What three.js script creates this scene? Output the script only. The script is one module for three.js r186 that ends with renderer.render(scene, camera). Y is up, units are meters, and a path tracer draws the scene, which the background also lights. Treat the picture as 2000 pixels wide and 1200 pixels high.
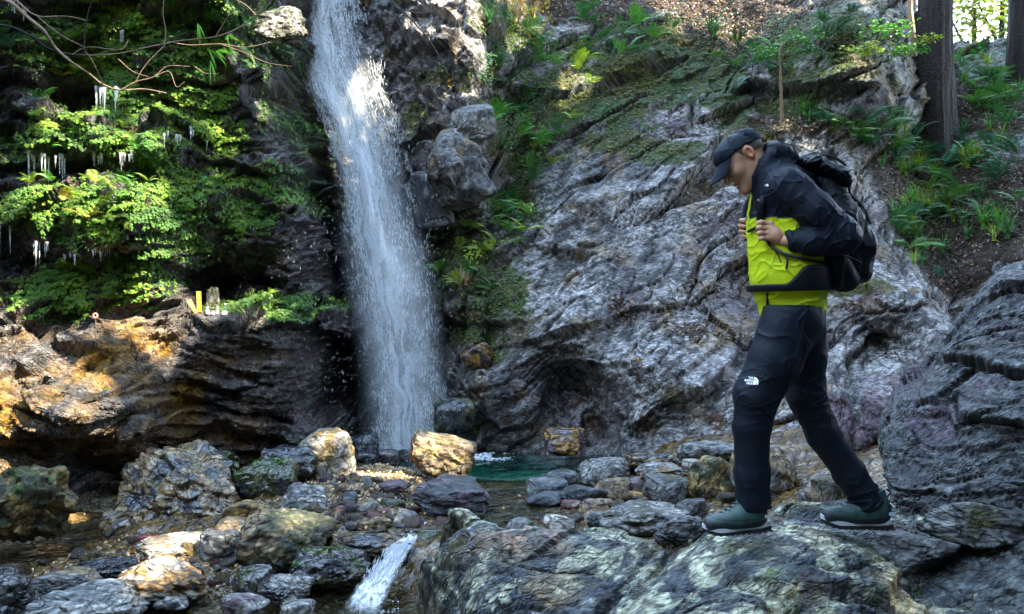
import * as THREE from 'three';
import { mergeGeometries, mergeVertices } from 'three/addons/utils/BufferGeometryUtils.js';
import { RoundedBoxGeometry } from 'three/addons/geometries/RoundedBoxGeometry.js';
import { DecalGeometry } from 'three/addons/geometries/DecalGeometry.js';
import { createNoise3D } from 'simplex-noise';

// ---------------------------------------------------------------- camera, sky, sun, exposure
const scene = new THREE.Scene();
const FOCAL = 1962;                                   // focal length in photograph pixels (2000 x 1200)
const CAM_Y = 1.5;
const camera = new THREE.PerspectiveCamera(2 * Math.atan(600 / FOCAL) * 180 / Math.PI, 1024 / 614, 0.05, 400);
camera.position.set(0, CAM_Y, 0);
camera.lookAt(0, CAM_Y, -10);
const renderer = new THREE.WebGLRenderer({ antialias: true });
renderer.toneMapping = THREE.LinearToneMapping;
renderer.toneMappingExposure = 10.4;
renderer.shadowMap.enabled = true;

{ // daylight sky: blue overhead, paler towards the horizon
  const W = 128, H = 64, data = new Float32Array(W * H * 4);
  for (let j = 0; j < H; j++) {
    const el = ((j + 0.5) / H - 0.5) * Math.PI, s = Math.max(0, Math.sin(el)), k = Math.pow(s, 0.6);
    for (let i = 0; i < W; i++) {
      const o = (j * W + i) * 4;
      data[o] = 0.80 + (0.43 - 0.80) * k; data[o + 1] = 0.90 + (0.64 - 0.90) * k; data[o + 2] = 0.97 + (0.95 - 0.97) * k; data[o + 3] = 1;
    }
  }
  const t = new THREE.DataTexture(data, W, H, THREE.RGBAFormat, THREE.FloatType);
  t.mapping = THREE.EquirectangularReflectionMapping; t.magFilter = THREE.LinearFilter; t.needsUpdate = true;
  scene.background = t; scene.environment = t;
}
const SUN = new THREE.Vector3(0.58, 0.78, 0.42).normalize();   // towards the sun: high, from the right and behind the viewer
const sun = new THREE.DirectionalLight(new THREE.Color(1.0, 0.9, 0.70), 3.8);
sun.position.copy(SUN).multiplyScalar(40).add(new THREE.Vector3(0, 0, -8)); sun.target.position.set(0, 0, -8);
sun.castShadow = true; sun.shadow.mapSize.set(4096, 4096); sun.shadow.radius = 1;
Object.assign(sun.shadow.camera, { left: -16, right: 16, top: 16, bottom: -16, near: 1, far: 90 });
scene.add(sun, sun.target);

// ---------------------------------------------------------------- helpers
function rng(seed) { let s = seed | 0; return () => { s = (s + 0x6d2b79f5) | 0; let t = Math.imul(s ^ (s >>> 15), 1 | s); t = (t + Math.imul(t ^ (t >>> 7), 61 | t)) ^ t; return ((t ^ (t >>> 14)) >>> 0) / 4294967296; }; }
const noise3 = createNoise3D(rng(7));
const V = (x, y, z) => new THREE.Vector3(x, y, z);
const clamp = (x, a = 0, b = 1) => x < a ? a : x > b ? b : x;
const smooth = (a, b, x) => { const t = clamp((x - a) / (b - a)); return t * t * (3 - 2 * t); };
const lerp = (a, b, t) => a + (b - a) * t;
const mix3 = (a, b, t) => [a[0] + (b[0] - a[0]) * t, a[1] + (b[1] - a[1]) * t, a[2] + (b[2] - a[2]) * t];
const vivid = (k, s) => { const l = k[0] * 0.3 + k[1] * 0.55 + k[2] * 0.15; return [Math.max(0.004, l + (k[0] - l) * s), Math.max(0.004, l + (k[1] - l) * s), Math.max(0.004, l + (k[2] - l) * s)]; };
const hash = (x, y = 0, z = 0) => { let h = Math.imul(x | 0, 374761393) ^ Math.imul(y | 0, 668265263) ^ Math.imul(z | 0, 1274126177); h = Math.imul(h ^ (h >>> 13), 1103515245); h ^= h >>> 16; return (h >>> 0) / 4294967296; };
function fbm(x, y, z, oct = 4, gain = 0.5) { let a = 1, s = 0, n = 0; for (let i = 0; i < oct; i++) { s += a * noise3(x, y, z); n += a; a *= gain; x = x * 2.03 + 17.1; y = y * 2.03 + 3.7; z = z * 2.03 + 9.2; } return s / n; }
function ridged(x, y, z, oct = 4) { let a = 1, s = 0, n = 0; for (let i = 0; i < oct; i++) { const v = 1 - Math.abs(noise3(x, y, z)); s += a * v * v; n += a; a *= 0.5; x = x * 2.1 + 5.3; y = y * 2.1 + 1.7; z = z * 2.1 + 8.8; } return s / n; }
// a point at distance D in front of the viewpoint, along the sight line of a photograph pixel
const P = (px, py, D) => V((px - 1000) / FOCAL * D, CAM_Y - (py - 600) / FOCAL * D, -D);
const taken = {};
function numbered(name) { const k = taken[name] = (taken[name] ?? -1) + 1; return k ? `${name}_${String(k).padStart(3, '0')}` : name; }
function shadow(o) { o.traverse(c => { if (c.isMesh) { c.castShadow = true; c.receiveShadow = true; } }); return o; }
function tag(o, label, category, group, kind) { if (label) o.userData.label = label; if (category) o.userData.category = category; if (group) o.userData.group = group; if (kind) o.userData.kind = kind; return o; }
function put(o, name, label, category, group) { o.name = numbered(name); tag(o, label, category, group); scene.add(shadow(o)); return o; }
function structure(o, name, label) { o.name = numbered(name); o.userData.kind = 'structure'; if (label) o.userData.label = label; scene.add(shadow(o)); return o; }
function part(parent, geo, mat, name, label) { const m = new THREE.Mesh(geo, mat); m.name = name; if (label) m.userData.label = label; parent.add(m); m.castShadow = m.receiveShadow = true; return m; }

// smooth surface through scattered control points: value(u, v)
function rbf(pts, c = 0.35) {
  const n = pts.length, N = n + 3, A = [], phi = (du, dv) => Math.sqrt(du * du + dv * dv + c * c);
  for (let i = 0; i < N; i++) A.push(new Float64Array(N + 1));
  for (let i = 0; i < n; i++) { for (let j = 0; j < n; j++) A[i][j] = phi(pts[i][0] - pts[j][0], pts[i][1] - pts[j][1]); A[i][i] -= 0.006; A[i][n] = A[n][i] = 1; A[i][n + 1] = A[n + 1][i] = pts[i][0]; A[i][n + 2] = A[n + 2][i] = pts[i][1]; A[i][N] = pts[i][2]; }
  for (let k = 0; k < N; k++) { let p = k; for (let i = k + 1; i < N; i++) if (Math.abs(A[i][k]) > Math.abs(A[p][k])) p = i; [A[k], A[p]] = [A[p], A[k]]; for (let i = k + 1; i < N; i++) { const f = A[i][k] / A[k][k]; if (f) for (let j = k; j <= N; j++) A[i][j] -= f * A[k][j]; } }
  const w = new Float64Array(N);
  for (let i = N - 1; i >= 0; i--) { let s = A[i][N]; for (let j = i + 1; j < N; j++) s -= A[i][j] * w[j]; w[i] = s / A[i][i]; }
  const U = Float64Array.from(pts, p => p[0]), W = Float64Array.from(pts, p => p[1]), cc = c * c;
  return (u, v) => { let s = w[n] + w[n + 1] * u + w[n + 2] * v; for (let i = 0; i < n; i++) { const a = u - U[i], b = v - W[i]; s += w[i] * Math.sqrt(a * a + b * b + cc); } return s; };
}

// cells of broken rock: nearest and second nearest seed, the nearest one's offset and number
const vo = { f1: 0, f2: 0, dx: 0, dy: 0, dz: 0, h: 0, h2: 0, h3: 0 };
function cells(x, y, z, seed) {
  const ix = Math.floor(x), iy = Math.floor(y), iz = Math.floor(z); let f1 = 9, f2 = 9, bi = 0, bj = 0, bk = 0;
  for (let k = -1; k <= 1; k++) for (let j = -1; j <= 1; j++) for (let i = -1; i <= 1; i++) {
    const a = ix + i, b = iy + j, c = iz + k; let h = Math.imul(a, 374761393) ^ Math.imul(b, 668265263) ^ Math.imul(c + seed * 57, 1274126177); h = Math.imul(h ^ (h >>> 13), 1103515245); h ^= h >>> 16;
    const dx = a + (h & 1023) / 1023 - x, dy = b + ((h >>> 10) & 1023) / 1023 - y, dz = c + ((h >>> 20) & 1023) / 1023 - z, d = dx * dx + dy * dy + dz * dz;
    if (d < f1) { f2 = f1; f1 = d; vo.dx = dx; vo.dy = dy; vo.dz = dz; bi = a; bj = b; bk = c; } else if (d < f2) f2 = d;
  }
  vo.f1 = Math.sqrt(f1); vo.f2 = Math.sqrt(f2); vo.h = hash(bi + seed, bj, bk); vo.h2 = hash(bi, bj + 91 + seed, bk); vo.h3 = hash(bi, bj, bk + 37 + seed); return vo;
}
// layered, jointed rock: how far the surface stands out at p. bed = unit normal of the bedding; slabs split along it, each with its own tilt
function strata(p, bed, o = {}) {
  const { big = 0.5, small = 0.15, thin = 3, amp = 1, warp = 0.14, fine = 1, tiny = 0.05, crackW = 1, w0 = 1, w1 = 1, w2 = 1, soft = 0.14, long = 1, ease = 0.07 } = o;
  const wx = fbm(p.x * 0.8, p.y * 0.8, p.z * 0.8, 3) * warp, t = (p.x * bed[0] + p.y * bed[1] + p.z * bed[2] + wx) * thin, s = p.x * bed[1] - p.y * bed[0] + wx * 0.6, w = p.z + 0.3 * p.x;
  let d = fbm(p.x * 1.1, p.y * 1.1, p.z * 1.1 + 50, 3) * soft;
  for (let k = 0; k < 3; k++) {
    const h = k === 0 ? big : k === 1 ? small : tiny; if (!h) continue;
    const c = cells(s * long / h, t / h, w * long / h, k + 1), edge = c.f2 - c.f1, st = k === 0 ? 0.30 : k === 1 ? 0.36 : 0.3;
    d += (k === 0 ? w0 * smooth(0, ease, edge) : k === 1 ? w1 * smooth(0, ease, edge) : w2) * h * ((c.h - 0.5) * st + (c.dx * (c.h2 - 0.5) + c.dy * (c.h3 - 0.35) * 0.6) * 0.55) - h * smooth(0.09, 0.0, edge) * 0.10 * crackW * (c.h3 > 0.35 ? 1 : 0.2);
  }
  const a = s; d += fine * ((ridged(a * 4, t * 2.2, w * 4, 3) - 0.5) * 0.03 + fbm(a * 16, t * 9, w * 16, 3) * 0.009);
  return d * amp;
}
// tone of the block that p belongs to, 0..1
function blockTone(p, bed, h, thin = 3) { const t = (p.x * bed[0] + p.y * bed[1] + p.z * bed[2]) * thin, s = p.x * bed[1] - p.y * bed[0]; return cells(s / h, t / h, (p.z + 0.3 * p.x) / h, 2).h; }
const tmpA = V(0, 0, 0), tmpB = V(0, 0, 0), tmpC = V(0, 0, 0);
// a sheet of rock or ground over a rectangle of (u, v); at(u, v) -> base point; disp(p, n) -> stand-out along n; paint(p, n, out) -> linear rgb and wet flag
function sheet({ u0, u1, v0, v1, res, resV, at, disp, paint, keep, uvOf, axis, lean = 0.7 }) {
  const nu = Math.round((u1 - u0) / res) + 1, nv = Math.round((v1 - v0) / (resV ?? res)) + 1, base = new Float32Array(nu * nv * 3), pos = new Float32Array(nu * nv * 3), col = new Float32Array(nu * nv * 3), uv = new Float32Array(nu * nv * 2), wet = new Uint8Array(nu * nv), drop = new Uint8Array(nu * nv);
  const p = V(0, 0, 0), n = V(0, 0, 0);
  for (let j = 0; j < nv; j++) for (let i = 0; i < nu; i++) { const k = (j * nu + i) * 3; at(lerp(u0, u1, i / (nu - 1)), lerp(v0, v1, j / (nv - 1)), p); base[k] = p.x; base[k + 1] = p.y; base[k + 2] = p.z; }
  const grad = (arr, i, j) => {
    const a = (j * nu + Math.max(0, i - 1)) * 3, b = (j * nu + Math.min(nu - 1, i + 1)) * 3, c = (Math.max(0, j - 1) * nu + i) * 3, d = (Math.min(nv - 1, j + 1) * nu + i) * 3;
    tmpA.set(arr[b] - arr[a], arr[b + 1] - arr[a + 1], arr[b + 2] - arr[a + 2]); tmpB.set(arr[d] - arr[c], arr[d + 1] - arr[c + 1], arr[d + 2] - arr[c + 2]);
    return n.crossVectors(tmpA, tmpB).normalize();
  };
  for (let j = 0; j < nv; j++) for (let i = 0; i < nu; i++) {
    const k = (j * nu + i) * 3; grad(base, i, j); p.set(base[k], base[k + 1], base[k + 2]);
    const d = disp(p, n); if (axis) n.lerp(axis, lean).normalize(); p.addScaledVector(n, d); pos[k] = p.x; pos[k + 1] = p.y; pos[k + 2] = p.z;
  }
  const nor = new Float32Array(nu * nv * 3), out = [0, 0, 0, 0];
  for (let j = 0; j < nv; j++) for (let i = 0; i < nu; i++) {
    const q = j * nu + i, k = q * 3; grad(pos, i, j); nor[k] = n.x; nor[k + 1] = n.y; nor[k + 2] = n.z; p.set(pos[k], pos[k + 1], pos[k + 2]);
    out[3] = 0; paint(p, n, out); col[k] = out[0]; col[k + 1] = out[1]; col[k + 2] = out[2]; wet[q] = out[3]; if (keep && !keep(p)) drop[q] = 1;
    if (uvOf) { const t = uvOf(p, n); uv[q * 2] = t[0]; uv[q * 2 + 1] = t[1]; } else { uv[q * 2] = p.x + 0.7 * p.z; uv[q * 2 + 1] = p.y - 0.65 * p.z; }
  }
  const lists = [[], []];
  for (let j = 0; j < nv - 1; j++) for (let i = 0; i < nu - 1; i++) {
    const a = j * nu + i, b = a + 1, c = a + nu, d = c + 1; if (drop[a] && drop[b] && drop[c] && drop[d]) continue;
    const l = lists[wet[a] + wet[b] + wet[c] + wet[d] > 1 ? 1 : 0]; l.push(a, b, d, a, d, c);
  }
  const g = new THREE.BufferGeometry();
  g.setAttribute('position', new THREE.BufferAttribute(pos, 3)); g.setAttribute('normal', new THREE.BufferAttribute(nor, 3)); g.setAttribute('color', new THREE.BufferAttribute(col, 3)); g.setAttribute('uv', new THREE.BufferAttribute(uv, 2));
  const idx = new Uint32Array(lists[0].length + lists[1].length); idx.set(lists[0]); idx.set(lists[1], lists[0].length); g.setIndex(new THREE.BufferAttribute(idx, 1));
  g.addGroup(0, lists[0].length, 0); g.addGroup(lists[0].length, lists[1].length, 1);
  g.userData = { nu, nv, u0, u1, v0, v1, pos, nor, col };
  return g;
}
const cellAt = (g, u, v) => { const { nu, nv, u0, u1, v0, v1 } = g.userData, i = Math.round(clamp((u - u0) / (u1 - u0)) * (nu - 1)), j = Math.round(clamp((v - v0) / (v1 - v0)) * (nv - 1)); return j * nu + i; };
const pointOf = (g, q) => V(g.userData.pos[q * 3], g.userData.pos[q * 3 + 1], g.userData.pos[q * 3 + 2]);
const normalOf = (g, q) => V(g.userData.nor[q * 3], g.userData.nor[q * 3 + 1], g.userData.nor[q * 3 + 2]);
// where the sight line of a photograph pixel meets a wall sheet (u = x, v = y)
function onWall(g, px, py, d0 = 4, d1 = 24) {
  for (let D = d0; D < d1; D += 0.02) { const p = P(px, py, D), q = cellAt(g, p.x, p.y); if (-g.userData.pos[q * 3 + 2] <= D) return { p: pointOf(g, q), n: normalOf(g, q) }; }
  const p = P(px, py, d1), q = cellAt(g, p.x, p.y); return { p: pointOf(g, q), n: normalOf(g, q) };
}
// where it meets a ground sheet (u = x, v = z)
function onGround(g, px, py, d0 = 2.5, d1 = 14) {
  for (let D = d0; D < d1; D += 0.01) { const p = P(px, py, D), q = cellAt(g, p.x, p.z); if (g.userData.pos[q * 3 + 1] >= p.y) return { p: pointOf(g, q), n: normalOf(g, q) }; }
  const p = P(px, py, d1), q = cellAt(g, p.x, p.z); return { p: pointOf(g, q), n: normalOf(g, q) };
}

// ---------------------------------------------------------------- textures and materials
function tileTexture(S, f, srgb) {   // f(x, y on the unit torus as 2 circles) -> [r, g, b] in 0..1
  const d = new Uint8Array(S * S * 4);
  for (let j = 0; j < S; j++) for (let i = 0; i < S; i++) { const c = f(i / S, j / S), o = (j * S + i) * 4; d[o] = clamp(c[0]) * 255; d[o + 1] = clamp(c[1]) * 255; d[o + 2] = clamp(c[2]) * 255; d[o + 3] = 255; }
  const t = new THREE.DataTexture(d, S, S); t.wrapS = t.wrapT = THREE.RepeatWrapping; t.magFilter = THREE.LinearFilter; t.minFilter = THREE.LinearMipmapLinearFilter; if (srgb) t.colorSpace = THREE.SRGBColorSpace; t.needsUpdate = true; return t;
}
// seamless noise: blend of four shifted copies
function seamless(fn) { return (x, y) => { const wx = smooth(0, 1, x), wy = smooth(0, 1, y); return lerp(lerp(fn(x + 1, y + 1), fn(x, y + 1), wx), lerp(fn(x + 1, y), fn(x, y), wx), wy); }; }
const line = (x, y, z, w) => { const c = cells(x, y, z, 9); return smooth(0, w, c.f2 - c.f1); };
const rockHeight = seamless((x, y) => { const wx = 0.05 * fbm(x * 5, y * 5, 2, 3), wy = 0.05 * fbm(x * 5, y * 5, 8, 3); return 0.34 * ridged(x * 7, y * 8, 3.3, 4) + 0.26 * (0.5 + 0.5 * fbm(x * 24, y * 26, 7.7, 4)) + 0.24 * line((x + wx) * 4, (y + wy) * 11, 0.5, 0.13) + 0.16 * line((x + wy) * 10, (y + wx) * 24, 3.5, 0.16); });
const rockBump = tileTexture(1024, (x, y) => { const h = rockHeight(x, y); return [h, h, h]; });
const rockGrainF = seamless((x, y) => fbm(x * 14, y * 16, 1.3, 5)), rockGrainG = seamless((x, y) => ridged(x * 9, y * 10, 21.3, 4)), seams = seamless((x, y) => { const w = 0.06 * fbm(x * 6, y * 6, 12, 3); return line((x + w) * 5, (y - w) * 13, 7.5, 0.1); });
const rockGrain = tileTexture(1024, (x, y) => { const a = 0.82 + 0.4 * rockGrainF(x, y), r = rockGrainG(x, y), k = (a - 0.04) * (0.66 + 0.5 * r) * (0.36 + 0.64 * seams(x, y)); return [k, k * 0.99, k * 0.97]; }, true);
rockBump.repeat.set(1 / 0.9, 1 / 0.9); rockGrain.repeat.set(1 / 1.1, 1 / 1.1);
const clothF = seamless((x, y) => 0.5 + 0.5 * fbm(x * 60, y * 60, 2.2, 2));
const clothBump = tileTexture(256, (x, y) => { const h = 0.5 + 0.25 * Math.sin(x * 402) * Math.sin(y * 402) + 0.25 * clothF(x, y); return [h, h, h]; });
const std = o => new THREE.MeshStandardMaterial(o), phys = o => new THREE.MeshPhysicalMaterial(o);
const DS = THREE.DoubleSide;
const rockDry = std({ vertexColors: true, map: rockGrain, bumpMap: rockBump, bumpScale: 0.055, roughness: 0.78 });
const rockWet = std({ vertexColors: true, map: rockGrain, bumpMap: rockBump, bumpScale: 0.05, roughness: 0.32 });
const stoneDry = std({ vertexColors: true, map: rockGrain, bumpMap: rockBump, bumpScale: 0.016, roughness: 0.7 });
const stoneWet = std({ vertexColors: true, map: rockGrain, bumpMap: rockBump, bumpScale: 0.016, roughness: 0.22 });
// ---------------------------------------------------------------- the left cliff
const unit = a => { const l = Math.hypot(...a); return a.map(x => x / l); };
const ctl = list => list.map(([px, py, D]) => { const p = P(px, py, D); return [p.x, p.y, p.z]; });
const leftCtl = ctl([
  [-400, 60, 8.4], [-400, 600, 8.2], [-400, 900, 8.0], [-300, 1150, 7.9], [-150, 300, 8.6],
  [30, 30, 8.8], [180, 40, 9.05], [300, 20, 9.1], [430, 60, 9.4], [60, 150, 8.9], [200, 160, 9.1], [320, 130, 9.2], [450, 160, 9.55], [490, 55, 9.5], [495, 100, 9.8],
  [100, 205, 9.0], [160, 222, 9.6], [60, 225, 9.4], [270, 225, 9.25], [380, 230, 9.5], [480, 240, 9.75], [530, 220, 10.0],
  [60, 265, 8.75], [180, 262, 8.75], [280, 275, 8.85], [360, 270, 9.2], [60, 330, 9.5], [170, 335, 9.45], [280, 340, 9.3], [400, 320, 9.6], [500, 330, 9.85], [550, 300, 10.0], 
  [40, 395, 8.75], [150, 400, 8.45], [260, 400, 8.6], [360, 400, 9.1], [440, 400, 9.5], [530, 410, 9.8], [585, 400, 10.2],
  [60, 450, 8.9], [170, 465, 8.4], [270, 465, 8.7], [330, 460, 9.1], [70, 520, 9.5], [170, 525, 9.15], [250, 520, 9.0],
  [40, 580, 8.8], [120, 600, 9.0], [230, 590, 9.05], [310, 560, 9.2], [370, 520, 9.5], [430, 480, 9.6], [530, 470, 9.7], [590, 480, 10.1],
  [400, 560, 10.2], [450, 550, 10.6], [520, 545, 10.4], [480, 515, 9.9], [580, 560, 10.1],
  [360, 610, 9.45], [420, 618, 9.35], [500, 600, 9.5], [570, 620, 9.75], [640, 650, 10.2], [100, 660, 8.75], [200, 660, 8.95], [300, 680, 9.1], [400, 690, 9.15], [500, 690, 9.5], [560, 740, 9.75], [610, 730, 10.4], [600, 680, 10.15],
  [60, 740, 8.2], [160, 750, 8.15], [230, 790, 8.3], [280, 800, 8.9], [60, 820, 7.95], [170, 820, 8.0], [245, 845, 8.3], [340, 770, 9.1], [430, 790, 9.4], [540, 820, 9.8], [640, 810, 10.3],
  [60, 905, 8.3], [150, 895, 8.9], [250, 900, 9.2], [350, 860, 9.35], [450, 870, 9.6], [560, 880, 10.0], [660, 880, 10.5], [20, 1000, 7.9], [130, 980, 8.6], [250, 980, 8.9],
  
]).concat([[505, -80, 10.0], [508, 40, 10.0], [508, 110, 10.1], [535, 180, 10.3], [575, 260, 10.45], [600, 340, 10.6], [620, 430, 10.7], [625, 540, 10.7], [635, 660, 10.8], [645, 780, 10.9], [655, 900, 11]].flatMap(([px, py, D]) => { const p = P(px, py, D); return [[p.x, p.y, p.z], [p.x + 0.07, p.y, -12.2], [p.x + 0.6, p.y, -13.4]]; }));
const leftZ = rbf(leftCtl, 0.07);
const GREEN = { bright: [0.075, 0.15, 0.012], mid: [0.035, 0.085, 0.010], deep: [0.014, 0.04, 0.007], gold: [0.15, 0.13, 0.012] };
// pixel-measured patches turned into places on the wall: [x, y, rx, ry]
const patch = (px, py, rx, ry, D) => { const p = P(px, py, D); return [p.x, p.y, rx * D / FOCAL, ry * D / FOCAL]; };
const inPatches = (list, x, y) => { let m = 0; for (const [a, b, c, d] of list) { const e = ((x - a) / c) ** 2 + ((y - b) / d) ** 2; if (e < 2.2) m = Math.max(m, 1 - e / 2.2); } return m; };
const leftMoss = [patch(110, 265, 150, 40, 8.8), patch(270, 285, 70, 45, 8.9), patch(230, 430, 130, 75, 8.5), patch(60, 410, 80, 40, 8.7), patch(330, 420, 70, 80, 9.1), patch(250, 60, 120, 70, 9.2), patch(360, 60, 120, 60, 9.3), patch(230, 180, 90, 50, 9.1), patch(340, 180, 80, 60, 9.3), patch(120, 560, 70, 50, 9),
  patch(250, 530, 50, 60, 9), patch(400, 380, 70, 40, 9.4), patch(380, 250, 60, 50, 9.4), patch(150, 80, 100, 60, 9), patch(520, 590, 90, 16, 9.6), patch(580, 612, 40, 14, 9.8), patch(560, 370, 40, 40, 9.9), patch(560, 200, 40, 60, 10), patch(470, 30, 60, 40, 9.5), patch(140, 600, 40, 25, 9), patch(210, 560, 30, 40, 9), patch(40, 560, 40, 30, 9), patch(480, 430, 40, 25, 9.7)];
function mossAmount(list, p, n, bias = 0) {
  const m = inPatches(list, p.x, p.y); if (m <= 0) return 0;
  return smooth(0.25, 0.5, m * 0.72 + 0.5 * fbm(p.x * 1.9, p.y * 2.6, p.z * 1.9, 3) + 0.24 * fbm(p.x * 8, p.y * 8, p.z * 8, 2) + 0.4 * n.y + 0.02 + bias);
}
const pal = { black: [0.022, 0.022, 0.026], dark: [0.06, 0.056, 0.056], grey: [0.16, 0.16, 0.17], pale: [0.42, 0.42, 0.43], ochre: [0.38, 0.22, 0.065], tan: [0.42, 0.31, 0.18], rust: [0.22, 0.09, 0.035], mauve: [0.20, 0.15, 0.19], olive: [0.10, 0.10, 0.035], teal: [0.10, 0.14, 0.14] };
function mossColor(p) { const a = 0.5 + 0.5 * fbm(p.x * 3, p.y * 3, p.z * 3 + 4, 3), b = 0.5 + 0.5 * noise3(p.x * 30, p.y * 30, p.z * 30); return mix3(mix3(GREEN.deep, GREEN.mid, a * 1.2), GREEN.bright, clamp(a * b * 1.1 - 0.1)); }
const leftBed = unit([-0.14, 1, 0.12]), leftBedLow = unit([0.28, 1, 0.15]);
const leftCliffGeo = sheet({
  u0: -8, u1: -1.0, v0: -0.9, v1: 6.6, res: 0.0185,
  at: (u, v, p) => p.set(u, v, leftZ(u, v)), axis: V(0.1, 0.1, 1).normalize(), lean: 0.6, uvOf: p => [p.x - 0.6 * p.z, p.y - 0.5 * p.z],
  disp: (p) => { const k = smooth(1.5, 0.7, p.y - 0.3 * (p.x + 3)); return strata(p, k > 0.5 ? leftBedLow : leftBed, k > 0.5 ? { big: 0.8, small: 0.3, thin: 5.5, long: 0.7, tiny: 0.11, amp: 0.85, w1: 0.8, w2: 0.7, warp: 0.07, fine: 0.6 } : { big: 0.75, small: 0.24, thin: 3.8, tiny: 0.09, amp: 1.0 }); },
  paint: (p, n, out) => {
    const a = fbm(p.x * 0.8, p.y * 1.6, p.z * 0.8, 4), b = fbm(p.x * 5, p.y * 13, p.z * 5, 3), c = fbm(p.x * 1.3 + 40, p.y * 1.3, p.z, 3), e = noise3(p.x * 14, p.y * 34, p.z * 14);
    const bt = blockTone(p, leftBed, 0.19, 3.4); let k = mix3(pal.dark, pal.grey, clamp(0.2 + a * 0.6 + b * 0.5 + bt * 0.55)); k = mix3(k, pal.pale, smooth(0.2, 0.7, b * 0.7 + e * 0.35 + (bt - 0.6)) * 0.55);
    const low = smooth(1.9, 0.6, p.y) * smooth(-1.9, -3.2, p.x);   // iron-stained beds low on the left
    k = mix3(k, mix3(pal.ochre, pal.tan, clamp(0.5 + b)), clamp(low * (0.36 + c * 1.0) + smooth(0.15, 0.6, c) * 0.35));
    k = mix3(k, pal.mauve, smooth(0.2, 0.6, fbm(p.x * 1.7, p.y * 2 + 20, p.z, 2)) * 0.45 * (1 - low));
    const damp = smooth(-3.0, -2.0, p.x) * 0.75 + smooth(0.75, 0.2, p.y) * 0.8 - 0.1 + 0.6 * c;   // soaked rock beside the fall and at the foot
    if (damp > 0.25) { k = mix3(k, pal.dark, clamp(damp) * 0.62); out[3] = 1; }
    const m = mossAmount(leftMoss, p, n); if (m > 0) { k = mix3(k, mossColor(p), m); if (m > 0.5) out[3] = 0; }
    k = vivid(k, 1.95); out[0] = k[0]; out[1] = k[1]; out[2] = k[2];
  },
});
structure(new THREE.Mesh(leftCliffGeo, [rockDry, rockWet]), 'cliff', 'layered mossy cliff left of the waterfall');

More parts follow.
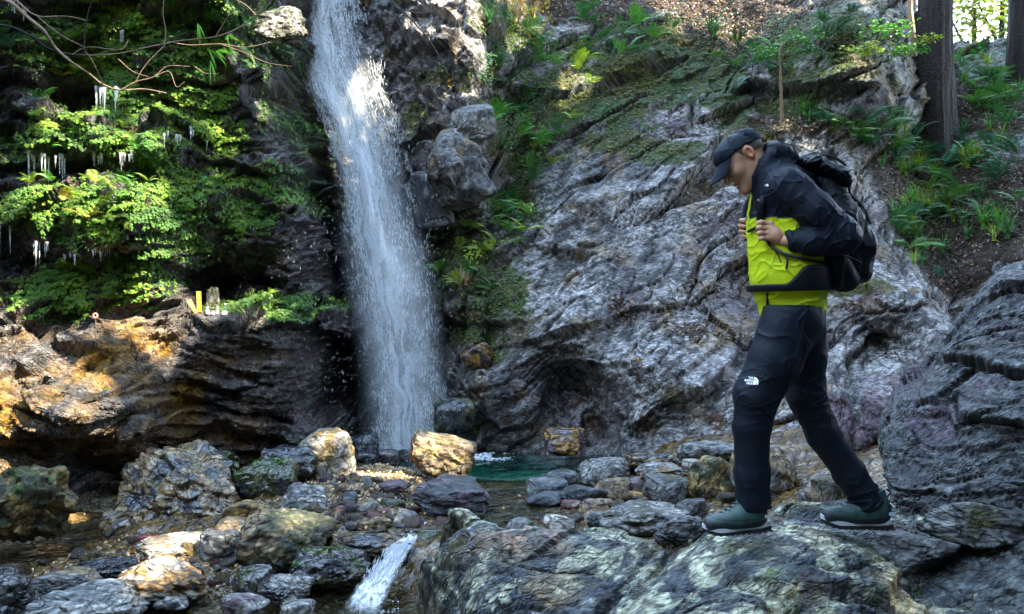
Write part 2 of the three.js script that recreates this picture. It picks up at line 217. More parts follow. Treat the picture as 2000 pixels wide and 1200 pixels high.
// ---------------------------------------------------------------- gully wall, grey slab and wooded slope right of the fall
const rightCtl = ctl([
  [400, 100, 13.5], [400, 600, 13], [450, 900, 12.6], [600, 50, 12.9], [680, 50, 12.6], [640, 250, 12.3], [700, 250, 12.2], [740, 130, 12.4], [760, 300, 12.2], [720, 500, 12.2], [790, 420, 12.0], [720, 650, 12.1], [700, 800, 12.2], [780, 760, 12.3], [800, 880, 11.9], [650, 900, 12],
  [760, 30, 12.2], [830, 60, 11.7], [900, 30, 11.8], [800, 110, 12.0], [850, 150, 11.7], [930, 130, 11.7], [900, 185, 11.9], [935, 60, 11.9], [820, -80, 12.2], [950, -80, 12.3],
  [830, 210, 11.9], [900, 220, 11.25], [945, 240, 11.3], [850, 260, 11.6], [920, 300, 11.25], [860, 320, 11.2], [940, 350, 11.2], [830, 330, 11.5], [880, 390, 11.2], [940, 400, 11.2], [830, 400, 11.7], [860, 440, 11.7], [920, 450, 11.5], [820, 500, 11.9], [880, 520, 11.3], [930, 520, 11.2], [840, 580, 11.7], [890, 600, 11.1], [940, 610, 10.85], [830, 660, 11.8], [870, 690, 11.6], [840, 780, 11.7], [890, 660, 11.3], [960, 645, 10.8],
  [940, 690, 10.6], [920, 730, 10.5], [905, 760, 10.7], [980, 700, 10.35], [1040, 690, 10.25], [960, 800, 10.3], [890, 800, 10.9], [920, 860, 10.4], [1000, 860, 10.25], [1040, 780, 10.2], [1070, 860, 10.15], [870, 870, 11.0],
  [1080, 720, 10.6], [1120, 740, 10.95], [1150, 790, 10.8], [1170, 840, 10.6], [1110, 820, 10.5], [1120, 880, 10.0], [1200, 880, 9.9],
  [1000, 600, 10.55], [1020, 540, 10.8], [1050, 620, 10.35], [1100, 660, 10.2], [1100, 550, 10.75], [1150, 700, 10.1], [1200, 600, 10.4], [1200, 740, 9.9], [1220, 820, 9.75], [1270, 870, 9.6], [1100, 480, 11.1], [1200, 480, 11.1], [1300, 560, 10.55], [1300, 680, 9.95], [1330, 780, 9.5], [1300, 830, 9.7], [1380, 860, 9.3],
  [1000, 460, 11.4], [1070, 410, 11.7], [1150, 380, 11.75], [1250, 400, 11.55], [1150, 320, 12.2], [1250, 300, 12.2], [1350, 320, 12.0], [1350, 420, 11.4], [1300, 480, 11.1], [1400, 480, 11.2], [1400, 520, 11.0], [1450, 420, 11.4], [1440, 330, 12.0], [1450, 560, 10.7], [1400, 640, 10.1], [1430, 740, 9.5],
  [980, 380, 12.0], [1000, 300, 12.25], [1060, 350, 12.1], [960, 200, 12.4], [1000, 100, 12.7], [1080, 240, 12.6], [1100, 120, 13.2], [1200, 200, 12.9], [1200, 80, 13.6], [1300, 220, 12.7], [1300, 100, 13.4], [1380, 220, 12.6], [1420, 180, 13.0], [1450, 80, 14.0], [1250, 0, 14.4], [1400, 0, 14.6], [1050, 0, 13.4], [1430, 260, 12.4],
  [1500, 200, 13.0], [1530, 130, 13.0], [1580, 100, 12.6], [1560, 50, 13.2], [1620, 40, 12.3], [1640, 110, 12.35], [1690, 60, 12.6], [1700, 130, 12.4], [1620, 160, 12.4], [1600, 220, 12.6], [1680, 230, 12.25], [1720, 170, 12.4], [1740, 260, 12.5], [1560, 270, 12.3], [1660, 290, 12.6], [1780, 320, 13.2], [1800, 200, 13.4], [1850, 300, 13.6],
  [1600, 330, 12.0], [1660, 330, 11.9], [1550, 400, 11.5], [1650, 420, 11.25], [1710, 400, 11.5], [1720, 470, 11.1], [1600, 520, 10.9], [1740, 520, 10.75], [1550, 640, 10.2], [1650, 590, 10.4], [1720, 600, 10.2], [1800, 600, 10.1], [1835, 650, 9.75], [1840, 700, 9.5], [1820, 735, 9.4],
  [1630, 650, 10.15], [1680, 660, 10.5], [1740, 680, 10.45], [1790, 730, 10.2], [1760, 760, 9.6], [1690, 740, 9.8], [1620, 720, 9.7], [1560, 740, 9.5], [1680, 800, 9.1], [1640, 880, 8.8], [1750, 830, 8.9], [1560, 830, 9.1], [1480, 850, 9.1], [1500, 950, 8.5], [1650, 970, 8.3], [1400, 930, 8.8], [1850, 900, 8.6],
  [1800, 400, 12.5], [1850, 440, 12.3], [1780, 480, 11.9], [1850, 540, 11.7], [1870, 620, 11.4], [1900, 480, 11.9], [1960, 400, 12], [1900, 350, 12.7], [1980, 500, 11.3], [1980, 300, 12.6], [1900, 250, 13.6], [1980, 180, 14.2], [1900, 150, 14.8], [1980, 100, 15.6], [1900, 90, 16], [2200, 300, 12], [2200, 600, 10.8], [2300, 900, 9.5], [2300, 100, 14.5], [1800, 60, 14.6], [1750, -60, 14], [1500, -80, 14.5], [1200, -80, 15],
]);
const rightZ = rbf(rightCtl, 0.14);
const slabBed = unit([-0.46, 1, 0.35]), blockBed = unit([0.35, 1, -0.1]), hillBed = unit([-0.25, 1, 0.3]);
const rightMoss = [patch(1320, 90, 140, 55, 13.4), patch(1180, 190, 120, 60, 12.9), patch(1280, 160, 100, 60, 13), patch(1420, 200, 35, 60, 12.8), patch(1380, 130, 70, 50, 13.2), patch(960, 590, 60, 80, 10.8), patch(930, 640, 60, 35, 10.8), patch(1620, 70, 100, 70, 12.5), patch(1000, 240, 60, 130, 12.4), patch(1000, 400, 45, 50, 12), patch(810, 230, 30, 30, 11.9), patch(870, 150, 60, 16, 11.8), patch(1000, 60, 70, 60, 12.8), patch(1560, 180, 60, 60, 12.8), patch(1670, 340, 18, 18, 11.9), patch(1660, 560, 60, 14, 10.5), patch(900, 500, 60, 60, 11.4), patch(1290, 300, 60, 25, 12.2), patch(1470, 290, 60, 40, 12.3), patch(1200, 280, 60, 20, 12.4), patch(925, 815, 25, 25, 10.6)];
const litterPatches = [patch(1250, 15, 200, 45, 14.2), patch(1450, 50, 80, 60, 14), patch(1860, 380, 130, 110, 12.4), patch(1930, 200, 90, 60, 14), patch(1540, 240, 60, 18, 12.5), patch(1830, 500, 60, 60, 12)];
const rightCliffGeo = sheet({
  u0: -4.4, u1: 9.5, v0: -0.9, v1: 8.2, res: 0.0225,
  at: (u, v, p) => p.set(u, v, rightZ(u, v)), axis: V(-0.05, 0.25, 1).normalize(), lean: 0.8,
  disp: (p) => {
    const soil = clamp(inPatches(litterPatches, p.x, p.y) * 2);
    const gul = p.x < -0.3, sl = strata(p, gul ? blockBed : p.y > 4.2 ? hillBed : slabBed, gul ? { big: 0.7, small: 0.22, thin: 1.7, tiny: 0.07, amp: 1.0 } : { big: 1.1, small: 0.34, thin: 2.9, long: 0.6, tiny: 0.1, amp: 0.85, warp: 0.08, fine: 0.65, w0: 1.05, w1: 0.7, w2: 0.4, crackW: 1.2, soft: 0.05, ease: 0.11 });
    return lerp(sl, fbm(p.x * 1.4, p.y * 1.4, p.z * 1.4, 4) * 0.12 + fbm(p.x * 9, p.y * 9, p.z * 9, 2) * 0.03, soil);
  },
  paint: (p, n, out) => {
    const a = fbm(p.x * 0.7, p.y * 0.7, p.z * 0.7, 4), t = -0.42 * p.x + 0.91 * p.y, s = 0.91 * p.x + 0.42 * p.y, b = fbm(s * 4, t * 13, p.z * 4, 3), e = noise3(s * 13, t * 36, p.z * 13), c = fbm(p.x * 1.2 + 40, p.y * 1.2, p.z * 1.2, 3);
    const quartz = clamp(0.5 + 0.75 * fbm(p.x * 0.55 + 8, p.y * 0.55, p.z * 0.55, 3));   // pale quartz-rich parts of the rock
    const bt = blockTone(p, slabBed, 0.22, 2.6); let k = mix3(pal.dark, pal.grey, clamp(0.3 + a * 0.6 + b * 0.6 + 0.5 * bt)); k = mix3(k, [0.68, 0.67, 0.68], clamp((quartz * 1.65 + a * 0.4) * smooth(-0.5, 0.25, b * 0.8 + e * 0.2 + (bt - 0.5) * 0.9)));
    k = mix3(k, pal.black, smooth(0.22, 0.55, fbm(s * 7, t * 15 + 5, p.z * 7, 3)) * 0.85);
    k = mix3(k, pal.mauve, smooth(0.1, 0.55, fbm(p.x * 1.1, p.y * 1.1 + 20, p.z, 3)) * 0.4 * smooth(0.5, 2, p.x));
    k = mix3(k, pal.tan, smooth(0.2, 0.55, c) * 0.35); k = mix3(k, pal.rust, smooth(0.35, 0.6, fbm(p.x * 2 + 9, p.y * 2, p.z * 2, 3)) * 0.5 * smooth(1.2, 0.3, p.y));
    if (p.y > 4.2) k = mix3(k, pal.olive, clamp(0.4 + c) * 0.6 * smooth(0.3, 1.2, p.x));
    const damp = smooth(-0.55, -1.0, p.x - 0.12 * (4 - p.y)) + smooth(0.5, 0.1, p.y) * 0.8 + 0.35 * c - 0.1;
    if (damp > 0.4) { k = mix3(k, pal.dark, clamp(damp) * 0.55); out[3] = 1; }
    const soil = clamp(inPatches(litterPatches, p.x, p.y) * 2.2); if (soil > 0) k = mix3(k, [0.055, 0.04, 0.03], smooth(0.2, 0.6, soil + 0.4 * b));
    const m = mossAmount(rightMoss, p, n, -0.12); if (m > 0) { k = mix3(k, mix3(mossColor(p), [0.085, 0.085, 0.010], clamp(0.55 + c)), m); if (m > 0.5) out[3] = 0; }
    k = vivid(k, 1.95); out[0] = k[0]; out[1] = k[1]; out[2] = k[2];
  },
  keep: p => p.x < 5.9 + 0.15 * noise3(p.y, p.z, 1) || p.y < 5.7 + 0.12 * fbm(p.x * 2, 3, p.z, 3),
});
structure(new THREE.Mesh(rightCliffGeo, [rockDry, rockWet]), 'rock_slope', 'grey slab and mossy slope right of the waterfall');

// ---------------------------------------------------------------- stream bed
const bedY = rbf([[-9, -3, -0.5], [-9, -9, 0.2], [9, -3, -0.3], [9, -9, 0.6], [-4, -4.5, -0.42], [-2.2, -4.6, -0.45], [-1, -4.6, -0.5], [-3.6, -6.2, -0.40], [-2.6, -6, -0.40], [-1.9, -5.9, -0.38], [-1.0, -5.8, -0.48], [-0.85, -6.4, -0.42], [-1.3, -6.3, -0.4], [-3.6, -7.4, -0.4], [-4.6, -7, -0.2], [-4.5, -8, 0.1], [-3.4, -8.4, -0.4], [-3.0, -9.2, -0.2], [-2.7, -7.4, -0.10], [-2.2, -7.2, -0.08], [-1.7, -6.8, -0.12], [-1.9, -7.6, 0.0], [-1.2, -7.2, 0.03], [-1.5, -8.2, 0.05], [-1.3, -8.9, 0.07], [-0.9, -8.6, 0.04], [-1.6, -9.4, -0.04], [-1.0, -9.6, -0.1], [-2.4, -9, -0.12], [-2.2, -10, -0.1], [-0.9, -6.9, 0.0], [-0.7, -6.75, -0.06], [-0.35, -7.0, -0.07], [0, -7.6, -0.07], [-0.5, -7.6, -0.06], [0.1, -8.3, -0.08], [-0.3, -8.6, -0.08], [0.3, -9, -0.18], [-0.2, -9.6, -0.55], [0.4, -9.8, -0.5], [-0.6, -10, -0.6], [-1, -10.8, -0.6], [0.9, -9.6, -0.1], [0.8, -8.4, 0.02], [0.7, -7.6, 0.02], [1.2, -8, 0.1], [1.8, -8, 0.22], [2.5, -7.5, 0.4], [2, -6.5, 0.35], [1, -6.6, 0.1], [0.4, -6.4, 0], [-0.2, -6.2, -0.1], [0.4, -5.2, -0.1], [2, -5, 0.2], [3.5, -6, 0.7], [4.5, -8, 0.8], [1.5, -9.5, 0.2], [3, -9.5, 0.5], [0, -12, -0.6], [-2, -12, -0.5]], 0.15);
const bedGeo = sheet({
  u0: -9, u1: 6, v0: -3, v1: -12.6, res: 0.03, resV: -0.03,
  at: (u, v, p) => p.set(u, bedY(u, v), v),
  disp: (p) => fbm(p.x * 1.6, 0, p.z * 1.6, 3) * 0.05 + ridged(p.x * 7, 0, p.z * 7, 3) * 0.03 + fbm(p.x * 22, 0, p.z * 22, 2) * 0.012,
  paint: (p, n, out) => {
    const a = fbm(p.x * 2, 1, p.z * 2, 3), b = noise3(p.x * 26, 2, p.z * 26), c = noise3(p.x * 11, 5, p.z * 11);
    let k = mix3([0.10, 0.075, 0.05], [0.26, 0.19, 0.12], clamp(0.5 + 0.5 * b + a * 0.4)); k = mix3(k, [0.045, 0.04, 0.038], smooth(0.1, 0.6, c));
    if (p.y < -0.2) k = mix3(k, p.z < -8.7 ? [0.62, 0.64, 0.56] : [0.17, 0.14, 0.10], 0.75);   // pale silt of the plunge pool and the lower run
    const gravel = smooth(1.1, 0.5, Math.hypot((p.x + 1.2) / 0.8, (p.z + 8.5) / 0.55)); k = mix3(k, mix3([0.2, 0.12, 0.06], [0.36, 0.25, 0.15], 0.5 + 0.5 * b), gravel);
    k = vivid(k, 1.95); out[0] = k[0]; out[1] = k[1]; out[2] = k[2]; out[3] = gravel < 0.3 ? 1 : 0;
  },
  uvOf: p => [p.x, p.z],
});
structure(new THREE.Mesh(bedGeo, [stoneDry, stoneWet]), 'stream_bed', 'gravel and silt bed of the stream');
{ // the valley floor goes on around the gorge, out of sight below it
  const g = new THREE.CircleGeometry(300, 64); g.rotateX(-Math.PI / 2); g.translate(0, -1.1, 0);
  structure(new THREE.Mesh(g, std({ color: new THREE.Color().setRGB(0.06, 0.055, 0.04), roughness: 1 })), 'ground', 'dark forest floor');
}

{ // the wooded bank on the other side of the gorge, behind the viewer: it shuts out the low sky
  const NA = 160, NH = 60, pos = [], col = [], ix = [];
  for (let j = 0; j <= NH; j++) for (let i = 0; i <= NA; i++) { const a = lerp(-0.12, Math.PI + 0.25, i / NA), y = lerp(-1.2, 10.5, j / NH), b = fbm(Math.cos(a) * 4, y * 0.5, Math.sin(a) * 4, 4), r = 10.2 + y * 0.42 + b * 1.3; pos.push(Math.cos(a) * r + 0.5, y + b * 0.3, Math.sin(a) * r * 0.85 - 4.2); const k = mix3([0.035, 0.045, 0.02], [0.06, 0.05, 0.035], 0.5 + 0.5 * noise3(a * 30, y * 4, 1)); col.push(...k); }
  for (let j = 0; j < NH; j++) for (let i = 0; i < NA; i++) { const p = j * (NA + 1) + i, c = p + NA + 1; ix.push(p, p + 1, c, p + 1, c + 1, c); }
  const g = new THREE.BufferGeometry(); g.setAttribute('position', new THREE.Float32BufferAttribute(pos, 3)); g.setAttribute('color', new THREE.Float32BufferAttribute(col, 3)); g.setIndex(ix); g.computeVertexNormals();
  structure(new THREE.Mesh(g, std({ vertexColors: true, roughness: 1, side: DS })), 'hillside', 'wooded bank across the gorge');
}

// ---------------------------------------------------------------- outcrop underfoot and the great rock beside the path
const footCtl = [
  [835, 1080, 5.3], [850, 1140, 5.1], [870, 1015, 5.35], [905, 1010, 5.3], [930, 1045, 5.1], [860, 1100, 4.9], [960, 1040, 5.05], [1050, 1045, 5.0], [1130, 1040, 4.95], [1190, 1025, 4.9], [1250, 1045, 4.8], [1000, 1100, 4.6], [1100, 1110, 4.55], [1200, 1110, 4.5], [950, 1180, 4.4], [1100, 1190, 4.25], [1000, 1300, 4.2], [1200, 1190, 4.05],
  [1270, 1060, 4.5], [1300, 1090, 4.3], [1350, 1075, 4.25], [1420, 1055, 4.1], [1380, 1060, 4.2], [1460, 1052, 4.1], [1505, 1040, 4.12], [1560, 1030, 4.3], [1620, 1033, 4.3], [1680, 1038, 4.3], [1745, 1034, 4.3], [1500, 1100, 3.85], [1550, 1050, 4.1], [1350, 1130, 3.9], [1250, 1160, 3.9], [1400, 1190, 3.5], [1550, 1190, 3.45], [1650, 1100, 3.9], [1700, 1150, 3.75], [1720, 1200, 3.6], [1300, 1300, 3.3], [1600, 1400, 3.1], [1780, 1060, 4.35], [1800, 1110, 4.1], [1760, 1200, 3.7], [1900, 1150, 3.8], [1960, 1060, 4.1], [1900, 1250, 3.4], [2100, 1100, 3.9], [1650, 1000, 4.9], [1500, 1010, 4.9], [1400, 1030, 4.7], [1800, 1000, 4.8],
].map(([px, py, D]) => { const p = P(px, py, D); return [p.x, p.z, p.y]; }).concat([ [-0.4, -5.75, -0.2], [0.2, -5.55, 0.0], [0.9, -5.4, 0.1], [1.6, -5.4, 0.2], [2.6, -5.4, 0.3],  [0.2, -3.7, -0.4], [0.2, -3.2, -0.5], [1.2, -2.9, -0.2]]);
const frame = (r, t, n) => ({ to: ([x, y, z]) => [x * r[0] + y * r[1] + z * r[2], x * t[0] + y * t[1] + z * t[2], x * n[0] + y * n[1] + z * n[2]], from: (u, v, w, p) => p.set(u * r[0] + v * t[0] + w * n[0], u * r[1] + v * t[1] + w * n[1], u * r[2] + v * t[2] + w * n[2]) });
const footFrame = frame([1, 0, 0], unit([0, 1, -1]), unit([0, 1, 1])), footH = rbf(footCtl.map(([x, z, y]) => footFrame.to([x, y, z])).concat([1.9, 2.3, 2.7, 3.1, 3.4, 3.7, 4.0, 4.2].flatMap(v => { const xb = lerp(-0.16, -0.50, smooth(2.4, 3.6, v)); return [[xb, v, -v - 0.72], [xb - 0.3, v, -v - 1.2]]; })), 0.05);
const footBed = unit([-0.3, 1, 0.15]);
const footGeo = sheet({
  u0: -0.85, u1: 2.6, v0: 1.85, v1: 4.05, res: 0.0074,
  at: (u, v, p) => footFrame.from(u, v, footH(u, v), p), axis: V(0, 1, 1).normalize(), lean: 0.75,
  disp: (p, n) => {
    const near = Math.min(Math.hypot(p.x - 0.93, p.z + 4.08), Math.hypot(p.x - 1.49, p.z + 4.3));   // trodden smooth where he steps
    const k = smooth(0.1, 0.45, near) * 0.85 + 0.15;
    const t = p.x * 0.62 + p.z * 0.5 + p.y * 0.6 + 0.12 * fbm(p.x * 1.5, p.y, p.z * 1.5, 3), s = p.x * 0.5 - p.z * 0.8;
    const crack = Math.pow(clamp(1 - Math.abs(noise3(p.x * 1.7 + 3, p.y * 1.2, p.z * 1.7)) * 9), 1.5) * 0.03;
    return k * (strata(p, footBed, { big: 0.9, small: 0.3, thin: 1.8, long: 0.8, tiny: 0.09, amp: 0.6, fine: 0.6, warp: 0.06, w0: 0.8, w1: 0.75, w2: 0.5, crackW: 1.0, soft: 0.06, ease: 0.13 }) - crack) + fbm(p.x * 30, p.y * 30, p.z * 30, 3) * 0.006;
  },
  paint: (p, n, out) => {
    const t = p.x * 0.62 + p.z * 0.5 + p.y * 0.6, s = p.x * 0.5 - p.z * 0.8, a = fbm(p.x * 1.5, p.y * 1.5, p.z * 1.5, 4), b = fbm(p.x * 6, p.y * 7, p.z * 6, 4), e = fbm(p.x * 24, p.y * 26, p.z * 24, 3);
    const bt = blockTone(p, footBed, 0.16, 2.4); let k = mix3([0.04, 0.048, 0.065], [0.24, 0.26, 0.26], clamp(0.25 + b * 0.8 + a * 0.4 + bt * 0.55)); k = mix3(k, [0.68, 0.69, 0.60], smooth(-0.15, 0.4, b * 0.7 + e * 0.3 + a * 0.4 + (bt - 0.5) * 0.9));
    k = mix3(k, pal.black, smooth(0.15, 0.5, fbm(p.x * 6 + 7, p.y * 9, p.z * 6, 4)) * 0.8); k = mix3(k, [0.36, 0.29, 0.2], smooth(0.15, 0.6, fbm(p.x * 1.8 + 3, p.y * 2, p.z * 1.8, 3)) * 0.5);
    k = mix3(k, [0.30, 0.31, 0.16], smooth(0.1, 0.6, fbm(p.x * 2.2, p.y * 2, p.z * 2.2 + 7, 3)) * 0.4 * smooth(0.5, 1.2, p.x));
    const pink = smooth(1, 0.2, Math.hypot((p.x - 0.02) / 0.32, (p.z + 4.75) / 0.25)); k = mix3(k, [0.50, 0.38, 0.34], pink * clamp(0.35 + e * 1.2 + b));
    const m = smooth(0.35, 0.6, fbm(p.x * 3 + 11, p.y * 3, p.z * 3, 3)) * smooth(0.3, 1, p.x) * 0.8; k = mix3(k, [0.045, 0.07, 0.012], m);
    k = vivid(k, 1.95); out[0] = k[0]; out[1] = k[1]; out[2] = k[2]; out[3] = p.y < 0.15 ? 1 : 0;
  },
  keep: p => p.y > -0.45,
  uvOf: p => [p.x * 0.95 + 0.2 * p.y, 0.75 * (p.y - p.z) - 0.3 * p.x],
});
structure(new THREE.Mesh(footGeo, [rockDry, rockWet]), 'rock_outcrop', 'pale fissured rock outcrop that the hiker walks on');
const GA0 = 25 * Math.PI / 180, gto = list => ctl(list).map(([x, y, z]) => [x * Math.cos(GA0) + z * Math.sin(GA0), y, -x * Math.sin(GA0) + z * Math.cos(GA0)]);
const greatEdge = gto([[2090, 500, 5.2], [2000, 522, 5.25], [1960, 530, 5.3], [1930, 565, 5.3], [1905, 605, 5.3], [1880, 640, 5.3], [1850, 690, 5.25], [1822, 735, 5.2], [1800, 765, 5.2], [1760, 795, 5.15], [1725, 850, 5.1], [1720, 920, 5.05], [1735, 980, 4.95], [1755, 1030, 4.8], [1750, 1100, 4.75]]);
const greatCtl = greatEdge.concat(greatEdge.flatMap(([x, y, z], i) => i > 8 ? [[x - 0.13, y + 0.06, -7.0], [x - 0.5, y + 0.1, -8]] : [[x - 0.06, y + 0.13, -7.0], [x - 0.25, y + 0.5, -8]]), gto([
  [1990, 600, 4.9], [1920, 650, 5.0], [1900, 720, 4.85], [1960, 700, 4.65], [1850, 760, 4.95], [1800, 840, 4.8], [1860, 860, 4.6], [1940, 800, 4.45], [1990, 860, 4.3], [1770, 900, 4.75], [1830, 940, 4.5], [1920, 930, 4.3], [1990, 980, 4.1], [1800, 1000, 4.5], [1880, 1010, 4.3], [1960, 1060, 4.05], [1800, 1060, 4.4], [1880, 1120, 4.0], [2000, 1150, 3.8], [1780, 1130, 4.2], [1760, 1200, 4.1], [2200, 700, 4.3], [2200, 1000, 3.8], [2300, 1200, 3.5], [1900, 1250, 3.7],
]));
const GA = 25 * Math.PI / 180, greatFrame = frame([Math.cos(GA), 0, Math.sin(GA)], [0, 1, 0], [-Math.sin(GA), 0, Math.cos(GA)]), greatH = rbf(greatCtl, 0.05);
const greatBed = unit([0.3, 1, -0.2]);
const greatGeo = sheet({
  u0: -0.7, u1: 1.7, v0: -0.6, v1: 2.1, res: 0.0092,
  at: (u, v, p) => greatFrame.from(u, v, greatH(u, v), p), axis: V(-0.42, 0.2, 0.9).normalize(), lean: 0.75,
  disp: (p) => strata(p, greatBed, { big: 0.9, small: 0.3, thin: 3.0, long: 0.7, tiny: 0.09, amp: 0.7, fine: 0.9, w0: 0.42, w1: 0.55, w2: 0.7, crackW: 1.1, soft: 0.1, ease: 0.15 }) + fbm(p.x * 30, p.y * 45, p.z * 30, 3) * 0.004,
  paint: (p, n, out) => {
    const t = 0.25 * p.x + 0.95 * p.y, s = p.x - 0.3 * p.y, a = fbm(p.x * 1.3, p.y * 1.3, p.z * 1.3, 4), b = fbm(s * 6, t * 18, p.z * 6, 4), e = fbm(s * 20, t * 60, p.z * 20, 2);
    const bt = blockTone(p, greatBed, 0.2, 3.2); let k = mix3([0.05, 0.05, 0.06], [0.18, 0.19, 0.2], clamp(0.3 + b * 0.8 + a * 0.5 + bt * 0.4)); k = mix3(k, [0.34, 0.37, 0.37], smooth(0.1, 0.7, b * 0.7 + e * 0.6 + a * 0.2) * 0.8);
    k = mix3(k, [0.2, 0.15, 0.19], smooth(0.15, 0.7, fbm(p.x * 1.6 + 5, p.y * 1.6, p.z, 3)) * 0.5); k = mix3(k, [0.27, 0.27, 0.15], smooth(1.25, 1.5, p.y) * smooth(2.4, 2.0, p.x) * clamp(0.5 + b));
    k = mix3(k, pal.black, smooth(0.25, 0.6, fbm(s * 5 + 3, t * 14, p.z * 5, 3)) * 0.6);
    k = vivid(k, 1.95); out[0] = k[0]; out[1] = k[1]; out[2] = k[2];
  },
  keep: p => p.x * Math.sin(GA) - p.z * Math.cos(GA) < 6.5,
});
structure(new THREE.Mesh(greatGeo, [rockDry, rockWet]), 'great_rock', 'dark layered rock rising beside the hiker');
// ---------------------------------------------------------------- water
function waterBody(x0, x1, z0, z1, y, res, ripple, bottom) {   // a closed body of water: rippled top, sides and a floor below the bed
  const nx = Math.round((x1 - (typeof x0 === 'number' ? x0 : -2.4)) / res), nz = Math.round((z1 - z0) / res), pos = [], idx = [], id = (i, j) => j * (nx + 1) + i;
  for (let j = 0; j <= nz; j++) for (let i = 0; i <= nx; i++) { const z = lerp(z0, z1, j / nz), x = lerp(typeof x0 === 'number' ? x0 : x0(z), x1, i / nx); pos.push(x, y + ripple(x, z), z); }
  for (let j = 0; j < nz; j++) for (let i = 0; i < nx; i++) idx.push(id(i, j), id(i, j + 1), id(i + 1, j), id(i + 1, j), id(i, j + 1), id(i + 1, j + 1));
  const rim = []; for (let i = 0; i < nx; i++) rim.push(id(i, nz)); for (let j = nz; j > 0; j--) rim.push(id(nx, j)); for (let i = nx; i > 0; i--) rim.push(id(i, 0)); for (let j = 0; j < nz; j++) rim.push(id(0, j));
  const base = pos.length / 3; for (const r of rim) pos.push(pos[r * 3], y - bottom, pos[r * 3 + 2]);
  const n = rim.length; for (let i = 0; i < n; i++) { const a = rim[i], b = rim[(i + 1) % n], c = base + i, d = base + (i + 1) % n; idx.push(a, c, b, b, c, d); }
  const ctr = pos.length / 3; pos.push(x1 - 1, y - bottom, (z0 + z1) / 2); for (let i = 0; i < n; i++) idx.push(ctr, base + (i + 1) % n, base + i);
  const g = new THREE.BufferGeometry(); g.setAttribute('position', new THREE.Float32BufferAttribute(pos, 3)); g.setIndex(idx); g.computeVertexNormals(); return g;
}
const FALL_FOOT = P(790, 878, 10.6);
const poolMat = phys({ color: 0xffffff, roughness: 0.04, transmission: 1, thickness: 0.5, ior: 1.33, attenuationColor: new THREE.Color().setRGB(0.03, 0.62, 0.54), attenuationDistance: 1.5 });
const runMat = phys({ color: 0xffffff, roughness: 0.04, transmission: 1, thickness: 0.3, ior: 1.33, attenuationColor: new THREE.Color().setRGB(0.45, 0.52, 0.40), attenuationDistance: 0.5 });
structure(new THREE.Mesh(waterBody(z => lerp(-0.98, -2.4, smooth(-8.5, -9.4, z)), 1.7, -11.9, -6.72, 0, 0.035, (x, z) => { const r = Math.hypot(x - FALL_FOOT.x, z - FALL_FOOT.z), a = 0.022 * Math.exp(-r * 0.7) + 0.0028; return a * (Math.sin(r * 24 + 2 * noise3(x, z, 0)) * 0.4 + fbm(x * 5, z * 8, 1, 3)); }, 1.0), poolMat), 'pool', 'clear green plunge pool');
structure(new THREE.Mesh(waterBody(-7, -0.42, -8.7, -3.2, -0.3, 0.035, (x, z) => { const r = Math.hypot(x + 0.85, z + 6.1); return (0.02 * Math.exp(-r * 1.6) + 0.0035) * fbm(x * 6, z * 10, 2, 3); }, 0.7), runMat), 'stream', 'shallow clear stream');

// the fall: rows of [photograph row, left, right, core (0..1), spread of the core, distance]
const FALL = [[-90, 565, 695, 0.5, 0.45, 12.2], [0, 572, 702, 0.45, 0.4, 12.1], [90, 576, 720, 0.4, 0.36, 11.95], [180, 604, 752, 0.33, 0.32, 11.8], [260, 640, 778, 0.27, 0.27, 11.65], [340, 662, 795, 0.27, 0.25, 11.5], [430, 676, 806, 0.32, 0.22, 11.3], [520, 692, 826, 0.36, 0.2, 11.15], [620, 708, 840, 0.42, 0.19, 11.0], [720, 724, 850, 0.47, 0.17, 10.85], [800, 738, 856, 0.48, 0.16, 10.7], [880, 745, 856, 0.48, 0.16, 10.6]];
function fallAt(t) { const k = clamp(t, 0, 0.9999) * (FALL.length - 1), i = Math.floor(k), f = k - i; return FALL[i].map((v, j) => lerp(v, FALL[i + 1][j], f)); }
const sprayMat = phys({ color: new THREE.Color().setRGB(0.8, 0.83, 0.87), roughness: 0.5, transmission: 0.45, thickness: 0 });
const dropGeo = (() => { const g = new THREE.OctahedronGeometry(1, 1); const a = g.attributes.position; for (let i = 0; i < a.count; i++) { const y = a.getY(i), k = 1 - 0.45 * Math.max(0, y); a.setXYZ(i, a.getX(i) * k, y, a.getZ(i) * k); } g.computeVertexNormals(); return g; })();
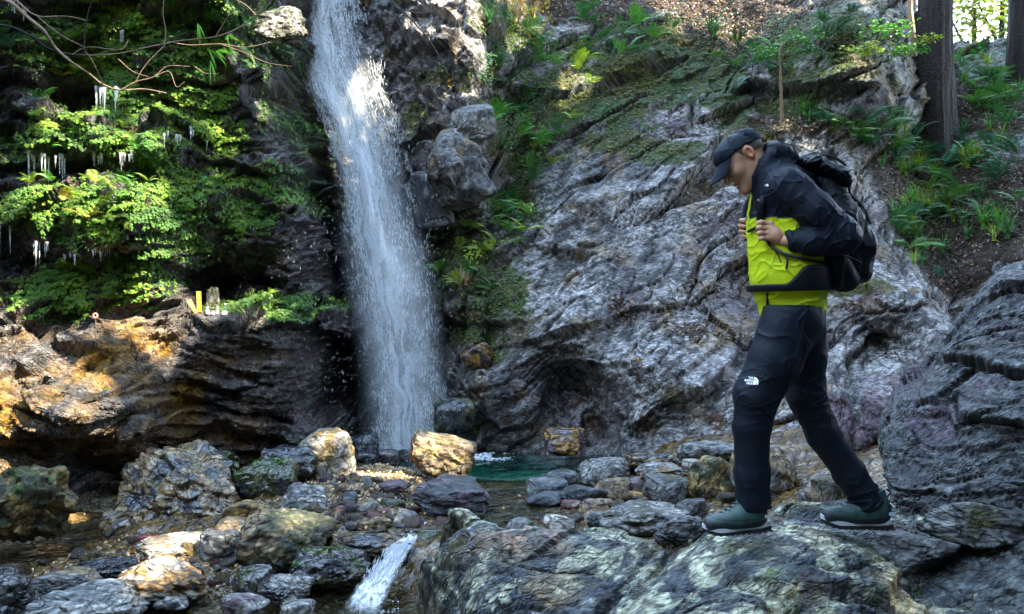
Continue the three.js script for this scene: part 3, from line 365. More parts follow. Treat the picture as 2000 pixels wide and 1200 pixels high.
{
  const R = rng(11), gauss = () => (R() + R() + R() + R() - 2) / 0.82, N = 52000, m = new THREE.InstancedMesh(dropGeo, sprayMat, N), M = new THREE.Matrix4(), Q = new THREE.Quaternion(), up = V(0, 1, 0); let n = 0;
  for (let i = 0; i < N; i++) {
    const t = Math.pow(R(), 1.35), [py, l, r, c, sp, D] = fallAt(t), loose = R() < 0.3; let u = loose ? R() * 1.12 - 0.06 : c + gauss() * sp * 0.75; if (u < -0.05) u = R() * 0.3;
    const px = lerp(l, r, u) + 9 * noise3(u * 2, py * 0.011, 6) + (loose ? (R() - 0.5) * 16 : 0), z = D + (R() - 0.5) * 0.35, p = P(px, py, z), f2 = fallAt(t + 0.03), p2 = P(lerp(f2[1], f2[2], u), f2[0], z), dir = p.clone().sub(p2).normalize();
    // threads of water: keep drops where the pulsing strands run
    const strand = noise3(u * 7, py * 0.006 - u, 3) + 0.6 * noise3(u * 22, py * 0.012, 8); if (!loose && strand < -0.35 + 0.2 * R()) continue; if (loose && noise3(px * 0.03, py * 0.02, z) < -0.25) continue;
    const w = lerp(0.0014, 0.0042, R() * R()) * (loose ? 0.85 : 1), len = lerp(0.008, 0.06, R() * R()) * lerp(0.7, 1.25, t);
    Q.setFromUnitVectors(up, dir); M.compose(p, Q, V(w, len, w)); m.setMatrixAt(n++, M);
  }
  m.count = n; m.name = 'waterfall_spray'; tag(m, 'falling threads and drops of the waterfall', 'spray', null, 'stuff'); scene.add(shadow(m));
}
{ // veils of falling water, thin curved sheets torn into strands
  const S = 512, d = new Uint8Array(S * S * 4);
  for (let j = 0; j < S; j++) for (let i = 0; i < S; i++) {
    const u = i / S, v = j / S, c = 0.33 + 0.14 * (1 - v), core = Math.exp(-(((u - c) / 0.26) ** 2)), edge = smooth(0, 0.14, u) * smooth(1, 0.8, u);
    const st = 0.5 + 0.5 * fbm(u * 26, v * 7 + u * 2, 5, 4), fine = 0.5 + 0.5 * fbm(u * 80, v * 24, 9, 2);
    const a = edge * clamp((core * 0.95 + 0.12) * (0.2 + 1.3 * st * st + 0.55 * (fine - 0.5))) * (0.35 + 0.65 * smooth(0.1, 0.6, v)) * (0.6 + 0.4 * smooth(0.98, 0.75, v)), o = (j * S + i) * 4; d[o] = d[o + 1] = d[o + 2] = clamp(a) * 255; d[o + 3] = 255;
  }
  const at = new THREE.DataTexture(d, S, S); at.magFilter = THREE.LinearFilter; at.needsUpdate = true;
  const mat = std({ color: new THREE.Color().setRGB(0.84, 0.87, 0.9), roughness: 0.6, alphaMap: at, transparent: true, opacity: 0.44, side: DS, depthWrite: false });
  const root = new THREE.Group();
  for (let k = 0; k < 3; k++) {
    const NU = 26, NV = 90, pos = [], uv = [], ix = [];
    for (let j = 0; j <= NV; j++) { const t = j / NV, [py, l, r, , , D] = fallAt(t); for (let i = 0; i <= NU; i++) { const u = i / NU, p = P(lerp(l - 4, r + 4, u), py, D + (k - 1) * 0.13 + 0.12 * noise3(u * 5, t * 4, k * 7) + 0.3 * (u - 0.4) ** 2); pos.push(p.x, p.y, p.z); uv.push(k === 1 ? clamp(u * 0.96 + 0.02) : clamp(u + 0.03 * (k - 1)), 1 - t); } }
    for (let j = 0; j < NV; j++) for (let i = 0; i < NU; i++) { const a = j * (NU + 1) + i, b = a + 1, c = a + NU + 1; ix.push(a, c, b, b, c, c + 1); }
    const g = new THREE.BufferGeometry(); g.setAttribute('position', new THREE.Float32BufferAttribute(pos, 3)); g.setAttribute('uv', new THREE.Float32BufferAttribute(uv, 2)); g.setIndex(ix); g.computeVertexNormals(); part(root, g, mat, 'water_veil');
  }
  { // fine mist round the lower fall
    const S2 = 256, d2 = new Uint8Array(S2 * S2 * 4); for (let j = 0; j < S2; j++) for (let i = 0; i < S2; i++) { const u = i / S2, v = j / S2, a = smooth(0, 0.35, u) * smooth(1, 0.65, u) * smooth(1, 0.5, v) * (0.35 + 0.9 * (0.5 + 0.5 * fbm(u * 6, v * 5, 3, 4))), o = (j * S2 + i) * 4; d2[o] = d2[o + 1] = d2[o + 2] = clamp(a) * 255; d2[o + 3] = 255; }
    const t2 = new THREE.DataTexture(d2, S2, S2); t2.magFilter = THREE.LinearFilter; t2.needsUpdate = true; const mm = std({ color: new THREE.Color().setRGB(0.8, 0.84, 0.88), roughness: 1, alphaMap: t2, transparent: true, opacity: 0.11, side: DS, depthWrite: false });
    for (let k = 0; k < 3; k++) { const NU = 12, NV = 30, pos = [], uv = [], ix = []; for (let j = 0; j <= NV; j++) { const t = lerp(0.42, 1, j / NV), [py, l, r, , , D] = fallAt(t); for (let i = 0; i <= NU; i++) { const u = i / NU, p = P(lerp(l - 26 - k * 10, r + 24 + k * 8, u), py, D - 0.2 + k * 0.25 + 0.15 * noise3(u * 3, t * 3, k)); pos.push(p.x, p.y, p.z); uv.push(k % 2 ? 1 - u : u, 1 - j / NV); } }
      for (let j = 0; j < NV; j++) for (let i = 0; i < NU; i++) { const a = j * (NU + 1) + i, b = a + 1, c = a + NU + 1; ix.push(a, c, b, b, c, c + 1); } const g = new THREE.BufferGeometry(); g.setAttribute('position', new THREE.Float32BufferAttribute(pos, 3)); g.setAttribute('uv', new THREE.Float32BufferAttribute(uv, 2)); g.setIndex(ix); g.computeVertexNormals(); part(root, g, mm, 'mist'); }
  }
  structure(root, 'waterfall', 'white waterfall dropping into the pool');
}
{ // single drops: drip beside the fall, splash at its foot
  const R = rng(5), N = 5200, m = new THREE.InstancedMesh(dropGeo, sprayMat, N), M = new THREE.Matrix4(), Q = new THREE.Quaternion(); let n = 0;
  for (let i = 0; i < 900; i++) { const px = 690 - Math.abs((R() + R() + R() - 1.5) * 260) + (R() < 0.4 ? 150 + R() * 60 : 0), py = lerp(380, 870, R()), p = P(px, py, lerp(9.2, 10.9, R())), w = lerp(0.001, 0.0026, R() * R()); M.compose(p, Q, V(w, w * lerp(3, 10, R()), w)); m.setMatrixAt(n++, M); }
  for (let i = 0; i < 4200; i++) { const a = R() * 6.28, r = Math.abs(R() + R() - 1) * 0.95, h = Math.pow(R(), 1.7) * 0.75 * Math.exp(-r * 1.4), p = FALL_FOOT.clone().add(V(Math.cos(a) * r * 1.2, h, Math.sin(a) * r * 0.6)); p.y = h + 0.005; const w = lerp(0.0009, 0.0036, R() ** 3); M.compose(p, Q, V(w, w * lerp(1, 3, R()), w)); m.setMatrixAt(n++, M); }
  m.count = n; m.name = 'water_drops'; tag(m, 'loose drops beside and below the waterfall', 'drops', null, 'stuff'); scene.add(shadow(m));
}
{ // little cascade between the stones and foam below it
  const R = rng(21), N = 5200, m = new THREE.InstancedMesh(dropGeo, sprayMat, N), M = new THREE.Matrix4(), Q = new THREE.Quaternion(), E = new THREE.Euler(); let n = 0;
  const top = [P(815, 1052, 6.5), P(770, 1068, 6.42)], foot = [P(775, 1125, 6.15), P(715, 1132, 6.12)];
  for (let i = 0; i < 900; i++) { const st = Math.floor(R() * 6), u = clamp(0.08 + st * 0.17 + (R() + R() - 1) * 0.11, -0.05, 1.05), t = R() ** (0.7 + 0.25 * (st % 3)), a = top[0].clone().lerp(top[1], u), b = foot[0].clone().lerp(foot[1], u), p = a.lerp(b, t); p.y += 0.05 * Math.sin(t * 3) + (R() - 0.5) * 0.03; p.z += (R() - 0.5) * 0.08; if (noise3(u * 11, t * 2.5, 4) < 0.1 * R() && R() < 0.85) continue; p.x += (R() - 0.5) * 0.05 * t; p.z += (R() - 0.3) * 0.12 * t; const w = lerp(0.001, 0.0038, R() ** 3); Q.setFromEuler(E.set(0.3, 0, -0.5 + 0.3 * R())); M.compose(p, Q, V(w, lerp(0.008, 0.03, R()), w)); m.setMatrixAt(n++, M); }
  for (let i = 0; i < 700; i++) { const t = Math.pow(R(), 1.4), c = P(lerp(748, 700, t), lerp(1128, 1205, t), lerp(6.12, 5.6, t)), p = V(c.x + (R() + R() - 1) * lerp(0.13, 0.2, t), -0.298 + R() * 0.008, c.z + (R() - 0.5) * 0.08); if (fbm(p.x * 9, p.z * 9, 3, 3) < 0.0 + t * 0.25 + 0.1 * R()) continue; const w = lerp(0.0012, 0.004, R() ** 2); Q.identity(); M.compose(p, Q, V(w * 1.6, w * 0.7, w * 1.6)); m.setMatrixAt(n++, M); }
  for (let i = 0; i < 700 && n < N; i++) { const c = P(930, 888, 10.0), p = V(c.x + (R() + R() - 1) * 0.4, 0.006 + R() * 0.012, c.z + (R() - 0.5) * 0.5); if (noise3(p.x * 5, p.z * 5, 3) < 0) continue; const w = lerp(0.003, 0.01, R() * R()); Q.identity(); M.compose(p, Q, V(w * 1.7, w * 0.6, w * 1.7)); m.setMatrixAt(n++, M); }
  m.count = n; m.name = 'white_water'; tag(m, 'white water and foam of the small cascade between stones', 'foam', null, 'stuff'); scene.add(shadow(m));
  // the sheet that slides over the lip and runs out as foam on the lower water
  const path = [[812, 1046, 6.62, 0.05], [795, 1058, 6.5, 0.09], [776, 1085, 6.36, 0.11], [757, 1110, 6.24, 0.12], [743, 1130, 6.12, 0.14], [730, 1150, 5.98, 0.17], [715, 1175, 5.8, 0.19], [700, 1208, 5.56, 0.2]].map(([x, y, D, w]) => [P(x, y, D), w]), S = 256, d = new Uint8Array(S * S * 4);
  for (let j = 0; j < S; j++) for (let i = 0; i < S; i++) { const u = i / S, v = 1 - j / S, run = smooth(0.5, 0.62, v), a = smooth(0, 0.22, u) * smooth(1, 0.78, u) * clamp(lerp(1.5 * (0.5 + 0.5 * fbm(u * 13, v * 5, 3, 4)) - 0.32, 1.6 * (0.5 + 0.5 * fbm(u * 7, v * 14, 5, 4)) - 0.42, run)) * smooth(1, 0.82, v) * smooth(0, 0.06, v), o = (j * S + i) * 4; d[o] = d[o + 1] = d[o + 2] = clamp(a) * 255; d[o + 3] = 255; }
  const tx = new THREE.DataTexture(d, S, S); tx.magFilter = THREE.LinearFilter; tx.needsUpdate = true; const cm = std({ color: new THREE.Color().setRGB(0.82, 0.86, 0.9), roughness: 0.4, alphaMap: tx, transparent: true, opacity: 0.72, side: DS, depthWrite: false }), root = new THREE.Group();
  for (let k = 0; k < 2; k++) { const NU = 14, NV = 70, pos = [], uv = [], ix = [], curve = new THREE.CatmullRomCurve3(path.map(p => p[0])); for (let j = 0; j <= NV; j++) { const t = j / NV, c = curve.getPoint(t), q2 = t * (path.length - 1), i0 = Math.min(path.length - 2, Math.floor(q2)), w = lerp(path[i0][1], path[i0 + 1][1], q2 - i0); for (let i = 0; i <= NU; i++) { const u = i / NU; pos.push(c.x + (u - 0.5) * 2 * w * 0.62, Math.max(c.y + 0.02 * fbm(u * 5, t * 8, k * 5, 3) + k * 0.012, -0.292 + k * 0.004), c.z + (u - 0.5) * 0.14); uv.push(k ? 1 - u : u, 1 - t); } }
    for (let j = 0; j < NV; j++) for (let i = 0; i < NU; i++) { const a = j * (NU + 1) + i, b = a + 1, c = a + NU + 1; ix.push(a, c, b, b, c, c + 1); } const g = new THREE.BufferGeometry(); g.setAttribute('position', new THREE.Float32BufferAttribute(pos, 3)); g.setAttribute('uv', new THREE.Float32BufferAttribute(uv, 2)); g.setIndex(ix); g.computeVertexNormals(); part(root, g, cm, 'water_veil'); }
  structure(root, 'cascade', 'small white cascade between the stones');
}
// ---------------------------------------------------------------- boulders and stones
const stonePal = {
  grey: [[0.10, 0.105, 0.115], [0.30, 0.31, 0.32]], pale: [[0.22, 0.22, 0.225], [0.52, 0.52, 0.5]], dark: [[0.028, 0.032, 0.042], [0.11, 0.12, 0.14]], tan: [[0.20, 0.14, 0.085], [0.46, 0.36, 0.24]], orange: [[0.24, 0.12, 0.04], [0.52, 0.32, 0.13]], gold: [[0.20, 0.13, 0.045], [0.46, 0.34, 0.16]],
  white: [[0.34, 0.31, 0.28], [0.66, 0.62, 0.56]], red: [[0.16, 0.05, 0.05], [0.32, 0.12, 0.12]], mauve: [[0.12, 0.085, 0.115], [0.30, 0.23, 0.28]], mossy: [[0.03, 0.035, 0.014], [0.14, 0.14, 0.07]], blue: [[0.05, 0.06, 0.08], [0.17, 0.2, 0.24]],
};
function stoneGeo(seed, rx, ry, rz, o = {}) {
  const { n = 16, round = 8, pal: pn = 'grey', second, moss = 0, rough = 1, sink = 0.12, veins = 0.5 } = o, R = rng(seed * 7919 + 3), planes = [], K = 8 + Math.floor(R() * 6);
  for (let i = 0; i < K; i++) { const a = R() * 6.283, y = R() * 2 - 1, s = Math.sqrt(1 - y * y); planes.push([s * Math.cos(a), y, s * Math.sin(a), lerp(0.74, 1.02, R())]); }
  planes.push([1, 0, 0, 1], [-1, 0, 0, 1], [0, 1, 0, 0.98], [0, 0, 1, 1], [0, 0, -1, 1], [0, -1, 0, 0.9]);
  const pos = [], idx = [], uv = [], col = [], f = [[1, 0, 0], [-1, 0, 0], [0, 1, 0], [0, -1, 0], [0, 0, 1], [0, 0, -1]], S = Math.max(rx, ry, rz), c0 = stonePal[pn][0], c1 = stonePal[pn][1], s2 = second && stonePal[second], bedA = R() * 3, q0 = seed * 1.7;
  for (const [ax, ay, az] of f) {
    const base = pos.length / 3, t1 = [ay, az, ax], t2 = [az, ax, ay];
    for (let j = 0; j <= n; j++) for (let i = 0; i <= n; i++) {
      const u = Math.tan((i / n - 0.5) * Math.PI / 2), v = Math.tan((j / n - 0.5) * Math.PI / 2); let x = ax + u * t1[0] + v * t2[0], y = ay + u * t1[1] + v * t2[1], z = az + u * t1[2] + v * t2[2]; const l = Math.hypot(x, y, z); x /= l; y /= l; z /= l;
      let sum = 0; for (const [a, b, c, d] of planes) { const k = x * a + y * b + z * c; if (k > 0.02) sum += Math.pow(k / d, round); } let r = Math.pow(sum, -1 / round);
      const wx = x * rx, wy = y * ry, wz = z * rz;
      r *= 1 + rough * (0.09 * fbm(x * 1.6 + q0, y * 1.6, z * 1.6, 3) + 0.035 * (ridged(x * 3.1 + q0, (y + x * Math.sin(bedA)) * 7, z * 3.1, 3) - 0.5) + 0.012 * fbm(wx * 40, wy * 70 + q0, wz * 40, 2) / Math.max(0.4, S * 4));
      if (n >= 22) { const c = cells(x * 1.9 + q0, (y + x * Math.sin(bedA) * 0.5) * 3.2, z * 1.9, seed); r *= 1 + rough * ((c.h - 0.5) * 0.12 + (c.dx * (c.h2 - 0.5) + c.dy * (c.h3 - 0.5) * 0.5) * 0.12 - smooth(0.08, 0, c.f2 - c.f1) * 0.025); }
      const X = wx * r, Y = wy * r, Z = wz * r; pos.push(X, Y, Z); uv.push((u * 0.6 + q0) * S, (v * 0.6) * S);
      const b = fbm(X * 7 + q0, (Y + X * Math.sin(bedA) * 0.7) * 17, Z * 7, 3), e = fbm(X * 26, Y * 40 + q0, Z * 26, 2), a = fbm(X * 3 + q0, Y * 3, Z * 3, 3);
      let k = mix3(c0, c1, clamp(0.45 + b * veins * 1.6 + e * 0.35 + a * 0.3)); if (s2) k = mix3(k, mix3(s2[0], s2[1], clamp(0.5 + e)), smooth(-0.05, 0.25, fbm(X * 4 + q0 + 9, Y * 4, Z * 4, 3))); k = mix3(k, [0.03, 0.03, 0.032], smooth(0.42, 0.62, fbm(X * 12 + 3, Y * 22 + q0, Z * 12, 2)) * 0.7);
      if (moss) k = mix3(k, mossColor(V(X + q0, Y, Z)), smooth(0.1, 0.4, moss - 0.55 + 0.55 * fbm(X * 6 + q0, Y * 6, Z * 6, 3) + 0.3 * y)); k = vivid(k, 1.2); col.push(k[0], k[1], k[2]);
    }
    for (let j = 0; j < n; j++) for (let i = 0; i < n; i++) { const a = base + j * (n + 1) + i, b = a + 1, c = a + n + 1; idx.push(a, b, c + 1, a, c + 1, c); }
  }
  const g = new THREE.BufferGeometry(); g.setAttribute('position', new THREE.Float32BufferAttribute(pos, 3)); g.setAttribute('uv', new THREE.Float32BufferAttribute(uv, 2)); g.setAttribute('color', new THREE.Float32BufferAttribute(col, 3)); g.setIndex(idx); g.computeVertexNormals();
  // heal the seams between the six sides
  const na = g.attributes.normal, map = new Map(); for (let i = 0; i < na.count; i++) { const k = `${Math.round(pos[i * 3] * 1e4)},${Math.round(pos[i * 3 + 1] * 1e4)},${Math.round(pos[i * 3 + 2] * 1e4)}`; if (map.has(k)) map.get(k).push(i); else map.set(k, [i]); }
  for (const l of map.values()) if (l.length > 1) { const s = V(0, 0, 0); for (const i of l) s.add(V(na.getX(i), na.getY(i), na.getZ(i))); s.normalize(); for (const i of l) na.setXYZ(i, s.x, s.y, s.z); }
  return g;
}
let stoneSeed = 1;
// a boulder that fills the given part of the picture at distance D
function boulder(name, label, x0, y0, x1, y1, D, o = {}) {
  const c = P((x0 + x1) / 2, (y0 + y1) / 2, D), rx = (x1 - x0) / 2 * D / FOCAL * 1.04, ry = (y1 - y0) / 2 * D / FOCAL * 1.06, seed = o.seed ?? stoneSeed++;
  const m = new THREE.Mesh(stoneGeo(seed, rx, ry, o.rz ?? rx * 0.85, { n: Math.round(clamp((x1 - x0) / 4.2, 12, 34)), ...o }), o.wet ? stoneWet : stoneDry); m.position.copy(c); m.rotation.z = o.tilt ?? 0; m.rotation.y = o.turn ?? 0;
  return put(m, name, label, 'rock');
}
const bld = boulder;
bld('boulder', 'rounded boulder with lichen-white face beside the waterfall foot', 568, 842, 692, 932, 8.75, { pal: 'white', second: 'gold', round: 14, rough: 0.7, seed: 41 });
bld('boulder', 'rounded ochre boulder right of the gravel bank below the fall', 803, 853, 922, 936, 8.75, { pal: 'tan', second: 'gold', round: 10, rough: 0.8, seed: 42, tilt: -0.2 });
bld('boulder', 'wide flat dark boulder at the edge of the shallow pool', 803, 935, 958, 1000, 7.5, { pal: 'dark', second: 'mauve', round: 16, rough: 0.8 });
bld('boulder', 'low dark wet rock at the foot of the waterfall', 735, 876, 785, 918, 9.6, { pal: 'dark', second: 'mauve', wet: 1 });
bld('rock', 'small purple wet rock behind the gravel bank', 780, 884, 812, 908, 9.7, { pal: 'mauve', wet: 1 });
bld('rock', 'pointed dark rock left of the waterfall foot', 690, 884, 745, 915, 9.9, { pal: 'dark', wet: 1 });
bld('boulder', 'smoky spray-wet boulder against the fall foot', 688, 846, 738, 895, 10.1, { pal: 'blue', wet: 1, round: 14 });
bld('boulder', 'tall orange and white boulder standing in the stream', 233, 1090, 402, 1182, 6.1, { pal: 'white', second: 'orange', round: 12, seed: 61, tilt: -0.15 });
bld('boulder', 'pale grey humped boulder at the near bank of the stream', 78, 1144, 277, 1230, 5.75, { pal: 'pale', second: 'grey', seed: 62, tilt: 0.1 });
bld('boulder', 'flat brown-grey boulder behind the pale humped one', 58, 1113, 205, 1175, 6.25, { pal: 'grey', second: 'tan', seed: 63 });
bld('boulder', 'teal-grey boulder beside the near left bank', -60, 1120, 75, 1215, 5.8, { pal: 'dark', second: 'grey', wet: 1, seed: 64 });
bld('boulder', 'sunlit cream block with a dark red end', 262, 1050, 396, 1105, 6.85, { pal: 'white', second: 'tan', round: 18, seed: 65 });
bld('rock', 'dark red flat stone behind the cream block', 255, 1044, 325, 1080, 7.1, { pal: 'red', wet: 1 });
bld('boulder', 'dark angular slab lying between the cream block and the flat boulder', 150, 1088, 268, 1138, 6.6, { pal: 'dark', wet: 1, tilt: 0.2 });
bld('boulder', 'grey angular boulder right of the cream block', 388, 1038, 482, 1112, 6.75, { pal: 'grey', second: 'dark' });
bld('boulder', 'large dark boulder with dry tan crown in midstream', 482, 988, 648, 1116, 6.7, { pal: 'mossy', second: 'tan', moss: 0.3, round: 10, seed: 70, tilt: -0.1 });
bld('boulder', 'wet black mossy boulder beside the little cascade', 578, 1070, 718, 1160, 6.35, { pal: 'dark', second: 'mossy', moss: 0.45, wet: 1, round: 9, seed: 71 });
bld('boulder', 'brown rock ledge lying under the overflow of the pool', 645, 1040, 792, 1082, 6.75, { pal: 'tan', second: 'dark', wet: 1, round: 14 });
bld('boulder', 'grey banded boulder with white streaks on the gravel bank', 550, 950, 642, 1012, 7.4, { pal: 'pale', second: 'grey', round: 12, veins: 1 });
bld('boulder', 'yellow-brown block left of the banded boulder', 440, 978, 528, 1026, 7.2, { pal: 'gold', second: 'mauve', round: 16 });
bld('boulder', 'upright dark mossy rock left of the white-faced boulder', 465, 895, 578, 1000, 7.9, { pal: 'mossy', second: 'dark', moss: 0.55, wet: 1, round: 9, seed: 75 });
bld('boulder', 'black wet rock under the white-faced boulder', 520, 876, 612, 940, 8.4, { pal: 'dark', wet: 1, round: 12 });
bld('outcrop', 'broken brown outcrop with moss and dead leaves by the stream', 240, 885, 460, 1075, 7.75, { pal: 'tan', second: 'dark', moss: 0.3, round: 14, rough: 1.35, seed: 76, n: 56, rz: 0.4, wet: 1 });
bld('boulder', 'dark mossy rock at the back of the brown outcrop', 370, 875, 470, 990, 8.2, { pal: 'mossy', second: 'dark', moss: 0.6, wet: 1, rough: 1.5, seed: 77 });
bld('boulder', 'mossy bank boulder under the leaning cliff foot', -40, 905, 130, 1060, 7.3, { pal: 'mossy', second: 'gold', moss: 0.5, rough: 1.5, seed: 78, n: 36 });
bld('rock', 'orange stone between the tan-crowned boulder and the cascade', 622, 1008, 662, 1042, 7.0, { pal: 'orange' });
bld('rock', 'smooth tan stone above the cascade', 693, 1009, 764, 1042, 6.95, { pal: 'tan', second: 'gold', round: 12, rough: 0.6 });
bld('rock', 'small crimson stone beside the tan stone', 735, 992, 764, 1010, 7.1, { pal: 'red' });
bld('rock', 'grey-green stone behind the crimson stone', 742, 974, 792, 1002, 7.3, { pal: 'grey', second: 'mossy' });
bld('rock', 'brown wedge stone at the lip of the overflow', 756, 992, 815, 1038, 7.0, { pal: 'tan', second: 'dark', wet: 1, tilt: -0.4 });
bld('rock', 'dark blue-grey round stone on the gravel bank', 664, 963, 697, 992, 7.5, { pal: 'blue' });
bld('rock', 'mauve stone right of the banded boulder', 642, 985, 680, 1018, 7.3, { pal: 'mauve', second: 'red' });
bld('rock', 'grey pointed stone behind the smooth tan stone', 680, 982, 742, 1016, 7.25, { pal: 'grey', second: 'tan', tilt: 0.3 });
bld('rock', 'purple stone at the top of the gravel bank', 740, 940, 800, 966, 7.9, { pal: 'mauve', second: 'dark' });
bld('boulder', 'brown boulder left of the tan-crowned boulder', 418, 1010, 490, 1050, 7.0, { pal: 'tan', second: 'grey' });
bld('boulder', 'grey flat boulder lying in the near stream', 505, 1120, 610, 1180, 6.1, { pal: 'dark', second: 'pale', wet: 1, tilt: -0.15 });
bld('boulder', 'rounded grey boulder upstream of the flat one', 458, 1108, 530, 1158, 6.3, { pal: 'grey', second: 'mossy', wet: 1 });
bld('rock', 'small pale stone at the near edge of the stream', 442, 1158, 528, 1200, 5.85, { pal: 'pale', second: 'mauve' });
bld('rock', 'pale grey stone below the small cascade', 538, 1172, 612, 1225, 5.7, { pal: 'pale', wet: 1 });
bld('rock', 'small blue-white stone leaning on the orange boulder', 303, 1160, 372, 1190, 5.95, { pal: 'blue', second: 'pale', wet: 1 });
bld('boulder', 'pale round boulder at the right end of the pool', 1134, 890, 1232, 950, 8.5, { pal: 'pale', second: 'grey', round: 13, rough: 0.6 });
bld('boulder', 'dark humped boulder left of the pale round one', 1055, 922, 1135, 965, 8.2, { pal: 'dark', second: 'grey' });
bld('boulder', 'smooth grey boulder half in the pool', 1028, 936, 1114, 988, 7.9, { pal: 'blue', second: 'grey', round: 14, rough: 0.6 });
bld('rock', 'small blue-grey stone with its foot in the pool', 1028, 964, 1096, 994, 7.65, { pal: 'blue', round: 14, rough: 0.6 });
bld('boulder', 'blue-black smooth boulder below the ochre cobble', 1088, 948, 1184, 996, 7.7, { pal: 'dark', second: 'blue', round: 14, rough: 0.6 });
bld('boulder', 'cracked ochre cobble on the blue-black boulder', 1158, 933, 1228, 980, 7.75, { pal: 'tan', second: 'gold', round: 13 });
bld('rock', 'purple stone behind the cracked ochre cobble', 1215, 934, 1272, 964, 7.9, { pal: 'mauve' });
bld('rock', 'small orange-white stone right of the ochre cobble', 1222, 960, 1264, 990, 7.5, { pal: 'orange', second: 'white' });
bld('rock', 'flat pink stone at the waterline', 1094, 979, 1136, 998, 7.5, { pal: 'red', second: 'white' });
bld('rock', 'flat brown stone right of the pink one', 1138, 977, 1196, 1004, 7.4, { pal: 'tan', second: 'mauve' });
bld('boulder', 'striped white and golden stone by the outcrop', 1058, 1006, 1118, 1048, 6.3, { pal: 'white', second: 'gold', veins: 1.4, round: 18, tilt: -0.3 });
bld('boulder', 'broad pale flat boulder behind the outcrop', 1172, 979, 1346, 1040, 6.4, { pal: 'pale', second: 'mossy', round: 11 });
bld('rock', 'blue-grey wedge stone left of the broad pale boulder', 1142, 1000, 1204, 1036, 6.5, { pal: 'blue', second: 'grey' });
bld('rock', 'grey stone left of the striped stone', 985, 1014, 1045, 1042, 6.3, { pal: 'grey', second: 'mossy' });
bld('rock', 'rough grey stone against the left lobe of the outcrop', 925, 1024, 972, 1056, 6.0, { pal: 'grey' });
bld('boulder', 'yellowish cracked block behind the hiker', 1345, 893, 1440, 998, 6.9, { pal: 'mossy', second: 'gold', round: 14, seed: 90 });
bld('boulder', 'brown leaning boulder seen between the hiker\'s legs', 1425, 875, 1560, 1015, 6.7, { pal: 'tan', second: 'grey', round: 11, seed: 91 });
bld('boulder', 'squared grey stone left of the yellowish block', 1262, 930, 1352, 988, 7.0, { pal: 'grey', second: 'mossy', round: 18 });
bld('boulder', 'dark stone below the squared grey stone', 1318, 972, 1384, 1018, 6.4, { pal: 'dark', second: 'grey' });
bld('boulder', 'long pale rock lying behind the squared stone', 1240, 908, 1345, 948, 7.7, { pal: 'pale', second: 'tan' });
bld('boulder', 'pale humped rock under the slab foot', 1315, 858, 1440, 925, 8.2, { pal: 'grey', second: 'pale', seed: 93 });
bld('rock', 'white stone beside the pale humped rock', 1332, 898, 1388, 928, 7.6, { pal: 'white', second: 'mauve' });
bld('boulder', 'dark brown boulder at the shore under the slab', 1225, 885, 1330, 925, 8.6, { pal: 'tan', second: 'dark', wet: 1 });
bld('boulder', 'rust and violet boulder at the foot of the slab', 1062, 838, 1150, 892, 9.7, { pal: 'orange', second: 'mauve', wet: 1, round: 9, seed: 94 });
bld('boulder', 'orange wet rock on the shelf beside the fall', 905, 676, 968, 730, 10.55, { pal: 'orange', second: 'dark', wet: 1, seed: 95, tilt: 0.5 });
bld('boulder', 'mossy wet boulder at the splash right of the fall', 850, 770, 930, 850, 10.3, { pal: 'dark', second: 'mossy', moss: 0.3, wet: 1, seed: 96 });
bld('boulder', 'brown boulder right of the hiker\'s front leg', 1560, 950, 1625, 1012, 6.0, { pal: 'tan', second: 'grey' });
bld('boulder', 'tan boulder by the hiker\'s rear boot', 1585, 935, 1660, 1040, 5.2, { pal: 'tan', second: 'mossy', round: 12, seed: 98 });
bld('rock', 'smooth blue-grey stone behind the front boot', 1500, 998, 1550, 1032, 5.2, { pal: 'blue', second: 'grey', round: 14, rough: 0.5 });
bld('rock', 'smooth violet-grey stone between the boots', 1543, 996, 1596, 1036, 5.1, { pal: 'mauve', second: 'blue', round: 14, rough: 0.5 });
bld('boulder', 'mauve boulder below the overhang behind the rear leg', 1608, 762, 1730, 900, 7.6, { pal: 'mauve', second: 'grey', round: 12, seed: 99 });
bld('boulder', 'dark pitted rock beside the front boot toe', 1275, 1008, 1400, 1074, 4.55, { pal: 'dark', second: 'grey', rough: 1.3, seed: 100, n: 40 });
bld('boulder', 'grey cracked block below the great rock', 1700, 1044, 1840, 1112, 4.2, { pal: 'grey', second: 'dark', round: 18, seed: 101, n: 40 });
bld('boulder', 'pointed green-grey boulder leaning on the great rock', 1828, 982, 1985, 1064, 4.15, { pal: 'grey', second: 'mossy', round: 20, seed: 102, n: 40, tilt: -0.15 });
bld('boulder', 'pale lichen boulder under the great rock behind the rear boot', 1730, 975, 1830, 1050, 4.65, { pal: 'pale', second: 'grey', seed: 103, n: 36 });
bld('boulder', 'sunlit round boulder on the cliff edge above the fall', 500, 22, 600, 86, 9.35, { pal: 'white', second: 'mossy', moss: 0.35, round: 9, seed: 104, n: 36 });
bld('boulder', 'angular pale block wedged in the rock beside the fall', 885, 203, 965, 278, 11.38, { pal: 'grey', second: 'pale', round: 44, seed: 105, rough: 0.45, tilt: 0.2 });
bld('boulder', 'jointed grey block under the angular pale block', 832, 255, 938, 348, 11.32, { pal: 'grey', second: 'tan', round: 44, seed: 106, rough: 0.45, tilt: 0.35 });
bld('boulder', 'large fractured grey block hanging beside the fall', 848, 300, 960, 408, 11.25, { pal: 'grey', second: 'dark', round: 44, seed: 107, rough: 0.45, tilt: 0.3 });
bld('boulder', 'narrow grey block at the edge of the falling water', 804, 330, 876, 452, 11.42, { pal: 'dark', second: 'grey', round: 40, seed: 108, rough: 0.45, tilt: 0.25 });
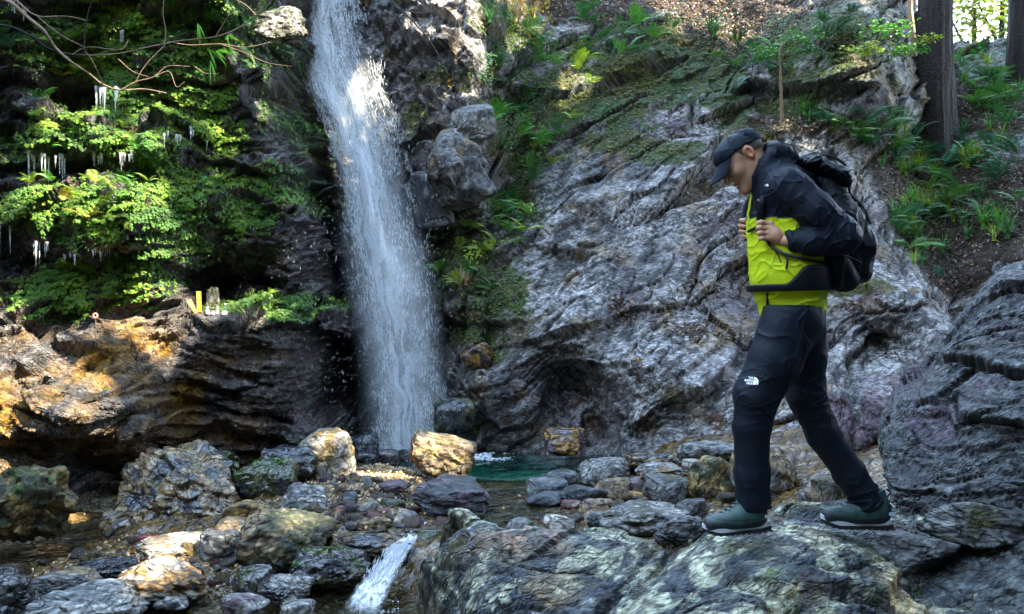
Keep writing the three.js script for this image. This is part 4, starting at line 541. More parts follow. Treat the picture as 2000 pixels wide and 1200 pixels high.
{ // cobbles of the bed and the banks
  const R = rng(77), names = ['grey', 'dark', 'tan', 'mauve', 'pale', 'blue', 'gold', 'red', 'mossy'], protos = []; for (let k = 0; k < 18; k++) protos.push(stoneGeo(300 + k, 1, 0.7, 0.85, { n: 9, pal: names[k % names.length], second: names[(k * 4 + 2) % names.length], round: 9 + k % 5 }));
  const zone = (n, x0, x1, y0, y1, s0, s1, label, group, wetShare) => { for (let i = 0; i < n; i++) { const px = lerp(x0, x1, R()), py = lerp(y0, y1, R()), { p } = onGround(bedGeo, px, py), s = lerp(s0, s1, R() * R()); const m = new THREE.Mesh(protos[Math.floor(R() * 18)], R() < wetShare ? stoneWet : stoneDry); m.position.copy(p); m.position.y += s * 0.18; m.scale.set(s, s * lerp(0.6, 1, R()), s); m.rotation.set((R() - 0.5) * 0.8, R() * 6.28, (R() - 0.5) * 0.8); put(m, 'cobble', label, 'stone', group); } };
  zone(75, 590, 830, 935, 1045, 0.03, 0.085, 'small cobble lying on the gravel bank below the fall', 'cobbles of the gravel bank', 0.4);
  zone(60, 20, 470, 1060, 1195, 0.03, 0.09, 'small wet cobble among the boulders of the near stream', 'cobbles of the near stream', 0.8);
  zone(45, 840, 1240, 930, 1030, 0.03, 0.075, 'small stone on the shallow floor of the pool', 'stones in the shallow pool', 0.8);
  zone(50, 1180, 1440, 895, 1000, 0.035, 0.1, 'small stone among the boulders right of the pool', 'stones of the right bank', 0.2);
  zone(40, 400, 720, 1010, 1150, 0.03, 0.08, 'small dark cobble between the midstream boulders', 'cobbles between the midstream boulders', 0.7);
  const zoneB = rng(9); // gravel: too fine to count
  const gg = stoneGeo(400, 1, 0.7, 0.9, { n: 3, pal: 'tan', round: 8 }), N = 5200, gm = new THREE.InstancedMesh(gg, std({ roughness: 0.7 }), N), M = new THREE.Matrix4(), Q = new THREE.Quaternion(), E = new THREE.Euler(), C = new THREE.Color();
  for (let i = 0; i < N; i++) { const near = i > 3200, x = near ? lerp(-4.2, -0.7, zoneB()) : -1.15 + (zoneB() + zoneB() - 1) * 0.95, z = near ? lerp(-7.2, -5.4, zoneB()) : -8.3 + (zoneB() + zoneB() - 1) * 1.2, qd = cellAt(bedGeo, x, z), p = pointOf(bedGeo, qd), s = lerp(0.006, 0.02, zoneB() ** 2); p.y += s * 0.3; Q.setFromEuler(E.set(zoneB() * 6, zoneB() * 6, zoneB() * 6)); M.compose(p, Q, V(s, s, s)); gm.setMatrixAt(i, M); const t = zoneB(), k = mix3([0.10, 0.075, 0.05], [0.45, 0.33, 0.2], t); gm.setColorAt(i, C.setRGB(...k)); }
  gm.name = 'gravel'; tag(gm, 'brown gravel of the stream bank', 'gravel', null, 'stuff'); scene.add(shadow(gm));
}
// ---------------------------------------------------------------- plants
const leafMat = (r, g, b, tr = 0.35) => phys({ color: new THREE.Color().setRGB(r, g, b), roughness: 0.75, transmission: tr, thickness: 0, side: DS });
const GR = { lime: leafMat(0.26, 0.38, 0.015, 0.4), fresh: leafMat(0.09, 0.29, 0.02, 0.35), green: leafMat(0.04, 0.17, 0.03, 0.3), blue: leafMat(0.03, 0.16, 0.075, 0.3), dark: leafMat(0.02, 0.08, 0.02, 0.3), gold: leafMat(0.45, 0.34, 0.03, 0.4), straw: leafMat(0.36, 0.26, 0.12, 0.2), maple: leafMat(0.16, 0.22, 0.012, 0.55) };
const bark = std({ color: new THREE.Color().setRGB(0.017, 0.013, 0.011), roughness: 0.95, bumpMap: rockBump, bumpScale: 0.03 }), paleBark = std({ color: new THREE.Color().setRGB(0.2, 0.13, 0.085), roughness: 0.85, bumpMap: rockBump, bumpScale: 0.006 }), darkTwig = std({ color: new THREE.Color().setRGB(0.035, 0.03, 0.028), roughness: 0.85 });
class Soup { constructor() { this.p = []; } tri(a, b, c) { this.p.push(a.x, a.y, a.z, b.x, b.y, b.z, c.x, c.y, c.z); } quad(a, b, c, d) { this.tri(a, b, c); this.tri(a, c, d); } geo() { const g = new THREE.BufferGeometry(); g.setAttribute('position', new THREE.Float32BufferAttribute(this.p, 3)); g.computeVertexNormals(); return g; } }
const lin = (a, b, t) => a.clone().lerp(b, t);
function leafBlade(s, base, dir, side, len, wid, droop = 0.15) { const up = V(0, 1, 0), m1 = base.clone().addScaledVector(dir, len * 0.35), m2 = base.clone().addScaledVector(dir, len * 0.7).addScaledVector(up, -droop * len * 0.4), tip = base.clone().addScaledVector(dir, len).addScaledVector(up, -droop * len); const a = m1.clone().addScaledVector(side, wid), b = m1.clone().addScaledVector(side, -wid), c = m2.clone().addScaledVector(side, wid * 0.75), d = m2.clone().addScaledVector(side, -wid * 0.75); s.tri(base, a, b); s.quad(a, c, d, b); s.tri(c, tip, d); }
function frondGeo(seed, pairs = 21) {   // unit-long fern frond growing along +x, arching down
  const R = rng(seed), s = new Soup(), at = t => V(t * (1 - 0.12 * t), 0.34 * t - 0.62 * t * t, 0.05 * Math.sin(t * 3) * (R() < 2 ? 1 : 0));
  for (let i = 0; i < 8; i++) { const a = at(i / 8), b = at((i + 1) / 8), w = 0.007 * (1 - i / 10); s.quad(a.clone().add(V(0, 0, w)), b.clone().add(V(0, 0, w * 0.8)), b.clone().add(V(0, 0, -w * 0.8)), a.clone().add(V(0, 0, -w))); }
  for (let i = 0; i < pairs; i++) { const t = 0.12 + 0.86 * i / pairs, b = at(t), tan = at(t + 0.02).sub(at(t - 0.02)).normalize(), l = 0.24 * Math.pow(Math.sin(Math.PI * (0.12 + 0.86 * t)), 0.8) * lerp(0.85, 1.1, R()); for (const z of [1, -1]) { const dir = V(tan.x * 0.55, tan.y * 0.55 + 0.06, z * 0.9).normalize(); leafBlade(s, b, dir, tan, l, 0.0145, 0.25); } }
  return s.geo();
}
const fronds = [frondGeo(1), frondGeo(2, 17), frondGeo(3, 24)];
function fern(p, n, size, mat, label, group, seed, count = 6) {
  const R = rng(seed), g = new THREE.Group(); size *= 1.35; g.position.copy(p).addScaledVector(n, 0.035); const out = n.clone().setY(Math.max(n.y, 0.1)).normalize(), face = Math.atan2(-out.z, out.x);
  for (let i = 0; i < count; i++) { const f = part(g, fronds[Math.floor(R() * 3)], mat, 'frond'), s = size * lerp(0.6, 1.1, R()); f.scale.set(s, s * lerp(0.7, 1.3, R()), s); f.rotation.set((R() - 0.5) * 0.8, face + (R() - 0.5) * 3.4, 0.25 + R() * 0.9, 'YZX'); }
  return put(g, 'fern', label, 'fern', group);
}
function tuftGeo(seed, n = 46, spread = 1) { const R = rng(seed), s = new Soup(); for (let i = 0; i < n; i++) { const a = R() * 6.283, lean = lerp(0.25, 1, R()) * spread, len = lerp(0.6, 1.1, R()), w = lerp(0.008, 0.015, R()), d = V(Math.cos(a), 0, Math.sin(a)), sd = V(-Math.sin(a), 0, Math.cos(a)); let prev = V((R() - 0.5) * 0.08, 0, (R() - 0.5) * 0.08), pw = w; for (let k = 1; k <= 5; k++) { const t = k / 5, q2 = prev.clone().setX(0).setZ(0).set(d.x * lean * t * t * len * 0.75 + d.x * 0.12 * t, len * (0.85 * t - 0.72 * t * t * lean), d.z * lean * t * t * len * 0.75 + d.z * 0.12 * t), nw = w * (1 - t) + 0.0008; s.quad(prev.clone().addScaledVector(sd, pw), q2.clone().addScaledVector(sd, nw), q2.clone().addScaledVector(sd, -nw), prev.clone().addScaledVector(sd, -pw)); prev = q2; pw = nw; } } return s.geo(); }
const tufts = [tuftGeo(1), tuftGeo(2, 60), tuftGeo(3, 34, 1.3)];
function tuft(p, size0, mat, label, group, seed, name = 'sedge_tuft') { const size = size0 * 1.45, m = new THREE.Mesh(tufts[seed % 3], mat); m.position.copy(p); m.scale.setScalar(size); m.rotation.y = seed * 1.7; return put(m, name, label, 'grass', group); }
function clumpGeo(seed, n = 70, leaf = 0.16, flat = 0.45) { const R = rng(seed), s = new Soup(); for (let i = 0; i < n; i++) { const a = R() * 6.283, r = Math.sqrt(R()), p = V(Math.cos(a) * r, (R() - 0.5) * 1.5 * (1 - r * 0.4), Math.sin(a) * r * flat), b = R() * 6.283, dir = V(Math.cos(b), (R() - 0.6) * 0.9, Math.sin(b)).normalize(), side = V(-dir.z, 0.3 * (R() - 0.5), dir.x).normalize(); leafBlade(s, p, dir, side, leaf * lerp(0.6, 1.2, R()), leaf * 0.27, 0.2); } return s.geo(); }
const clumps = [clumpGeo(1), clumpGeo(2, 90, 0.13), clumpGeo(3, 55, 0.2), clumpGeo(4, 120, 0.1)];
function shrub(p, n, size, mat, label, group, seed, name = 'leafy_shrub') { const g = new THREE.Group(); g.position.copy(p); const m = part(g, clumps[seed % 4], mat, 'foliage'); m.userData.kind = 'stuff'; m.position.copy(n).multiplyScalar(size * 0.3); m.scale.set(size, size * lerp(0.8, 1.3, hash(seed)), size); m.rotation.y = Math.atan2(n.x, n.z); m.rotation.z = hash(seed, 3) * 6; part(g, taper([V(0, -0.05, 0), n.clone().multiplyScalar(size * 0.3), n.clone().multiplyScalar(size * 0.4).add(V(size * 0.3, size * 0.4, 0))], 0.006, 0.002, 6, 5), darkTwig, 'stem'); return put(g, name, label, 'plant', group); }
function taper(pts, r0, r1, seg = 24, rad = 6, jit = 0) { const c = new THREE.CatmullRomCurve3(pts), g = new THREE.TubeGeometry(c, seg, 1, rad, false), a = g.attributes.position, v = V(0, 0, 0); for (let i = 0; i <= seg; i++) { const o = c.getPointAt(i / seg), r = lerp(r0, r1, i / seg); for (let j = 0; j <= rad; j++) { const k = i * (rad + 1) + j; v.fromBufferAttribute(a, k).sub(o).multiplyScalar(r * (1 + jit * noise3(i * 0.7, (j % rad) * 1.3, r * 50))).add(o); a.setXYZ(k, v.x, v.y, v.z); } } g.computeVertexNormals(); return g; }
{ // moss cushions: leaflets too fine to count, one mass on each wall
  const s = new Soup(), R = rng(4); for (let i = 0; i < 7; i++) { const a = i / 7 * 6.283 + R(), d = V(Math.cos(a), 0.5 + R() * 0.9, Math.sin(a)).normalize(); leafBlade(s, V(0, 0, 0), d, V(-Math.sin(a), 0, Math.cos(a)), 1, 0.26, 0.5); } const tuftlet = s.geo();
  const grow = (geo, list, bias, N, size, label, tone) => {
    const R2 = rng(N), m = new THREE.InstancedMesh(tuftlet, phys({ color: 0xffffff, roughness: 0.8, transmission: 0.25, thickness: 0, side: DS }), N), M = new THREE.Matrix4(), Q = new THREE.Quaternion(), C = new THREE.Color(), up = V(0, 1, 0); let n = 0; const { nu, nv, pos, nor } = geo.userData, p = V(0, 0, 0), nn = V(0, 0, 0);
    for (let tries = 0; n < N && tries < N * 40; tries++) { const k = Math.floor(R2() * nu * nv) * 3; p.set(pos[k], pos[k + 1], pos[k + 2]); if (p.x < -4.9 && p.z > -9.6 || p.x > 6.6 || p.y > 5.6) continue; nn.set(nor[k], nor[k + 1], nor[k + 2]); const a = mossAmount(list, p, nn, bias); if (a < 0.35 || R2() > a) continue;
      Q.setFromUnitVectors(up, nn.clone().lerp(up, 0.45).normalize()); const sz = size * lerp(0.6, 1.5, R2() ** 2); M.compose(p.clone().addScaledVector(nn, (R2() - 0.4) * 0.012).add(V((R2() - 0.5) * 0.03, (R2() - 0.5) * 0.03, (R2() - 0.5) * 0.012)), Q, V(sz, sz, sz)); m.setMatrixAt(n, M); const b = 0.5 + 0.5 * fbm(p.x * 2.2, p.y * 2.2, 7, 2), t = R2(); const k3 = tone(b, t); m.setColorAt(n, C.setRGB(...k3)); n++; }
    m.count = n; m.name = numbered('moss'); tag(m, label, 'moss', null, 'stuff'); scene.add(shadow(m));
  };
  grow(leftCliffGeo, leftMoss, 0.05, 110000, 0.0165, 'bright green moss on the ledges of the left cliff', (b, t) => mix3(mix3([0.03, 0.11, 0.004], [0.10, 0.27, 0.006], b), [0.32, 0.38, 0.008], t * t * clamp(b * 1.6 - 0.4)));
  grow(rightCliffGeo, rightMoss, -0.12, 17000, 0.019, 'olive moss on the slope right of the fall', (b, t) => mix3(mix3([0.03, 0.05, 0.006], [0.07, 0.10, 0.008], b), [0.15, 0.15, 0.012], t * t));
}
{ // dead leaves: litter too thick to count
  const s = new Soup(); leafBlade(s, V(-0.5, 0, 0), V(1, 0.1, 0).normalize(), V(0, 0.3, 1).normalize(), 1, 0.24, 0.4); const lg = s.geo(), R = rng(31), N = 15000, m = new THREE.InstancedMesh(lg, std({ roughness: 0.8, side: DS }), N), M = new THREE.Matrix4(), Q = new THREE.Quaternion(), E = new THREE.Euler(), C = new THREE.Color(); let n = 0;
  const heaps = [[1212, 600, 30, 26, 160], [1350, 640, 40, 18, 220], [1450, 655, 60, 8, 160], [1245, 720, 12, 40, 60], [1290, 600, 90, 60, 120], [1440, 480, 25, 15, 60], [1660, 590, 40, 12, 90], [1740, 700, 40, 20, 40], [1400, 560, 90, 60, 130], [1540, 700, 60, 40, 60], [1280, 270, 60, 16, 50], [1380, 70, 80, 30, 120]];
  const add = (p, nn, sz) => { Q.setFromUnitVectors(V(0, 1, 0), nn); Q.multiply(new THREE.Quaternion().setFromEuler(E.set((R() - 0.5) * 1.4, R() * 6.28, (R() - 0.5) * 1.4))); M.compose(p.addScaledVector(nn, 0.008 + R() * 0.012), Q, V(sz, sz, sz)); m.setMatrixAt(n, M); const t = R(); m.setColorAt(n++, C.setRGB(...(t < 0.72 ? mix3([0.03, 0.02, 0.015], [0.09, 0.06, 0.042], R()) : t < 0.93 ? mix3([0.12, 0.09, 0.08], [0.28, 0.22, 0.2], R()) : [0.30, 0.16, 0.06]))); };
  for (const [px, py, rx, ry, c] of heaps) for (let i = 0; i < c; i++) { const h = onWall(rightCliffGeo, px + (R() + R() - 1) * rx, py + (R() + R() - 1) * ry, 7); add(h.p, h.n, lerp(0.03, 0.06, R())); }
  const { nu, nv, pos, nor } = rightCliffGeo.userData; for (let tries = 0; n < N - 1200 && tries < 900000; tries++) { const k = Math.floor(R() * nu * nv) * 3, x = pos[k], y = pos[k + 1]; if (x < -0.6 || x > 7.2) continue; const l = inPatches(litterPatches, x, y); if (l < 0.15 + R() * 0.5) continue; add(V(x, y, pos[k + 2]), V(nor[k], nor[k + 1], nor[k + 2]), lerp(0.025, 0.055, R())); }
  for (let i = 0; i < 900 && n < N; i++) { const h = onGround(bedGeo, lerp(20, 1150, R()), lerp(960, 1190, R())); if (noise3(h.p.x * 2, 1, h.p.z * 2) < 0.1) continue; h.p.y = Math.max(h.p.y, h.p.x > -1.1 ? 0.004 : -0.29); add(h.p, V(0, 1, 0), lerp(0.025, 0.05, R())); }
  m.count = n; m.name = 'leaf_litter'; tag(m, 'brown dead leaves on the slope and between the stones', 'leaves', null, 'stuff'); scene.add(shadow(m));
}
{ // ferns, shrubs and grass on the walls
  let k = 100; const L = (px, py, size0, mat, count) => { const size = size0 * 0.72, h = onWall(leftCliffGeo, px, py, 6); return fern(h.p, h.n, size, mat, matLabel(mat, 'left'), 'ferns on the left cliff', k++, count); };
  const word = new Map([[GR.lime, 'yellow-green'], [GR.fresh, 'bright green'], [GR.green, 'mid green'], [GR.blue, 'blue-green'], [GR.dark, 'dark green'], [GR.gold, 'golden'], [GR.straw, 'straw-coloured dry'], [GR.maple, 'sunlit yellow-green']]);
  function matLabel(m, w) { return w === 'left' ? `${word.get(m)} fern hanging from the mossy left cliff` : w === 'mid' ? `${word.get(m)} fern in the green gully between fall and slab` : `${word.get(m)} fern in the leafy gully right of the slab`; }
  const R = rng(55);
  for (const [px, py, s, m] of [[150, 395, 0.2, 'lime'], [185, 380, 0.22, 'lime'], [225, 385, 0.2, 'lime'], [260, 375, 0.2, 'fresh'], [130, 405, 0.2, 'gold'], [165, 425, 0.2, 'gold'], [205, 400, 0.17, 'lime'], [290, 365, 0.16, 'lime'], [245, 350, 0.16, 'fresh'], [100, 380, 0.2, 'fresh'], [60, 375, 0.18, 'lime'], [150, 140, 0.2, 'lime'], [130, 150, 0.18, 'gold'], [305, 200, 0.16, 'lime'], [30, 95, 0.3, 'blue'], [15, 80, 0.26, 'green'], [150, 265, 0.15, 'fresh'], [240, 250, 0.15, 'lime'], [260, 270, 0.15, 'lime'], [275, 290, 0.14, 'fresh'], [90, 285, 0.15, 'fresh'], [350, 220, 0.14, 'lime'], [410, 250, 0.14, 'fresh'], [420, 355, 0.16, 'green'], [395, 365, 0.15, 'fresh'], [520, 590, 0.12, 'lime'], [480, 585, 0.12, 'fresh'], [500, 380, 0.14, 'fresh'], [465, 400, 0.14, 'green'], [130, 550, 0.14, 'green'], [215, 570, 0.14, 'green'], [105, 545, 0.13, 'fresh'], [560, 612, 0.12, 'lime'], [600, 130, 0.14, 'gold'], [540, 380, 0.12, 'fresh'], [200, 60, 0.2, 'green'], [330, 90, 0.2, 'green'], [420, 40, 0.22, 'fresh'], [480, 60, 0.2, 'green'], [380, 150, 0.18, 'green'], [285, 30, 0.2, 'blue'], [120, 60, 0.2, 'dark'], [345, 20, 0.2, 'green'], [70, 205, 0.2, 'green'], [205, 770, 0.1, 'fresh'], [330, 505, 0.13, 'lime'], [300, 460, 0.14, 'fresh']]) L(px, py, s, GR[m], 5 + Math.floor(R() * 3));
  const M = (px, py, size, mat, count = 6) => { const h = onWall(rightCliffGeo, px, py, 8); return fern(h.p, h.n, size, GR[mat], matLabel(GR[mat], 'mid'), 'ferns in the green gully', k++, count); };
  for (const [px, py, s, m] of [[955, 110, 0.25, 'green'], [990, 180, 0.28, 'green'], [970, 230, 0.26, 'fresh'], [1000, 215, 0.24, 'blue'], [985, 300, 0.26, 'green'], [1010, 270, 0.24, 'fresh'], [1050, 290, 0.24, 'fresh'], [1075, 320, 0.2, 'lime'], [1040, 350, 0.24, 'green'], [1000, 400, 0.26, 'green'], [965, 430, 0.24, 'fresh'], [935, 445, 0.22, 'lime'], [905, 440, 0.2, 'lime'], [990, 450, 0.2, 'fresh'], [920, 540, 0.22, 'green'], [905, 560, 0.2, 'lime'], [1085, 140, 0.26, 'fresh'], [1130, 150, 0.26, 'lime'], [1060, 90, 0.28, 'green'], [1020, 140, 0.26, 'dark'], [1160, 60, 0.3, 'green'], [1240, 60, 0.34, 'fresh'], [1265, 45, 0.34, 'blue'], [1210, 75, 0.3, 'green'], [1280, 80, 0.3, 'fresh'], [1190, 110, 0.24, 'dark'], [1145, 130, 0.2, 'lime'], [860, 470, 0.18, 'lime'], [1000, 480, 0.16, 'fresh'], [1100, 250, 0.2, 'green'], [1310, 60, 0.22, 'green'], [870, 560, 0.16, 'green']]) M(px, py, s, m);
  const G = (px, py, size, mat, count = 6) => { const h = onWall(rightCliffGeo, px, py, 8); return fern(h.p, h.n, size, GR[mat], matLabel(GR[mat], 'right'), 'ferns in the right gully', k++, count); };
  for (const [px, py, s, m] of [[1620, 240, 0.3, 'blue'], [1690, 240, 0.34, 'blue'], [1720, 255, 0.3, 'green'], [1650, 250, 0.28, 'green'], [1840, 330, 0.34, 'blue'], [1800, 310, 0.3, 'blue'], [1760, 300, 0.26, 'blue'], [1870, 380, 0.34, 'green'], [1900, 330, 0.3, 'green'], [1930, 290, 0.3, 'blue'], [1960, 250, 0.34, 'green'], [1990, 310, 0.34, 'dark'], [1950, 360, 0.3, 'dark'], [1985, 400, 0.3, 'green'], [1820, 370, 0.26, 'fresh'], [1860, 430, 0.26, 'green'], [1800, 420, 0.24, 'blue'], [1920, 430, 0.28, 'dark'], [1970, 120, 0.34, 'blue'], [1930, 170, 0.3, 'dark'], [1980, 200, 0.3, 'green'], [1740, 230, 0.22, 'green'], [1595, 225, 0.22, 'green']]) G(px, py, s, m);
  const T = (px, py, size, mat, label, group, wall = rightCliffGeo, name) => { const h = onWall(wall, px, py, 7); h.p.addScaledVector(h.n, 0.02); return tuft(h.p, size, GR[mat], label, group, k++, name); };
  for (const [px, py, s, m] of [[1570, 225, 0.36, 'fresh'], [1580, 240, 0.34, 'green'], [1745, 260, 0.36, 'green'], [1735, 290, 0.4, 'green'], [1690, 290, 0.34, 'green'], [1755, 340, 0.34, 'fresh'], [1780, 400, 0.34, 'fresh'], [1790, 470, 0.4, 'fresh'], [1780, 450, 0.36, 'lime'], [1920, 450, 0.44, 'fresh'], [1940, 470, 0.4, 'lime'], [1890, 470, 0.34, 'green'], [1840, 500, 0.3, 'green'], [1800, 520, 0.3, 'green'], [1830, 545, 0.26, 'blue'], [1970, 470, 0.4, 'green'], [1720, 330, 0.3, 'green'], [1850, 410, 0.34, 'lime'], [1910, 390, 0.34, 'green']]) T(px, py, s, m, `${word.get(GR[m])} arching sedge tuft in the gully right of the slab`, 'sedge tufts in the right gully');
  for (const [px, py, s, m] of [[1385, 65, 0.44, 'dark'], [1395, 80, 0.4, 'green'], [955, 55, 0.3, 'green'], [985, 395, 0.3, 'green'], [1010, 390, 0.28, 'fresh'], [1045, 300, 0.26, 'lime'], [855, 530, 0.24, 'lime'], [975, 75, 0.26, 'gold']]) T(px, py, s, m, `${word.get(GR[m])} grass tuft hanging on the slope left of the slab top`, 'grass tufts on the mid slope');
  for (const [px, py, s] of [[903, 565, 0.34], [915, 560, 0.3], [930, 625, 0.2], [1015, 20, 0.4], [1040, 35, 0.44], [1000, 45, 0.36], [715, 8, 0.26], [1070, 10, 0.36], [960, 150, 0.24]]) T(px, py, s, 'straw', 'straw-coloured dry grass hanging from the rock', 'dry grass tufts', rightCliffGeo, 'dry_grass_tuft');
  const S = (px, py, size, mat, wall, label, group, name) => { const h = onWall(wall, px, py, 7); if (wall === leftCliffGeo) { k += 4 - (k % 4) + 3; size *= 0.85; } return shrub(h.p, h.n, size, GR[mat], label, group, k++, name); };
  for (const [px, py, s, m] of [[975, 200, 0.26, 'fresh'], [1000, 240, 0.26, 'green'], [985, 280, 0.22, 'fresh'], [1030, 210, 0.24, 'blue'], [1060, 260, 0.24, 'fresh'], [1020, 320, 0.22, 'fresh'], [1000, 350, 0.22, 'green'], [960, 400, 0.18, 'fresh'], [1070, 380, 0.18, 'green'], [1065, 180, 0.24, 'green'], [1120, 130, 0.24, 'lime'], [1110, 200, 0.2, 'green'], [950, 470, 0.16, 'fresh'], [940, 130, 0.2, 'green'], [1150, 170, 0.2, 'green'], [870, 580, 0.14, 'green'], [1010, 100, 0.24, 'dark'], [1180, 40, 0.3, 'dark'], [1060, 40, 0.26, 'gold'], [1110, 300, 0.16, 'fresh'], [1340, 40, 0.24, 'dark'], [880, 155, 0.12, 'gold'], [905, 165, 0.12, 'lime'], [855, 155, 0.1, 'gold']]) S(px, py, s, m, rightCliffGeo, `${word.get(GR[m])} creeper cushion in the gully between fall and slab`, 'creepers in the green gully', 'creeper');
  for (const [px, py, s, m] of [[1955, 280, 0.3, 'dark'], [1980, 350, 0.34, 'dark'], [1930, 320, 0.26, 'green'], [1990, 430, 0.34, 'dark'], [1850, 350, 0.2, 'blue'], [1700, 270, 0.2, 'green'], [1880, 400, 0.22, 'green'], [1960, 220, 0.3, 'dark'], [1900, 100, 0.4, 'dark'], [1960, 90, 0.4, 'dark']]) S(px, py, s, m, rightCliffGeo, `${word.get(GR[m])} leafy bush in the gully right of the slab`, 'bushes in the right gully', 'bush');
  for (const [px, py, s, m] of [[520, 20, 0.22, 'fresh'], [490, 10, 0.2, 'lime'], [455, 30, 0.2, 'green'], [360, 30, 0.2, 'green'], [250, 20, 0.24, 'gold'], [230, 55, 0.2, 'lime'], [170, 30, 0.22, 'dark'], [560, 200, 0.12, 'green'], [575, 60, 0.1, 'lime'], [435, 90, 0.16, 'fresh'], [80, 120, 0.22, 'dark'], [30, 180, 0.22, 'dark'], [340, 400, 0.14, 'fresh'], [400, 340, 0.12, 'fresh'], [300, 420, 0.16, 'fresh'], [270, 410, 0.15, 'green'], [130, 440, 0.16, 'fresh'], [190, 460, 0.16, 'fresh'], [560, 600, 0.1, 'lime'], [490, 590, 0.1, 'lime'], [530, 595, 0.1, 'fresh']]) S(px, py, s, m, leftCliffGeo, `${word.get(GR[m])} leafy cushion on the left cliff`, 'leaf cushions on the left cliff', 'leaf_cushion');
}
{ // the rest of the growth in the two gullies and along the slope
  const R = rng(404); let k = 900; const pick = l => l[Math.floor(R() * l.length)];
  const grow = (n, zones, kind) => { for (let i = 0; i < n; i++) { const [x, y, rx, ry] = pick(zones), h = onWall(rightCliffGeo, x + (R() + R() - 1) * rx, y + (R() + R() - 1) * ry, 8); kind(h); } };
  const mid = [[1000, 240, 70, 130], [1070, 200, 80, 100], [1000, 400, 60, 60], [920, 500, 70, 90], [1150, 130, 130, 70], [1000, 90, 70, 80]], right = [[1850, 380, 110, 120], [1930, 330, 80, 140], [1780, 420, 60, 120], [1700, 270, 90, 50], [1950, 180, 60, 80]], top = [[1300, 90, 220, 70], [1500, 120, 100, 70], [1650, 60, 120, 60], [1900, 160, 100, 90]];
  grow(34, mid, h => fern(h.p, h.n, lerp(0.14, 0.26, R()), pick([GR.fresh, GR.lime, GR.green]), 'small fern among the creepers of the gully between fall and slab', 'small ferns in the green gully', k++, 5));
  grow(30, mid, h => shrub(h.p, h.n, lerp(0.1, 0.22, R()), pick([GR.fresh, GR.lime, GR.green, GR.blue]), 'low creeper spreading over rock between fall and slab', 'low creepers in the green gully', k++, 'creeper'));
  grow(44, right, h => fern(h.p, h.n, lerp(0.2, 0.34, R()), pick([GR.green, GR.blue, GR.fresh]), 'fern among dead leaves in the gully behind the hiker', 'small ferns in the right gully', k++, 6));
  grow(34, right, h => tuft(h.p.addScaledVector(h.n, 0.02), lerp(0.24, 0.42, R()), pick([GR.fresh, GR.green, GR.lime]), 'sedge tuft among dead leaves in the gully behind the hiker', 'small sedge tufts in the right gully', k++));
  grow(40, top, h => fern(h.p, h.n, lerp(0.16, 0.28, R()), pick([GR.green, GR.dark, GR.fresh]), 'fern on the mossy rocks at the top of the slope', 'ferns at the top of the slope', k++, 5));
  grow(30, top, h => shrub(h.p, h.n, lerp(0.12, 0.26, R()), pick([GR.green, GR.dark, GR.blue]), 'leafy plant on the mossy rocks at the top of the slope', 'leafy plants at the top of the slope', k++, 'bush'));
}
{ // bamboo leaves by the branch
  for (const [px, py, D, a] of [[405, 95, 8.2, -1.0], [420, 100, 8.2, -0.4], [410, 118, 8.2, -1.5], [385, 45, 8.4, -1.1], [440, 70, 8.4, -0.6]]) { const s = new Soup(), R = rng(px); for (let i = 0; i < 5; i++) { const b = a + (R() - 0.5) * 1.2; leafBlade(s, V(0, 0, 0), V(Math.cos(b), Math.sin(b), (R() - 0.5) * 0.8).normalize(), V(-Math.sin(b) * 0.5, Math.cos(b) * 0.5, 0.8).normalize(), 0.11 + R() * 0.06, 0.010, 0.3); } const m = new THREE.Mesh(s.geo(), GR.fresh); m.position.copy(P(px, py, D)); put(m, 'bamboo_leaves', 'bright green bamboo leaves hanging beside the bare branch', 'leaves', 'bamboo leaf sprays'); }
}
